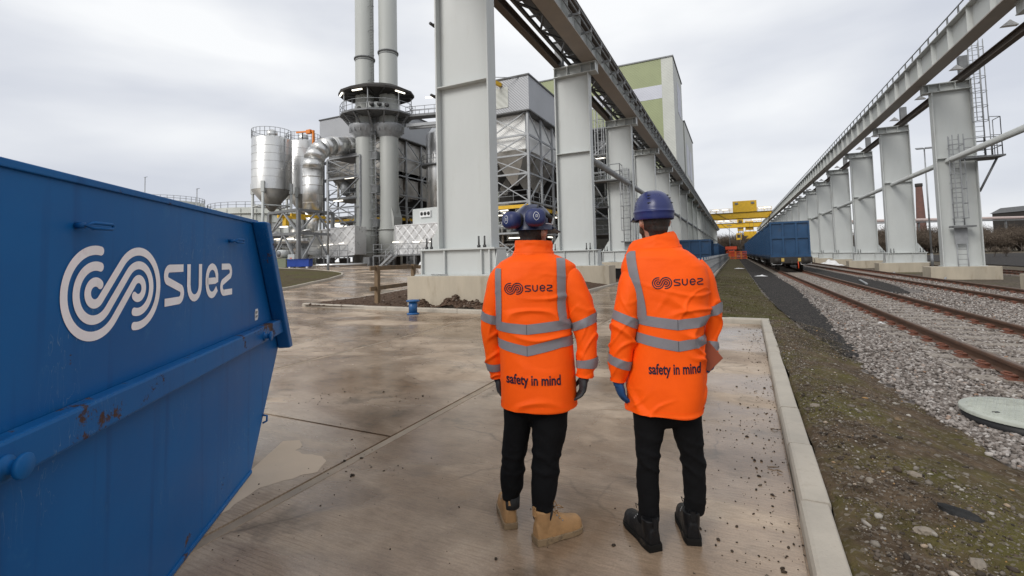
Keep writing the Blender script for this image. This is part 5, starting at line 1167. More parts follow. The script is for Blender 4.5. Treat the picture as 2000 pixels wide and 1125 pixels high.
for s in (-1, 1): railing([p + sd2 * s, q + sd2 * s], step=1.1, r=.035, parent=wb); MB().beam(p + sd2 * s * .8 - Vector((0, 0, 1.1)), q + sd2 * s * .8 - Vector((0, 0, 1.1)), .3, .35).build('bridge_beam', 'galv', wb)
MB().beam((-32, 44.4, 20.6), (-30.4, 44.8, 20.6), .15).build('strip_light', 'lamp', wb); MB().beam((-28.6, 45.3, 1), (-28.6, 45.3, 17.5), .35).build('trestle', 'galvd', wb)
lt = empty('caged_ladder', (-37.95, 42.2, GP), 'tall galvanised caged ladder standing between the twin stacks', 'ladder')
for s in (-.28, .28): MB().tube([(s, 0, 0), (s, 0, 17.6)], .04, 6).build('stile', 'galv', lt)
for z in np.arange(.4, 17.5, .35): MB().tube([(-.28, 0, float(z)), (.28, 0, float(z))], .02, 5).build('rung', 'galv', lt)
for z in np.arange(2.5, 17.5, 1.0): MB().tube([(.42 * math.cos(a), -.5 * math.sin(a), float(z)) for a in np.linspace(0, math.pi, 8)], .03, 5).build('hoop', 'galv', lt)
for a in (.5, 1.57, 2.64): MB().tube([(.42 * math.cos(a), -.5 * math.sin(a), 2.5), (.42 * math.cos(a), -.5 * math.sin(a), 17.5)], .02, 4).build('cage_bar', 'galv', lt)
for z in (5, 9, 13): MB().box((.1, .2, z), (.8, .5, .9)).build('junction_box', 'galvd', lt)
# ---------------------------------------------------------------- silos
def silo(x, y, r, z0, z1, label, nleg=4):
    o = empty('storage_silo', (x, y, GP), label, 'silo', 'bright metal silos')
    MB().lathe((0, 0, 0), [(r, z0), (r, z1), (r * .96, z1 + .15), (r * .4, z1 + .55)], 48, caps=False).build('shell', 'alum', o); MB().lathe((0, 0, 0), [(.25, z0 - r * 1.15), (r + .02, z0 - .02)], 40).build('cone', 'conem', o)
    for z in np.linspace(z0 + 1.5, z1 - 1, 5): MB().lathe((0, 0, 0), [(r + .002, float(z) - .03), (r + .02, float(z) - .02), (r + .02, float(z) + .02), (r + .002, float(z) + .03)], 48, caps=False).build('seam', 'alum', o)
    for k in range(nleg):
        a = k / nleg * 6.283 + .5; px_, py_ = (r + .05) * math.cos(a), (r + .05) * math.sin(a); MB().tube([(px_, py_, 0), (px_, py_, z0 + .5)], .16, 8).build('leg', 'colpaint', o); MB().box((px_, py_, z0 + .2), (.38, .38, 1.3), rz=a).build('leg_bracket', 'colpaint', o)
        a2 = (k + 1) / nleg * 6.283 + .5; MB().tube([(px_, py_, z0 - 1.7), (.8 * r * math.cos(a) * .2, .2 * r * math.sin(a), z0 - 2.2)], .07, 6).build('leg_brace', 'colpaint', o); MB().tube([(px_, py_, z0 - 2.0), ((r + .05) * math.cos(a2), (r + .05) * math.sin(a2), z0 - 2.0)], .09, 6).build('leg_tie', 'colpaint', o)
    pts = [(r * math.cos(a), r * math.sin(a), z1 + .1) for a in np.linspace(0, 6.283, 26)]; railing(pts, 1.1, 1.2, .03, parent=o); MB().lathe((0, 0, 0), [(.65, z1 + .3), (.65, z1 + 1.2), (.3, z1 + 1.4)], 20).build('vent_filter', 'alum', o)
    MB().tube([(r + .06, 0, z0), (r + .06, 0, z1)], .06, 6).build('fill_pipe', 'galv', o)
    return o
SS = (-51.72, 39.21, 10.11)
silo(SS[0], SS[1], 2.28, 9.6, 15.9, 'fat bright metal silo with conical hopper standing on legs beyond the skip')
SS = (-53.13, 45.14, 10.90)
silo(SS[0], SS[1], 2.2, 9.7, 16.9, 'metal silo half hidden between the fat silo and the bent duct')
mon = empty('jib_hoist', (-48.33, 42.58, 18.07), 'small orange jib hoist on the silo roof beside the bent duct', 'hoist'); MB().beam((0, 0, -1.6), (0, 0, .5), .22).build('mast', 'orangep', mon); MB().beam((-2.4, -.6, .4), (0, 0, .4), .16, .2).build('jib', 'orangep', mon); MB().box((-.6, -.15, .35), (.7, .4, .5)).build('hoist_block', 'orangep', mon); MB().tube([(-1.5, -.4, .3), (-1.5, -.4, -.5)], .08, 6).build('hook', 'darksteel', mon)
# ---------------------------------------------------------------- bent flue duct
du = empty('flue_duct', (-42.31, 37.19, 7.29), 'large bright metal duct rising and bending over towards the stacks', 'duct'); du.location = (0, 0, 0)
path = [(-42.32, 37.20, 7.12), (-42.11, 37.02, 11.98), (-41.96, 37.03, 13.00), (-41.96, 37.53, 13.91), (-41.71, 38.17, 14.54), (-41.63, 39.29, 15.00), (-41.83, 41.38, 15.49), (-42.07, 44.01, 16.07)]
MB().tube(path[:2], 1.06, 36).build('riser', 'alum', du)
for i in range(1, 6): 
    b = MB(); b.tube([path[i], path[i + 1]], 1.065 + .008 * (i % 2), 36, cap=True); b.build('elbow_segment', 'alum', du)
MB().tube(path[6:], 1.06, 36).build('cross_duct', 'alum', du)
for i in range(0, 7):
    p, q = Vector(path[i]), Vector(path[i + 1]); d = (q - p).normalized() * .05; MB().tube([p + d * .2, p + d], 1.10, 36).build('band', 'alumd', du)
for f in (.2, .4, .6, .8): p, q = Vector(path[0]), Vector(path[1]); c = p + (q - p) * f; MB().tube([c, c + Vector((0, 0, .06))], 1.085, 36).build('band', 'alumd', du)
c = Vector(path[0]); w1 = 1.05
b = MB().add([(c.x + 1.05 * math.cos(a), c.y + 1.05 * math.sin(a), c.z) for a in np.linspace(0, 6.283, 25)[:-1]] + [(c.x + .9 * sx * (1 if k % 2 else 1), c.y + .9 * sy, c.z - 2.6) for k, (sx, sy) in enumerate([(1.0, 0.0)])], [tuple([i, (i + 1) % 24, 24]) for i in range(24)]) if False else MB().lathe((c.x, c.y, c.z - 2.7), [(.55, 0), (1.06, 2.69)], 4); b.build('transition', 'alum', du)
ps = empty('duct_platform', (0, 0, 0), 'railed service platforms stacked beside the bent duct inlet', 'platform')
q0 = (-41.60, 42.65, 14.74)
for dz in (0, -2.6, -5.2, -8.0): platform(ps, q0[0] - 2.6, q0[0] + 2.4, q0[1] - 1.4, q0[1] + 2.4, q0[2] - .4 + dz)
steel_frame(ps, q0[0] - 2.7, q0[0] + 2.5, q0[1] - 1.5, q0[1] + 2.5, [1, 4.5, 8, 11.5, 14.0], 1, 1, faces='fr', brace='z', wd=.2, bw=.12)
clutter(ps, q0[0] - 2.4, q0[0] + 2.2, q0[1] - 1, q0[1] + 2, 2, 12, 14, 41)
for dz in (-2.9, -5.5, -8.3, -8.5): tubelight(ps, (q0[0] + random.uniform(-1.5, 1.5), q0[1] - 1.5, q0[2] - .4 + dz), 1.4)
# ---------------------------------------------------------------- frame tower before the ducts
ft = empty('steel_tower', (0, 0, 0), 'open braced steel tower with yellow hoist beams standing before the ducts', 'steel tower')
a_, b_, c_ = Vector((-39.79, 33.19, 1.45)), Vector((-45.16, 33.95, 1.52)), Vector((-39.78, 37.63, 1.35)); zt_ = ((-39.55, 32.98, 6.93))[2]; zm = ((-39.65, 33.07, 4.55))[2]
d_ = b_ + c_ - a_
for p in (a_, b_, c_, d_): member('post', (p.x, p.y, .9), (p.x, p.y, zt_), .32, 'galvd', ft)
for (p, q) in ((a_, b_), (a_, c_), (b_, d_), (c_, d_)):
    for z in (zt_, zm): member('beam', (p.x, p.y, z), (q.x, q.y, z), .26, 'galvd', ft)
    m = (p + q) / 2
    for e_ in (p, q): member('brace', (m.x, m.y, zt_ - .1), (e_.x, e_.y, zm), .16, 'galv', ft); member('brace', (m.x, m.y, zm), (e_.x, e_.y, 1.2), .16, 'galv', ft)
for f in (.25, .7):
    p = a_ + (b_ - a_) * f; q = c_ + (d_ - c_) * f; MB().beam((p.x, p.y, zt_ - .42), (q.x, q.y, zt_ - .42), .22, .3).build('yellow_hoist_beam', 'yellow', ft)
p = a_ + (b_ - a_) * .55 + (c_ - a_) * .1; MB().box((p.x, p.y, zt_ - 1.0), (.5, .4, .9)).build('hoist', 'yellow', ft)
clutter(ft, min(a_.x, b_.x) - 2, a_.x - .5, a_.y + .5, a_.y + 5, 1.2, 5.2, 22, 77)
for k in range(3): tubelight(ft, (b_.x + .6 + k * .9, b_.y + .6, zm - .4 + 1.3 * (k % 2)), 1.1)
for s in (0, .9):
    p = b_ + Vector((.4, .9 + s, 0)); member('stair_string', (p.x - 3, p.y, 4.2), (p.x + 1.2, p.y, 1.1), .14, 'galvd', ft)
lp_ = empty('process_skid', (0, 0, 0), 'dark jumble of valves platforms and rails left of the steel tower', 'process skid')
q1 = Vector((-51.07, 37.63, 4.30))
for z in (2.6, 5.0): platform(lp_, q1.x - 5, q1.x + 3.5, q1.y - 1.5, q1.y + 2, z)
steel_frame(lp_, q1.x - 5, q1.x + 3.5, q1.y - 1.5, q1.y + 2, [1, 2.5, 5], 3, 1, faces='f', wd=.18, bw=.1); clutter(lp_, q1.x - 4.5, q1.x + 3, q1.y - 1, q1.y + 1.8, 1.2, 6.2, 34, 99)
for k in range(5): tubelight(lp_, (q1.x - 4 + 1.8 * k, q1.y - 1.6, 4.5 + .9 * (k % 2)), 1.2)
# ---------------------------------------------------------------- diamond clad ducts
def diamond_duct(corners, depth, label, lights, nseg):
    """front face polygon corners (left-bottom, right-bottom, right-top, left-top) as world points; depth vector"""
    r = empty('clad_duct', (0, 0, 0), label, 'duct', 'diamond clad ducts'); c = [Vector(p) for p in corners]; dv = Vector(depth)
    fixn(MB().prism(c, (0, 0, 0), dv).build('casing', 'dclad', r)); nrm = -dv.normalized()
    n0 = Vector((dv.y, -dv.x, 0)).normalized()
    f = lambda u, v: (c[0] + (c[1] - c[0]) * u) * (1 - v) + (c[3] + (c[2] - c[3]) * u) * v
    L = (c[1] - c[0]).length; Hh = (c[3] - c[0]).length; k_ = Hh / L; cell = 1.05
    n = int(L / cell) + 1; m_ = int(Hh / cell) + 1
    for i in range(-m_, n + m_):
        for s in (1, -1):
            # diagonal seam ribs clipped to the face
            u0 = i * cell / L; pts = []
            for v in np.linspace(0, 1, 13):
                u = u0 + s * v * k_
                if .01 < u < .99: pts.append(f(u, float(v)) + nrm * .02)
            if len(pts) > 1: MB().beam(pts[0], pts[-1], .09, .05, up=nrm).build('rib', 'dclad', r)
    for e_ in ((c[0], c[1]), (c[2], c[3]), (c[1], c[2]), (c[0], c[3])): MB().beam(e_[0] + nrm * .02, e_[1] + nrm * .02, .1, .1).build('edge_trim', 'dclad', r)
    for u in lights: p = f(u, .42) + nrm * .55; q = f(u + .13, .42) + nrm * .55; MB().beam(p, q, .09).build('strip_light', 'lamp', r); MB().beam(p, p - Vector((0, 0, 1.9)), .05).build('lamp_stand', 'galv', r)
    return r
D1 = [(-40.91, 37.05, 2.06), (-36.82, 37.88, 2.29), (-36.68, 37.77, 5.37), (-40.78, 36.94, 5.08)]
diamond_duct(D1, (-.8, 2.6, 0), 'silver diamond clad duct leading into the foot of the stack with the ladder', (-.45, .08, .3, .62), 5)
D1b = [(-44.38, 37.02, 2.77), (-40.91, 37.05, 2.06), (-40.78, 36.94, 5.08), (-42.99, 37.01, 4.85)]
o = empty('duct_reducer', (0, 0, 0), 'tapered bright metal duct section joining fan and diamond clad duct', 'duct'); fixn(MB().prism([Vector(p) for p in D1b], (0, 0, 0), (-.8, 2.6, 0)).build('casing', 'alum', o)); MB().beam(Vector(D1b[1]) + Vector((.3, -.1, .05)) * .2, Vector(D1b[2]) + Vector((.3, -.1, 0)) * .2, .14).build('flange', 'alumd', o)
fixn(MB().lathe((-45.23, 38.22, 3.80), [(.9, -1.2), (1.5, -.6), (1.5, .6), (.9, 1.2)], 28, ax=Matrix.Rotation(R(90), 3, 'X')).build('fan_scroll', 'alum', o))
D2 = [(-32.89, 39.75, 2.19), (-26.44, 39.51, 1.93), (-26.30, 39.39, 5.29), (-32.76, 39.64, 5.27)]
diamond_duct(D2, (-.6, 2.8, 0), 'silver diamond clad duct between the second stack and the first column', (.0, .42, .75), 6)
for nm, dd, x0_, x1_, lab in (('a', D1, -6.5, .4, 'railed steel platform with stair before the further diamond clad duct'), ('b', D2, -1.0, 6.2, 'railed steel platform with stair before the nearer diamond clad duct')):
    r = empty('service_platform', (0, 0, 0), lab, 'platform'); a = Vector(dd[0]); c = Vector(dd[1]); t_ = (c - a); t_.z = 0; L = t_.length; t_.normalize(); nn = Vector((t_.y, -t_.x, 0))
    if nn.y > 0: nn = -nn
    p0 = a + nn * .5 - t_ * (4.2 if nm == 'a' else 1.6); p1 = c + nn * .5 + t_ * .2; zz = 2.15
    p0.z = p1.z = zz; w2 = nn * 1.1
    MB().add([p0, p1, p1 + w2, p0 + w2, p0 - Vector((0, 0, .15)), p1 - Vector((0, 0, .15)), p1 + w2 - Vector((0, 0, .15)), p0 + w2 - Vector((0, 0, .15))], [(0, 1, 2, 3), (7, 6, 5, 4), (0, 4, 5, 1), (1, 5, 6, 2), (2, 6, 7, 3), (3, 7, 4, 0)]).build('deck', 'galvd', r)
    railing([p0 + w2, p1 + w2], 1.1, 1.1, .03, parent=r)
    k = int((p1 - p0).length / 2.2)
    for i in range(k + 1):
        q = p0 + (p1 - p0) * (i / k); member('leg', q + w2 * .95 - Vector((0, 0, .1)), (q.x + w2.x * .95, q.y + w2.y * .95, .9), .16, 'galvd', r); MB().box((q.x + 1.2, q.y + .9, 1.45), (.9, .7, 1.0)).build('equipment_box', 'galvd' if i % 2 else 'soot', r)
    sb = a + nn * 1.8 + t_ * (-.6 if nm == 'a' else 1.9); sb.z = zz
    dn = (-t_ * 1.0) * 2.0 if nm == 'a' else (-t_) * 1.7
    for s in (0, .8):
        p, q = sb + nn * s, sb + nn * s + dn - Vector((0, 0, 1.2)); member('stair_string', p, q, .1, 'galv', r, .22); railing([q, p], 1.0, .9, .03, parent=r)
    for i in range(7): q = sb + nn * .4 + (dn - Vector((0, 0, 1.2))) * (i / 7 + .05); MB().box(q, (.7, .25, .04), rz=math.atan2(t_.y, t_.x)).build('stair_tread', 'galv', r)
# three fan cooler unit on the nearer duct
u0 = Vector((-29.97, 40.96, 5.41)); cu_ = empty('cooler_unit', u0, 'pale box unit with three round black fans on top of the nearer clad duct', 'cooler', rz=R(-8))
bevel(MB().bb(-2.1, 2.3, .4, 3.0, .05, 1.75).build('casing', 'colpaint', cu_), .04); fp_ = MB().bb(-.8, .75, .2, .397, .75, 1.45).build('fan_panel', 'white', cu_)
for x in (-.5, 0, .5): MB().lathe((x, .19, 1.12), [(.2, 0), (.2, .02), (.06, .03)], 20, ax=Matrix.Rotation(R(90), 3, 'X')).build('fan', 'black', fp_)
MB().bb(-1.9, 2.1, .6, 2.8, -.6, .047).build('support', 'galvd', cu_)
# vessel between the filter houses
vv = Vector((-33.92, 49.72, 13.20)); o = empty('insulated_vessel', (vv.x, vv.y, 1), 'white insulated vessel glimpsed behind the first crane column', 'vessel'); MB().lathe((0, 0, 0), [(1.6, 3), (1.6, 16.5), (.8, 17.5)], 28).build('shell', 'alum', o); MB().lathe((0, 0, 0), [(2.2, 12.4), (2.2, 12.6)], 24).build('deck', 'galvd', o); railing([(2.15 * math.cos(a), 2.15 * math.sin(a), 12.6) for a in np.linspace(0, 6.283, 16)], 1.1, 1, .035, parent=o)
for k in range(3): a = k * 2.1 + .4; MB().tube([(1.5 * math.cos(a), 1.5 * math.sin(a), 0), (1.5 * math.cos(a), 1.5 * math.sin(a), 3.5)], .15, 8).build('leg', 'galvd', o)
# ---------------------------------------------------------------- small plant items at ground level
g0 = Vector((-37.12, 31.14, 1.26)); o = empty('blue_bin', (g0.x, g0.y, gz(g0.x, g0.y)), 'low bright blue steel bin on feet before the steel tower', 'bin', rz=R(28)); zB = .12
bevel(MB().bb(-1.0, 1.0, -.5, .5, zB, zB + .68).build('tub', 'bluebin', o), .03); MB().bb(-1.05, 1.05, -.55, .55, zB + .683, zB + .73).build('rim', 'bluebin', o)
for x in (-.8, .8):
    for y in (-.4, .4): MB().bb(x - .08, x + .08, y - .08, y + .08, 0, zB).build('foot', 'white', o)
g0 = Vector((-38.65, 31.48, 1.91)); o = empty('control_cabinet', (g0.x, g0.y, gz(g0.x, g0.y)), 'small white control cabinet with red label above the blue bin', 'cabinet', rz=R(28)); bevel(MB().bb(-.32, .32, -.2, .2, .72, 1.30).build('cabinet', 'colpaint', o), .03); MB().bb(-.12, .08, -.21, -.202, .9, .98).build('warning_label', 'redp', o); MB().bb(-.05, .05, -.05, .05, 0, .72).build('post', 'galvd', o)
g0 = Vector((-41.90, 33.26, 1.85)); o = empty('fan_motor', (g0.x, g0.y, gz(g0.x, g0.y)), 'grey finned fan motor on a green plinth box', 'motor'); MT['oldgreen'] = pm('machine green', (.16, .18, .12), .6); bevel(MB().bb(-.7, .9, -.6, .6, 0, .95).build('plinth_box', 'oldgreen', o), .03); MB().tube([(-.1, -.6, 1.42), (-.1, .6, 1.42)], .42, 18).build('motor_body', 'colpaint', o); MB().tube([(-.1, -.68, 1.42), (-.1, -.6, 1.42)], .3, 14).build('fan_cowl', 'galvd', o)
p0, p1 = Vector((-38.22, 33.96, 0.99)), Vector((-34.96, 37.72, 1.09)); zz = .15
o = MB().tube([(p0.x, p0.y, gz(p0.x, p0.y) + .16), (p1.x, p1.y, gz(p1.x, p1.y) + .16)], .15, 12).build('silver_pipe', 'alum'); tag(o, 'long silver pipe lying along the foot of the plant', 'pipe')
g0 = Vector((-24.25, 32.84, 1.17)); o = rag('rubble_bag', (g0.x, g0.y, gz(g0.x, g0.y)), .6, .4, .5, 'white', 'torn white bag on the ground behind the timber fence', 'bag', 3.0)
# ================================================================ PEOPLE: joint tables in metres (local x right, y forward, z up)
PA = {'loc': (-1.0776, 2.4936, 0.0), 'ang': 0.4079, 'torso': [(0.711, 0.0343, 0.2192, 0.01, 0.182), (0.8217, 0.0313, 0.2168, 0.01, 0.178), (0.968, 0.0248, 0.213, 0.01, 0.17), (1.0858, 0.0175, 0.212, 0.01, 0.165), (1.1449, 0.0146, 0.2138, 0.01, 0.165), (1.2636, 0.0102, 0.2217, 0.01, 0.16), (1.3381, 0.0121, 0.228, 0.01, 0.155), (1.4276, 0.0203, 0.2373, 0.01, 0.145), (1.4959, 0.034, 0.2315, 0.01, 0.13), (1.5282, 0.0291, 0.1958, 0.01, 0.118), (1.5512, 0.0255, 0.1526, 0.01, 0.1), (1.5684, 0.0231, 0.1167, 0.01, 0.085)], 'armL': [(-0.1261, 0.02, 1.4821, 0.0602), (-0.1726, 0.02, 1.4261, 0.0692), (-0.1957, 0.02, 1.3368, 0.0706), (-0.2194, 0.03, 1.2467, 0.0693), (-0.2354, 0.05, 1.1396, 0.0652), (-0.2275, 0.07, 1.0158, 0.0594), (-0.2187, 0.09, 0.9272, 0.0566), (-0.2113, 0.1, 0.8764, 0.0491), (-0.203, 0.1, 0.837, 0.0414)], 'armR': [(0.1805, -0.01, 1.47, 0.059), (0.2225, -0.02, 1.4194, 0.0762), (0.2543, -0.03, 1.3403, 0.0787), (0.2881, -0.04, 1.2447, 0.0767), (0.3036, -0.05, 1.1306, 0.0662), (0.3051, -0.06, 1.0323, 0.0601), (0.3023, -0.065, 0.9624, 0.0599), (0.2916, -0.07, 0.9156, 0.0512), (0.2876, -0.07, 0.879, 0.0441)], 'legL': [(-0.0808, 0.03, 0.7563, 0.1011), (-0.0943, 0.04, 0.5777, 0.0863), (-0.1227, 0.05, 0.3992, 0.0774), (-0.1326, 0.06, 0.2493, 0.0716), (-0.1367, 0.06, 0.2029, 0.0626), (-0.1408, 0.06, 0.1565, 0.0536)], 'legR': [(0.0898, -0.02, 0.7686, 0.1162), (0.0876, -0.03, 0.6006, 0.1038), (0.0656, -0.04, 0.4408, 0.0889), (0.0494, -0.06, 0.2907, 0.0795), (0.0415, -0.07, 0.221, 0.0706), (0.0372, -0.07, 0.166, 0.0635)], 'collar': [(0.0226, 0.01, 1.5477, 0.1227, 0.088, -0.0235), (0.0235, 0.015, 1.5807, 0.114, 0.086, -0.024), (0.026, 0.02, 1.6168, 0.1097, 0.082, -0.0245), (0.0269, 0.025, 1.6486, 0.1039, 0.08, -0.0394)], 'head': (0.0279, 0.03, 1.7382), 'htop': (0.0311, 0.03, 1.8628), 'brim': (0.0271, 0.03, 1.7048), 'logo': (-0.093, -0.14, 1.3784), 'text': (-0.1462, -0.16, 0.864), 'b1': (-0.0251, -0.15, 1.1547), 'b2': (-0.028, -0.15, 1.0385), 'seam': (-0.0262, -0.15, 1.1104), 'sLa': (-0.1985, -0.05, 1.3862), 'sLb': (-0.1631, -0.1, 1.3886), 'sRa': (0.1474, -0.13, 1.3839), 'sRb': (0.1975, -0.1, 1.3809), 'handL': (-0.2129, 0.1, 0.8039), 'handR': (0.2861, -0.07, 0.8312), 'cupA': (-0.1034, -0.08, 1.7632), 'cupB': (0.0387, -0.145, 1.7714), 'hinge': (0.1142, -0.1, 1.7732), 'muffR': (0.0901, -0.13, 1.7713), 'heelL': (-0.1458, 0.0204), 'heelR': (-0.0072, -0.113), 'toeR': (0.2173, 0.0091)}
PB = {'loc': (-0.3963, 2.6979, 0.0), 'ang': 0.1458, 'torso': [(0.7045, 0.0076, 0.1968, 0.01, 0.178), (0.7931, 0.0214, 0.2046, 0.01, 0.175), (0.9078, 0.035, 0.2058, 0.01, 0.17), (1.0233, 0.0494, 0.1935, 0.01, 0.165), (1.1384, 0.0595, 0.1855, 0.01, 0.163), (1.2533, 0.0606, 0.1993, 0.01, 0.16), (1.3255, 0.0544, 0.216, 0.01, 0.155), (1.4129, 0.0435, 0.2305, 0.01, 0.145), (1.4803, 0.0314, 0.2246, 0.01, 0.132), (1.5356, 0.016, 0.1901, 0.01, 0.118), (1.5671, 0.0103, 0.1576, 0.01, 0.1), (1.5837, 0.0093, 0.1221, 0.01, 0.085)], 'armL': [(-0.0928, -0.02, 1.4852, 0.0551), (-0.1283, -0.03, 1.4144, 0.0703), (-0.147, -0.05, 1.3304, 0.0727), (-0.166, -0.06, 1.2465, 0.074), (-0.1826, -0.07, 1.1491, 0.0739), (-0.1999, -0.07, 1.0506, 0.0713), (-0.211, -0.07, 0.9691, 0.0673), (-0.2212, -0.07, 0.9128, 0.0551), (-0.2287, -0.07, 0.8567, 0.0386)], 'armR': [(0.1973, 0.02, 1.4849, 0.055), (0.2323, 0.03, 1.4222, 0.065), (0.2526, 0.04, 1.3234, 0.0661), (0.2709, 0.05, 1.2386, 0.0634), (0.2765, 0.06, 1.1619, 0.0557), (0.2656, 0.06, 1.0891, 0.0455), (0.2677, 0.05, 1.0409, 0.0388), (0.2679, 0.04, 1.0096, 0.0335)], 'legL': [(-0.0639, -0.02, 0.7806, 0.102), (-0.0702, -0.02, 0.614, 0.0885), (-0.0841, -0.03, 0.4516, 0.0696), (-0.0892, -0.03, 0.3146, 0.0655), (-0.0884, -0.03, 0.1925, 0.0587), (-0.0918, -0.03, 0.1029, 0.0587)], 'legR': [(0.1191, 0.03, 0.7779, 0.0945), (0.1234, 0.04, 0.6092, 0.0866), (0.1489, 0.05, 0.4427, 0.0732), (0.1544, 0.06, 0.302, 0.0654), (0.153, 0.06, 0.2062, 0.0601), (0.1499, 0.06, 0.1295, 0.0562)], 'collar': [(0.0032, 0.01, 1.5382, 0.1412, 0.095, 0.2105), (-0.0153, 0.02, 1.569, 0.1505, 0.095, 0.1654), (-0.0132, 0.03, 1.6127, 0.1344, 0.09, 0.1631), (-0.0109, 0.04, 1.6552, 0.1071, 0.084, 0.2229)], 'head': (-0.0019, 0.03, 1.7875), 'htop': (0.0028, 0.03, 1.9133), 'brim': (-0.0035, 0.03, 1.7438), 'logo': (0.0254, -0.15, 1.3977), 'text': (-0.0594, -0.16, 0.9234), 'b1': (0.0955, -0.15, 1.1802), 'b2': (0.0961, -0.15, 1.0699), 'seam': (0.0953, -0.15, 1.1145), 'sLa': (-0.1076, -0.1, 1.3762), 'sLb': (-0.056, -0.13, 1.3779), 'sRa': (0.2383, -0.08, 1.3734), 'sRb': (0.2657, -0.03, 1.37), 'handL': (-0.2277, -0.07, 0.8067), 'handR': (0.2517, 0.03, 0.8929), 'folder': (0.2634, 0.0, 1.0011), 'heelL': (-0.0584, -0.1202), 'toeL': (-0.2288, 0.1605), 'heelR': (0.1365, -0.0147), 'toeR': (0.0857, 0.3111)}
def fabric(name, base, rough=.65, bump=.12, bscale=260, var=.06, sheen=.0, spec=.3):
    m, t, b = newmat(name); v = coords(t, 'Object'); n = N(t, 'ShaderNodeTexNoise', Scale=9, Detail=5, Roughness=.6); t.links.new(v, n.inputs['Vector'])
    c = ramp(t, n.outputs['Fac'], [(.3, tuple(x * (1 - var) for x in base)), (.7, tuple(min(1, x * (1 + var)) for x in base))]); t.links.new(c, b.inputs['Base Color'])
    b.inputs['Roughness'].default_value = rough; b.inputs['Specular IOR Level'].default_value = spec
    n2 = N(t, 'ShaderNodeTexNoise', Scale=28, Detail=5, Roughness=.6); t.links.new(coords(t, 'Object', (1, 1, 1.6)), n2.inputs['Vector'])
    n3 = N(t, 'ShaderNodeTexNoise', Scale=bscale, Detail=2); t.links.new(v, n3.inputs['Vector'])
    b1 = N(t, 'ShaderNodeBump', Strength=bump * .9, Distance=.010); t.links.new(n2.outputs['Fac'], b1.inputs['Height'])
    b2 = N(t, 'ShaderNodeBump', Strength=bump, Distance=.002); t.links.new(n3.outputs['Fac'], b2.inputs['Height']); t.links.new(b1.outputs[0], b2.inputs['Normal']); t.links.new(b2.outputs[0], b.inputs['Normal'])
    return m
MT['hiviz'] = fabric('hi-vis orange', (1.0, .108, .004), .6, spec=.18); MT['tape'] = fabric('reflective tape', (.215, .205, .22), .42, .10, 500); MT['navy'] = fabric('navy print', (.014, .011, .028), .6, .03)
MT['trouser'] = fabric('black trousers', (.0055, .0055, .0062), .85, .2, spec=.15); MT['sock'] = fabric('charcoal sock', (.03, .03, .03), .9, .3)
MT['skin'] = pm('skin', (.50, .25, .17), .5, var=.12, vscale=20); MT['hair'] = pm('dark hair', (.022, .014, .010), .6, var=.4, vscale=60, bump=.6, bscale=200, stretch=(1, 1, .2)); MT['beard'] = pm('brown beard', (.07, .035, .018), .7, var=.4, vscale=60, bump=.6, bscale=200)
MT['helmet'] = pm('helmet blue', (.018, .026, .115), .30, var=.1, vscale=9, rvar=.08); MT['helmetd'] = pm('helmet navy', (.020, .026, .068), .33, var=.12, vscale=9); MT['muff'] = pm('ear muff blue', (.016, .025, .098), .42, var=.1)
MT['tan'] = pm('tan nubuck', (.40, .225, .095), .75, var=.16, vscale=14, bump=.2, bscale=120, stain=(.20, .12, .06), stain_amt=.5, stain_scale=9); MT['tansole'] = pm('tan rubber sole', (.26, .18, .10), .7, var=.25, vscale=14, stain=(.06, .045, .03), stain_amt=.9, stain_scale=14)
MT['bboot'] = pm('black leather', (.007, .007, .008), .5, spec=.25, var=.3, vscale=14, bump=.2, bscale=80, stain=(.05, .043, .036), stain_amt=.45, stain_scale=10); MT['bsole'] = pm('muddy black sole', (.011, .010, .009), .85, spec=.15, var=.3, stain=(.09, .07, .055), stain_amt=.8, stain_scale=14)
MT['gloveb'] = fabric('blue glove', (.016, .062, .17), .7, .2); MT['gloveg'] = fabric('grey glove', (.035, .037, .04), .65, .2); MT['folder'] = pm('rust red folder', (.24, .055, .022), .5, var=.06)
def lerp_rows(rows, v):
    """smooth interpolation of a table by index parameter v in 0..n-1"""
    n = len(rows); i = min(n - 2, int(v)); f = v - i; g = lambda k: rows[min(n - 1, max(0, k))]
    return [.5 * (2 * b_ + (c - a) * f + (2 * a - 5 * b_ + 4 * c - d) * f * f + (3 * b_ - a - 3 * c + d) * f ** 3) for a, b_, c, d in zip(g(i - 1), g(i), g(i + 1), g(i + 2))]
def ridged(p): return 1 - abs(noise.noise(p)) * 2
def crease(p, w_):
    return max(0, 1 - abs(noise.noise(p)) / w_) ** 1.3
def se(t, n): c, s = math.cos(t), math.sin(t); return math.copysign(abs(c) ** (2 / n), c), math.copysign(abs(s) ** (2 / n), s)
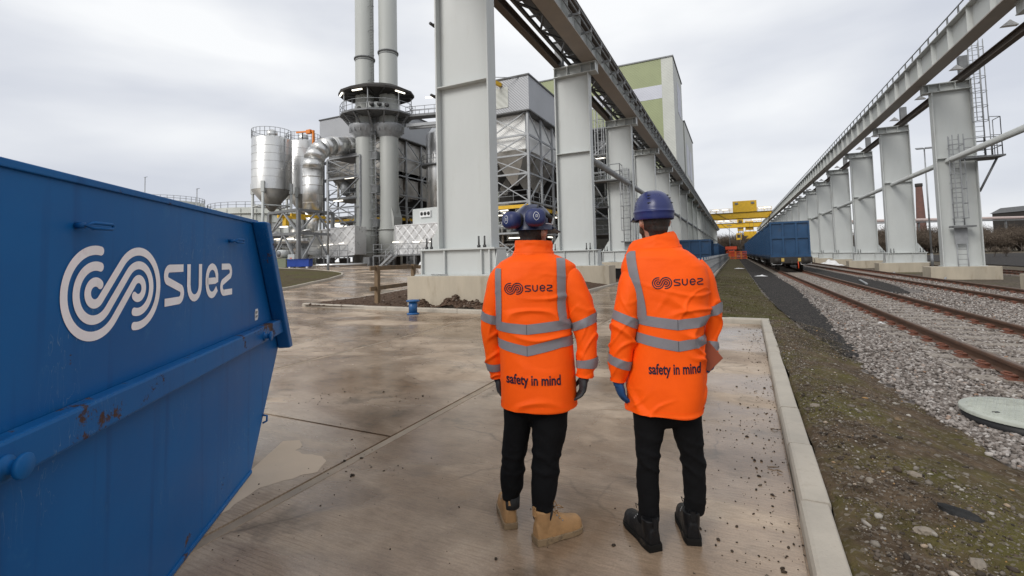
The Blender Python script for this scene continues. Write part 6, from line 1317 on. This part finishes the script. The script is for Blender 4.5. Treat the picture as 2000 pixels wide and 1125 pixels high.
class Torso:
    def __init__(s, T, seed): s.T = T; s.seed = seed; s.zs = [r[0] for r in T]
    def row(s, z):
        zs = s.zs; i = max(0, min(len(zs) - 2, sum(1 for q in zs if q <= z) - 1)); return lerp_rows(s.T, i + (z - zs[i]) / (zs[i + 1] - zs[i]))
    def wr(s, x, y, z):
        sd = s.seed; k = 1 - .8 * sstep(1.27, 1.40, z); lo = 1 - sstep(1.0, 1.2, z)
        m1 = sstep(-.15, .25, noise.noise((x * 2.2 + sd, y * 2.2, z * 2.2 + 3))); m2 = sstep(-.2, .2, noise.noise((x * 2.6 - sd, y * 2.6, z * 2.6 + 9)))
        a = .014 * k * (crease((x * 2.6 + z * 3.2 + sd, y * 2.6, z * 3.6 - x * 1.5), .15) - .25) * m1
        a += .012 * k * (crease((x * 2.2 - z * 2.4 + sd * 2, y * 2.2, z * 6.5 + x * 1.2), .14) - .25) * m2
        a += .009 * k * (crease((x * 5 + sd, y * 5 + 3, z * 7.5 - x * 4), .16) - .3) * m2 * m1
        a += .011 * lo * noise.noise((x * 5.0 + sd, y * 5, z * 1.6)) + .004 * noise.noise((x * 4, y * 4 + sd, z * 4))
        return a
    def pt(s, t, z, off=0):
        _, xc, a, yc, b = s.row(z); c, q = se(t, 2.5); x, y = xc + a * c, yc + b * q; nx, ny = c / a, q / b; L = math.hypot(nx, ny) or 1; w_ = s.wr(x, y, z) + off
        return (x + nx / L * w_, y + ny / L * w_, z)
    def near(s, x, z, off=0):
        _, xc, a, yc, b = s.row(z); u = max(-.97, min(.97, (x - xc) / a)); t = math.acos(math.copysign(abs(u) ** 1.25, u)); return s.pt(-t, z, off)
def sleeve_fn(A, seed, fold):
    n = len(A)
    def f(t, v, off=0):
        x, y, z, r = lerp_rows(A, v); p0 = Vector(lerp_rows(A, max(0, v - .2))[:3]); p1 = Vector(lerp_rows(A, min(n - 1, v + .2))[:3]); d = (p1 - p0).normalized()
        e1 = d.cross(Vector((0, 1, 0))).normalized(); e2 = d.cross(e1).normalized(); dr = e1 * math.cos(t) + e2 * math.sin(t); q = Vector((x, y, z)) + dr * r
        u = v / (n - 1); k = math.exp(-((u - .60) / .20) ** 2) + .7 * math.exp(-((u - .92) / .06) ** 2)
        m1 = sstep(-.25, .2, noise.noise((q.x * 4 + seed, q.y * 4, q.z * 4)))
        w_ = fold * (.014 * k + .004) * (crease((q.x * 4 + seed, q.y * 4, q.z * 8 + (q.x + q.y) * 7), .17) - .3) * m1 + fold * (.008 * k + .003) * (crease((q.x * 6 - seed, q.y * 6, q.z * 9 - (q.x - q.y) * 9), .16) - .28)
        w_ += .004 * noise.noise((q.x * 6 + seed, q.y * 6, q.z * 6))
        w_ *= .25 + .75 * sstep(.15, .35, u)
        return q + dr * (w_ + off)
    return f, n
def fuse(o, vox, sm=6, dec=None):
    m = o.modifiers.new('r', 'REMESH'); m.mode = 'VOXEL'; m.voxel_size = vox; m.use_smooth_shade = True
    s_ = o.modifiers.new('s', 'SMOOTH'); s_.factor = .5; s_.iterations = sm
    dg = bpy.context.evaluated_depsgraph_get(); me = bpy.data.meshes.new_from_object(o.evaluated_get(dg)); old = o.data; o.modifiers.clear(); o.data = me; bpy.data.meshes.remove(old)
    me.polygons.foreach_set('use_smooth', [True] * len(me.polygons)); return o
def ellip(b, c, r, n=16, m=12, rot=None):
    P = []
    for i in range(n):
        a = 2 * math.pi * i / n; P.append([])
        for j in range(m + 1):
            ph = math.pi * j / m - math.pi / 2; v = Vector((r[0] * math.cos(ph) * math.cos(a), r[1] * math.cos(ph) * math.sin(a), r[2] * math.sin(ph)))
            if rot is not None: v = rot @ v
            P[-1].append(Vector(c) + v)
    return b.grid(P, closed_u=True)
def hand(par, wrist, dirv, palmn, side, mat, curl, holder=None):
    """glove: palm with four fingers and a thumb. dirv: wrist to knuckles, palmn: palm normal, side: vector towards the thumb"""
    d = Vector(dirv).normalized(); nrm = Vector(palmn); nrm = (nrm - d * nrm.dot(d)).normalized(); sd = d.cross(nrm).normalized() * side; w0 = Vector(wrist); b = MB()
    b.tube([w0 - d * .03, w0 + d * .01, w0 + d * .035], [.029, .029, .030], 10)
    rot = Matrix((sd, d, nrm)).transposed()
    ellip(b, w0 + d * .055, (.043, .055, .022), rot=rot); ellip(b, w0 + d * .075, (.042, .035, .020), rot=rot)
    for k, (off, L, cu) in enumerate(((.032, .072, .85), (.011, .080, 1.0), (-.011, .075, 1.05), (-.031, .060, 1.1))):
        p = w0 + d * (.088 - abs(off - .008) * .18) + sd * off; pts = [p - d * .02, p]; dd = (d + sd * off * 2.2).normalized(); ang = 0
        for f, (seg, bend) in enumerate(((.42, .35), (.32, .55), (.26, .35))):
            ang = bend * curl * cu; q = Matrix.Rotation(ang, 3, sd * side * -1 if False else nrm.cross(dd).normalized()); dd = (dd + nrm * ang).normalized(); p = p + dd * (L * seg); pts.append(p)
        b.tube(pts, [.011, .0105, .0105, .0098, .008], 8); ellip(b, pts[-1], (.0078,) * 3, 8, 6)
    p = w0 + d * .03 + sd * .030; pts = [p - sd * .012]; dd = (d * .7 + sd * .75 + nrm * .25).normalized()
    for seg in (.032, .028, .022): p = p + dd * seg; pts.append(p); dd = (dd + d * .45 + nrm * .25 * curl).normalized()
    b.tube(pts, [.015, .0135, .012, .010], 8); ellip(b, pts[-1], (.0095,) * 3, 8, 6)
    return fuse(b.build('glove', mat, par), .0045, 3)
def boot(par, heel, toe, ankle_r, hgt, mu, ms, name='boot', bulk=1.0):
    """local: origin under the heel, x towards the toe"""
    h = Vector((*heel, 0)); d = Vector((*toe, 0)) - h; a = math.atan2(d.y, d.x); L = .295; o = MB()
    rows = [(-.035, .030, .085), (-.02, .036, .11), (.01, .040, .13), (.05, .041, .135), (.09, .040, .118), (.13, .043, .098), (.17, .047, .082), (.205, .047, .074), (.235, .041, .066), (.252, .028, .05), (.258, .012, .034)]
    P = []
    for i in range(22):
        t = i / 21 * math.pi; P.append([])
        for x, w_, hh in rows: c, s = se(t, 2.6); P[-1].append((x, w_ * bulk * c, .022 + hh * s))
    o.grid(P); o.add([(r[0], y * r[1], .022) for r in rows for y in (-1, 1)], [(2 * i, 2 * i + 1, 2 * i + 3, 2 * i + 2) for i in range(len(rows) - 1)]); 
    o.add([P[i][0] for i in range(22)], [tuple(range(22))]); o.add([P[i][-1] for i in range(22)], [tuple(range(22))])
    o.lathe((.012, 0, 0), [(.040, .05), (.043, .09), (.045, .13), (ankle_r, hgt)], 20)
    bt = fuse(o.build(name, mu, par), .0055, 5); bt.location = h; bt.rotation_euler = (0, 0, a)
    out = [(x, w_ * bulk + .006) for x, w_, hh in rows]; out[0] = (out[0][0] - .006, out[0][1]); out[-1] = (out[-1][0] + .006, out[-1][1]); pl = [(x, w_, 0) for x, w_ in out] + [(x, -w_, 0) for x, w_ in out[::-1]]
    bevel(fixn(MB().prism(pl, (0, 0, .001), (0, 0, .031)).build('sole', ms, bt)), .004)
    bevel(fixn(MB().prism([(x * .98, y * 1.03, 0) for x, y, z in pl if x < .055], (0, 0, .0), (0, 0, .036)).build('heel', ms, bt)), .003)
    b = MB()
    for k in range(5): x = .085 + .018 * k; z = .152 - .019 * k; b.tube([(x, -.026, z - .012), (x + .006, 0, z + .008), (x, .026, z - .012)], .0028, 5)
    b.tube([(.08, 0, .165), (.10, -.03, .185), (.125, -.035, .165), (.10, -.01, .16)], .0025, 5); b.tube([(.08, 0, .165), (.11, .03, .18), (.12, .02, .15)], .0025, 5); b.build('laces', 'sock' if mu == 'bboot' else mu, bt)
    for k in range(4):
        for s in (-1, 1): MB().lathe((.084 + .018 * k, s * .034, .135 - .018 * k), [(.004, -.002), (.004, .002)], 8, ax=Matrix.Rotation(R(90), 3, 'X')).build('eyelet', 'galv', bt)
    MB().bb(-.043, -.033, -.012, .012, hgt - .03, hgt + .018).build('pull_loop', mu, bt)
    return bt
def make_person(T, label, seed, tilt, face, opts):
    head, htop, brim = Vector(T['head']), Vector(T['htop']), Vector(T['brim']); loc = T['loc']
    fv = Vector((math.sin(face), math.cos(face), 0)); rv = Vector((fv.y, -fv.x, 0)); tor = Torso(T['torso'], seed)
    # ---- body: one continuous skin under the clothes
    b = MB(); hc = Vector((head.x, head.y, brim.z + .006)); rot = Matrix((rv, fv, Vector((0, 0, 1)))).transposed()
    ellip(b, hc, (.076, .095, .105), 24, 18, rot); ellip(b, hc + fv * .025 - Vector((0, 0, .075)), (.058, .062, .062), 20, 14, rot)
    b.tube([hc + fv * .085 + Vector((0, 0, .0)), hc + fv * .112 - Vector((0, 0, .035)), hc + fv * .09 - Vector((0, 0, .05))], [.010, .014, .012], 8)
    for s in (-1, 1):
        e = hc + rv * (s * .076) - fv * .005 - Vector((0, 0, .02)); ellip(b, e, (.010, .020, .032), 12, 10, rot); ellip(b, e + rv * (s * .010) - fv * .006, (.007, .019, .03), 12, 10, rot)
    sh = tor.T[-1]; nb = Vector((sh[1], .03, sh[0] - .06)); b.tube([hc - Vector((0, 0, .06)), hc.lerp(nb, .5), nb], [.056, .055, .062], 16)
    P = []
    for i in range(20):
        t = 2 * math.pi * i / 20; P.append([(r[1] + r[2] * .72 * math.cos(t), r[3] + r[4] * .72 * math.sin(t), r[0]) for r in T['torso']])
    b.grid(P, closed_u=True)
    for k in ('armL', 'armR'): b.tube([Vector((T['torso'][-4][1], .01, T['torso'][-4][0] - .05))] + [Vector(r[:3]) for r in T[k]], [.05] + [r[3] * .62 for r in T[k]], 10)
    for k in ('legL', 'legR'): b.tube([Vector((T['torso'][0][1], .01, T['torso'][0][0] + .12))] + [Vector(r[:3]) for r in T[k]], [.08] + [r[3] * .7 for r in T[k]], 10)
    body = fuse(b.build('person', 'skin'), .010, 3); tag(body, label, 'person', None)
    body.location = loc; body.rotation_euler = (0, 0, T['ang']); W = body
    # ---- face and hair
    for s in (-1, 1):
        o = ellip(MB(), hc + fv * .084 + rv * (s * .031) + Vector((0, 0, .004)), (.011, .008, .008), 10, 8, rot).build('eye', 'white', W)
    ellip(MB(), hc + fv * .082 - Vector((0, 0, .075)), (.022, .010, .006), 10, 8, rot).build('mouth', 'redp' if False else 'skin', W)
    b = MB(); ellip(b, hc - fv * .012 + Vector((0, 0, -.004)), (.0795, .092, .092), 24, 18, rot); ellip(b, hc - fv * .045 - Vector((0, 0, .055)), (.058, .05, .045), 18, 12, rot); ellip(b, hc - fv * .042 - Vector((0, 0, .085)), (.052, .036, .04), 18, 12, rot); hr = b.build('hair', 'hair', W); fuse(hr, .007, 3)
    if opts.get('beard'):
        b = MB(); ellip(b, hc + fv * .035 - Vector((0, 0, .088)), (.060, .062, .048), 18, 12, rot)
        for s in (-1, 1): b.tube([hc + rv * (s * .070) + fv * .015 - Vector((0, 0, .02)), hc + rv * (s * .060) + fv * .03 - Vector((0, 0, .08))], [.012, .02], 8)
        fuse(b.build('beard', 'beard', W), .007, 2)
    # ---- trousers
    b = MB(); tr = []
    for k, s2 in (('legL', 3.1), ('legR', 8.7)):
        A = [(*r[:3], r[3]) for r in T[k]]; n = len(A); P = []
        for i in range(30):
            t = 2 * math.pi * i / 30; P.append([])
            for j in range(70):
                v = (n - 1) * j / 69; x, y, z, r = lerp_rows(A, v); q = Vector((x + r * math.cos(t), y + r * 1.02 * math.sin(t), z)); fo = .4 + 1.0 * math.exp(-((v / (n - 1) - .42) / .12) ** 2) + 1.3 * sstep(.75, 1, v / (n - 1))
                w_ = .0085 * fo * (crease((q.x * 4 + s2 + seed, q.y * 4, q.z * 11 + q.x * 5), .25) - .4) + .005 * fo * (crease((q.x * 7 - s2, q.y * 7, q.z * 15 - q.x * 9), .25) - .4) + .003 * noise.noise((q.x * 12, q.y * 12, q.z * 12 + s2)) - .004; P[-1].append((q.x + w_ * math.cos(t), q.y + w_ * math.sin(t), q.z))
        b.grid(P, closed_u=True); kk = len(P[0]); b.add([p[0] for p in P], [tuple(range(30))]); b.add([p[-1] for p in P], [tuple(range(30))])
    hp = T['torso'][0]; ellip(b, (hp[1], .01, hp[0] + .06), (hp[2] * .86, .13, .17), 24, 14)
    fuse(b.build('trousers', 'trouser', W), .0075, 2)
    # ---- jacket
    z0, z1 = T['torso'][0][0], T['torso'][-1][0]; P = []
    NU, NV = 180, 170
    for i in range(NU):
        t = 2 * math.pi * i / NU; P.append([])
        for j in range(NV):
            z = z0 + (z1 - z0) * j / (NV - 1); x, y, zz = tor.pt(t, z); hem = .006 * math.sin(t * 3 + seed) * (1 - sstep(0, .1, z - z0)); P[-1].append((x, y, zz + hem))
    b = MB(); b.grid(P, closed_u=True); jk = b.build('jacket', 'hiviz', W); m_ = jk.modifiers.new('s', 'SOLIDIFY'); m_.thickness = .004; m_.offset = -1
    b = MB(); b.grid([[tor.pt(2 * math.pi * i / 120, z0 + dz, .0025) for dz in (.002, .01, .02, .024)] for i in range(120)], closed_u=True); b.build('hem_fold', 'hiviz', jk)
    arms = {}
    for k, s2 in (('armL', 1.3), ('armR', 6.1)):
        f, n = sleeve_fn(T[k], s2 + seed, 1.0); arms[k] = (f, n); b = MB(); b.grid([[f(2 * math.pi * i / 64, (n - 1) * j / 119) for j in range(120)] for i in range(64)], closed_u=True); b.add([f(2 * math.pi * i / 64, 0) for i in range(64)], [tuple(range(64))]); b.build('sleeve', 'hiviz', jk)
        b = MB(); b.grid([[f(2 * math.pi * i / 48, (n - 1) * (1 - q), .004) for q in (.0, .012, .028, .036)] for i in range(48)], closed_u=True); b.build('cuff', 'hiviz', jk)
    # collar: standing double layer, open at the throat
    C = T['collar']; P = []; lay = []
    for lo, off in ((0, 0.0), ):
        for i in range(73):
            t = -math.pi / 2 + face * -1.0 + (i / 72 * 2 - 1) * math.pi * .93; lay.append([])
            for j in range(26):
                x, y, z, a_, b_, tl = lerp_rows(C, (len(C) - 1) * j / 25); c, s = math.cos(t), math.sin(t); w_ = .004 * ridged((c * 2 + seed, s * 2, z * 30)) + .0035 * math.sin(j / 25 * math.pi * 3) * .6
                lay[-1].append((x + (a_ + w_) * c, y + (b_ + w_) * s, z + tl * a_ * c))
    b = MB(); b.grid(lay); co = b.build('collar', 'hiviz', jk); m_ = co.modifiers.new('s', 'SOLIDIFY'); m_.thickness = .012; m_.offset = -1; m2 = co.modifiers.new('b', 'SUBSURF'); m2.levels = m2.render_levels = 1
    b = MB(); b.grid([[(p := lay[i][j], (p[0] + (p[0] - C[0][0]) * .02, p[1] + (p[1] - C[0][1]) * .02, p[2]))[1] for j in (8, 9, 10)] for i in range(73)]); b.build('collar_seam', 'hiviz', jk)
    # ---- reflective tape
    xs = T['seam'][0]; bw = .027
    def ringband(zc, vs, nm):
        P = []
        for i in range(161):
            t = 2 * math.pi * i / 160; q = tor.pt(t, zc); near = q[1] < .03; dz = vs * abs(q[0] - xs) if near else vs * .17; dz = vs * min(abs(q[0] - xs), .19)
            P.append([tor.pt(t, zc + dz + bw * (2 * j / 4 - 1), .0035) for j in range(5)])
        b = MB(); b.grid(P); b.build(nm, 'tape', jk)
    ringband(T['b1'][2], tilt[0], 'reflective_band'); ringband(T['b2'][2], tilt[1], 'reflective_band')
    for ka, kb in (('sLa', 'sLb'), ('sRa', 'sRb')):
        xa, xb = T[ka][0], T[kb][0]; P = []; zt = T['torso'][-1][0]; xm = (xa + xb) / 2; zlo = T['b1'][2] + tilt[0] * min(.19, abs(xm - xs)); zhi = 0
        for z in np.linspace(zlo, zt - .012, 60):
            r_ = tor.row(float(z)); 
            if abs(xm - r_[1]) > r_[2] * .93: break
            zhi = float(z)
        for z in np.linspace(zlo, zhi, 60):
            r_ = tor.row(float(z)); P.append([tor.near(xa + (xb - xa) * j / 5 + (opts.get('lean', 0) if ka == 'sLa' else 0) * sstep(zlo, zhi, float(z)), float(z), .0045) for j in range(6)])
        # over the shoulder and down the front
        last = P[-1]
        b = MB(); b.grid(P); b.build('reflective_strap', 'tape', jk)
    for k, us in (('armL', opts['bandL']), ('armR', opts['bandR'])):
        f, n = arms[k]
        for u0, sl in us:
            P = []
            for i in range(65):
                t = 2 * math.pi * i / 64; P.append([])
                for j in range(5):
                    v = (n - 1) * u0; seg = (Vector(lerp_rows(T[k], min(n - 1, v + .3))[:3]) - Vector(lerp_rows(T[k], max(0, v - .3))[:3])).length / .6
                    P[-1].append(f(t, min(n - 1.001, v + (bw * .92 * (2 * j / 4 - 1) + sl * math.cos(t) * .02) / seg), .0035))
            b = MB(); b.grid(P); b.build('reflective_band', 'tape', jk)
    b = MB(); b.grid([[tor.near(xs + dx, float(z), .0048) for dx in (-.0009, .0009)] for z in np.linspace(T['b1'][2] - bw, T['b1'][2] + bw, 12)]); b.grid([[tor.near(xs + dx, float(z), .0048) for dx in (-.0009, .0009)] for z in np.linspace(T['b2'][2] - bw, T['b2'][2] + bw, 12)]); b.build('tape_joint', 'sock', jk)
    # ---- back print
    lx, _, lz = T['logo']; sl = opts['slope']; ps, wd = swirl_paths(.62); sz = opts['logo_r']; b = MB(); mp_ = lambda u, v: tor.near(lx + u, lz + v + u * sl, .0025)
    for p in ps: stroke(b, p, .17, lambda u, v: mp_(u * sz, v * sz), step=.09, cross=2)
    b.build('swirl_logo', 'navy', jk)
    ls, wd, WW = suez_paths(); hl = sz * 1.12; b = MB()
    for p in ls: stroke(b, p, .17, lambda u, v: mp_(sz * 1.85 + u * hl, (v - .5) * hl), cap=(False, False), step=.1, cross=2)
    b.build('lettering', 'navy', jk)
    V, Fc = text_mesh('safety in mind', 1.0, .06, offset=.022); xs_ = [v[0] for v in V]; x0, x1 = min(xs_), max(xs_); tx, _, tz = T['text']; tw_, th = opts['textw'], opts['texth']
    me = bpy.data.meshes.new('lettering'); me.from_pydata([tor.near(tx + (x - x0) / (x1 - x0) * tw_, tz + y * th + (x - x0) / (x1 - x0) * tw_ * opts['tslope'], .0028) for x, y, z in V], [], Fc); me.materials.append(MT['navy']); o = bpy.data.objects.new('lettering', me); col.objects.link(o); o.parent = jk
    # ---- helmet
    hx_, hy_, zb, ztp = brim.x, brim.y, brim.z, htop.z; hm = opts['helmet']; Hh = ztp - zb; P = []
    for i in range(64):
        t = 2 * math.pi * i / 64; P.append([])
        prof = [(.965, 0), (1.0, .02), (1.0, .22), (1.035, .25), (1.035, .28), (.985, .30)] if opts['hstyle'] else [(1.06, 0), (1.07, .03), (1.02, .07), (1.0, .20), (.985, .30)]
        for f, u in prof: P[-1].append((f, u))
        for k in range(1, 13): ph = k / 12 * math.pi / 2; P[-1].append((.985 * math.cos(ph) ** .85, .30 + .70 * math.sin(ph) ** 1.05))
        c, s = math.cos(t), math.sin(t); aw, ad = opts['hw'], opts['hw'] * 1.22
        P[-1] = [Vector((hx_, hy_, zb)) + rv * (aw * f * c) + fv * (ad * f * s) + Vector((0, 0, Hh * u + (.012 * max(0, s) * (1 - u) if not opts['hstyle'] else 0))) for f, u in P[-1]]
    b = MB(); b.grid(P, closed_u=True); he = b.build('helmet', hm, W); m2 = he.modifiers.new('b', 'SUBSURF'); m2.levels = m2.render_levels = 1
    P = []
    for i in range(25):
        t = R(25) + R(130) * i / 24; c, s = math.cos(t), math.sin(t); P.append([Vector((hx_, hy_, zb)) + rv * (opts['hw'] * f * c) + fv * (opts['hw'] * 1.22 * f * s) + Vector((0, 0, dz)) for f, dz in ((.99, .02), (1.0 + .19 * opts['peak'], .008), (1.0 + .42 * opts['peak'], -.012 * opts['peak']))])
    b = MB(); b.grid(P); o = b.build('peak', hm, he); o.modifiers.new('s', 'SOLIDIFY').thickness = .004
    C0 = Vector((hx_, hy_, zb)); hr_ = MB(); 
    if opts['hstyle']:
        for s in (-1, 1):
            for k in range(3):
                d0 = (-fv * (.60 + .10 * k) + rv * (s * (.42 + .05 * k))); dz = math.sqrt(max(.05, 1 - d0.length ** 2)); p = C0 + Vector((d0.x * opts['hw'] * 1.10, d0.y * opts['hw'] * 1.10, Hh * (.30 + .70 * dz) + .002)); tdir = (rv * s * .9 + fv * .2).normalized()
                ellip(MB(), p, (.016, .0045, .0035), 10, 6, Matrix((tdir, Vector((0, 0, 1)).cross(tdir), Vector((0, 0, 1)))).transposed()).build('vent_slot', 'black', he)
    # ---- gloves and boots
    gm = opts['glove']
    for k, g in opts['hands'].items():
        A = T[k]; wr = Vector(A[-1][:3]); hand(W, wr + Vector((0, 0, .012)), g[0], g[1], g[2], gm, g[3])
    for (hk, tk, ar, hg) in opts['boots']:
        tp = T[tk] if isinstance(tk, str) else (T[hk][0] + tk[0], T[hk][1] + tk[1]); hk_ = T[hk]; d = Vector((tp[0] - hk_[0], tp[1] - hk_[1])).normalized()
        boot(W, (hk_[0] + d.x * .035, hk_[1] + d.y * .035), tp, ar, hg, opts['boot'], opts['solem'])
    return W, he, C0, fv, rv, Hh
PAo = make_person(PA, 'person in orange hi-vis coat and tan boots with ear defenders on a navy helmet, standing', 2.3, (.10, .22), R(38), dict(bandL=[(.42, .2), (.78, .2)], bandR=[(.45, -1.0), (.78, -.6)], slope=.0, tslope=-.02, logo_r=.033, textw=.295, texth=.076, helmet='helmetd', hstyle=False, peak=1.0, hw=.104, glove='gloveg', hands={'armL': ((.05, .1, -1), (1, 0, .1), -1, .9), 'armR': ((-.12, .05, -1), (-1, -.1, .1), 1, 1.0)}, boots=[('heelL', (-.06, .3), .046, .165), ('heelR', 'toeR', .050, .175)], boot='tan', solem='tansole'))
PBo = make_person(PB, 'person in orange hi-vis coat and black boots with plain blue helmet, holding a red folder', 7.9, (.12, .17), R(-24), dict(beard=True, lean=-.05, bandL=[(.44, .8), (.76, .6)], bandR=[(.42, -.4), (.86, .3)], slope=.03, tslope=.035, logo_r=.0315, textw=.264, texth=.076, helmet='helmet', hstyle=True, peak=.35, hw=.106, glove='gloveb', hands={'armL': ((.22, .1, -1), (.9, .5, 0), -1, .7), 'armR': ((-.05, .0, -1), (-1, .2, .1), 1, 1.3)}, boots=[('heelL', 'toeL', .047, .15), ('heelR', 'toeR', .046, .16)], boot='bboot', solem='bsole'))
# socks above the tan boots
for k in ('legL', 'legR'):
    x, y, z, r = PA[k][-1]; MB().tube([(x, y, z + .015), (x, y, z - .05)], [r * .93, r * .86], 20).build('sock', 'sock', PAo[0])
# ear defenders parked on the back of the navy helmet
W, he, C0, fv, rv, Hh = PAo
for key, ax in (('cupA', Vector((-.72, -.69, .05))), ('cupB', Vector((.12, -.98, .12)))):
    c = Vector(PA[key]); ax = ax.normalized(); side = ax.cross(Vector((0, 0, 1))).normalized(); up = side.cross(ax).normalized(); rot = Matrix((side, up, ax)).transposed(); b = MB()
    P = []
    for i in range(32):
        t = 2 * math.pi * i / 32; cc, ss = se(t, 2.7); P.append([])
        for f, d in ((.93, -.035), (1.0, -.03), (1.02, -.005), (.98, .012), (.85, .024), (.6, .031), (.3, .034), (.0, .035)): P[-1].append(c + rot @ Vector((.056 * f * cc, .049 * f * ss, d)))
    b.grid(P, closed_u=True); cup = b.build('ear_cup', 'muff', W)
    b = MB(); b.grid([[c + rot @ Vector((.053 * f * se(2 * math.pi * i / 24, 2.7)[0], .044 * f * se(2 * math.pi * i / 24, 2.7)[1], d)) for f, d in ((.9, -.034), (1.0, -.04), (1.0, -.05), (.7, -.056))] for i in range(24)], closed_u=True); b.build('cushion', 'black', cup)
    b = MB()
    em = [(-.006 + .022 * math.cos(a), .024 * math.sin(a)) for a in np.linspace(-1.45, 1.45, 14)]; em = [(-.004, -.024)] + em + [(-.004, .024), (-.016, .008), (-.016, -.008), (-.004, -.024)]
    for pts in (em, [(-.003, .006), (.006, .006), (.006, -.006), (-.003, -.006), (-.003, .006)]): stroke(b, pts, .0022, lambda u, v: tuple(c + rot @ Vector((-u, v, .0362 - (u * u + v * v) * 7))), step=.004, cross=1)
    b.build('cup_emblem', 'white', cup)
h = Vector(PA['hinge']); MB().tube([h + Vector((-.02, .01, .02)), h + Vector((.01, .02, 0)), h + Vector((.004, .03, -.03))], [.012, .016, .010], 8).build('muff_hinge', 'black', W)
MB().tube([Vector(PA['cupB']) + Vector((.055, .02, -.035)), h + Vector((.02, -.0, -.04)), h + Vector((.025, .01, -.005))], .0022, 6).build('muff_wire', 'white', W)
MB().tube([Vector(PA['cupB']) + Vector((.01, .03, .045)), C0 + Vector((.03, -.06, Hh * .93)), C0 + Vector((.07, -.02, Hh * .78))], .004, 6).build('muff_arm', 'black', W)
# folder held by the second person
fo = Vector(PB['folder']); Mw = Matrix.Translation(PB['loc']) @ Matrix.Rotation(PB['ang'], 4, 'Z')
b = MB().prism([(-.09, 0, .075), (-.012, 0, .078), (.058, 0, -.012), (-.012, 0, -.085), (-.09, 0, -.06)], (0, -.006, 0), (0, .006, 0)); o = bevel(fixn(b.build('folder', 'folder')), .002); o.matrix_world = Mw @ Matrix.Translation(fo); tag(o, 'rust red folder held at the side by the person in the plain blue helmet', 'folder')
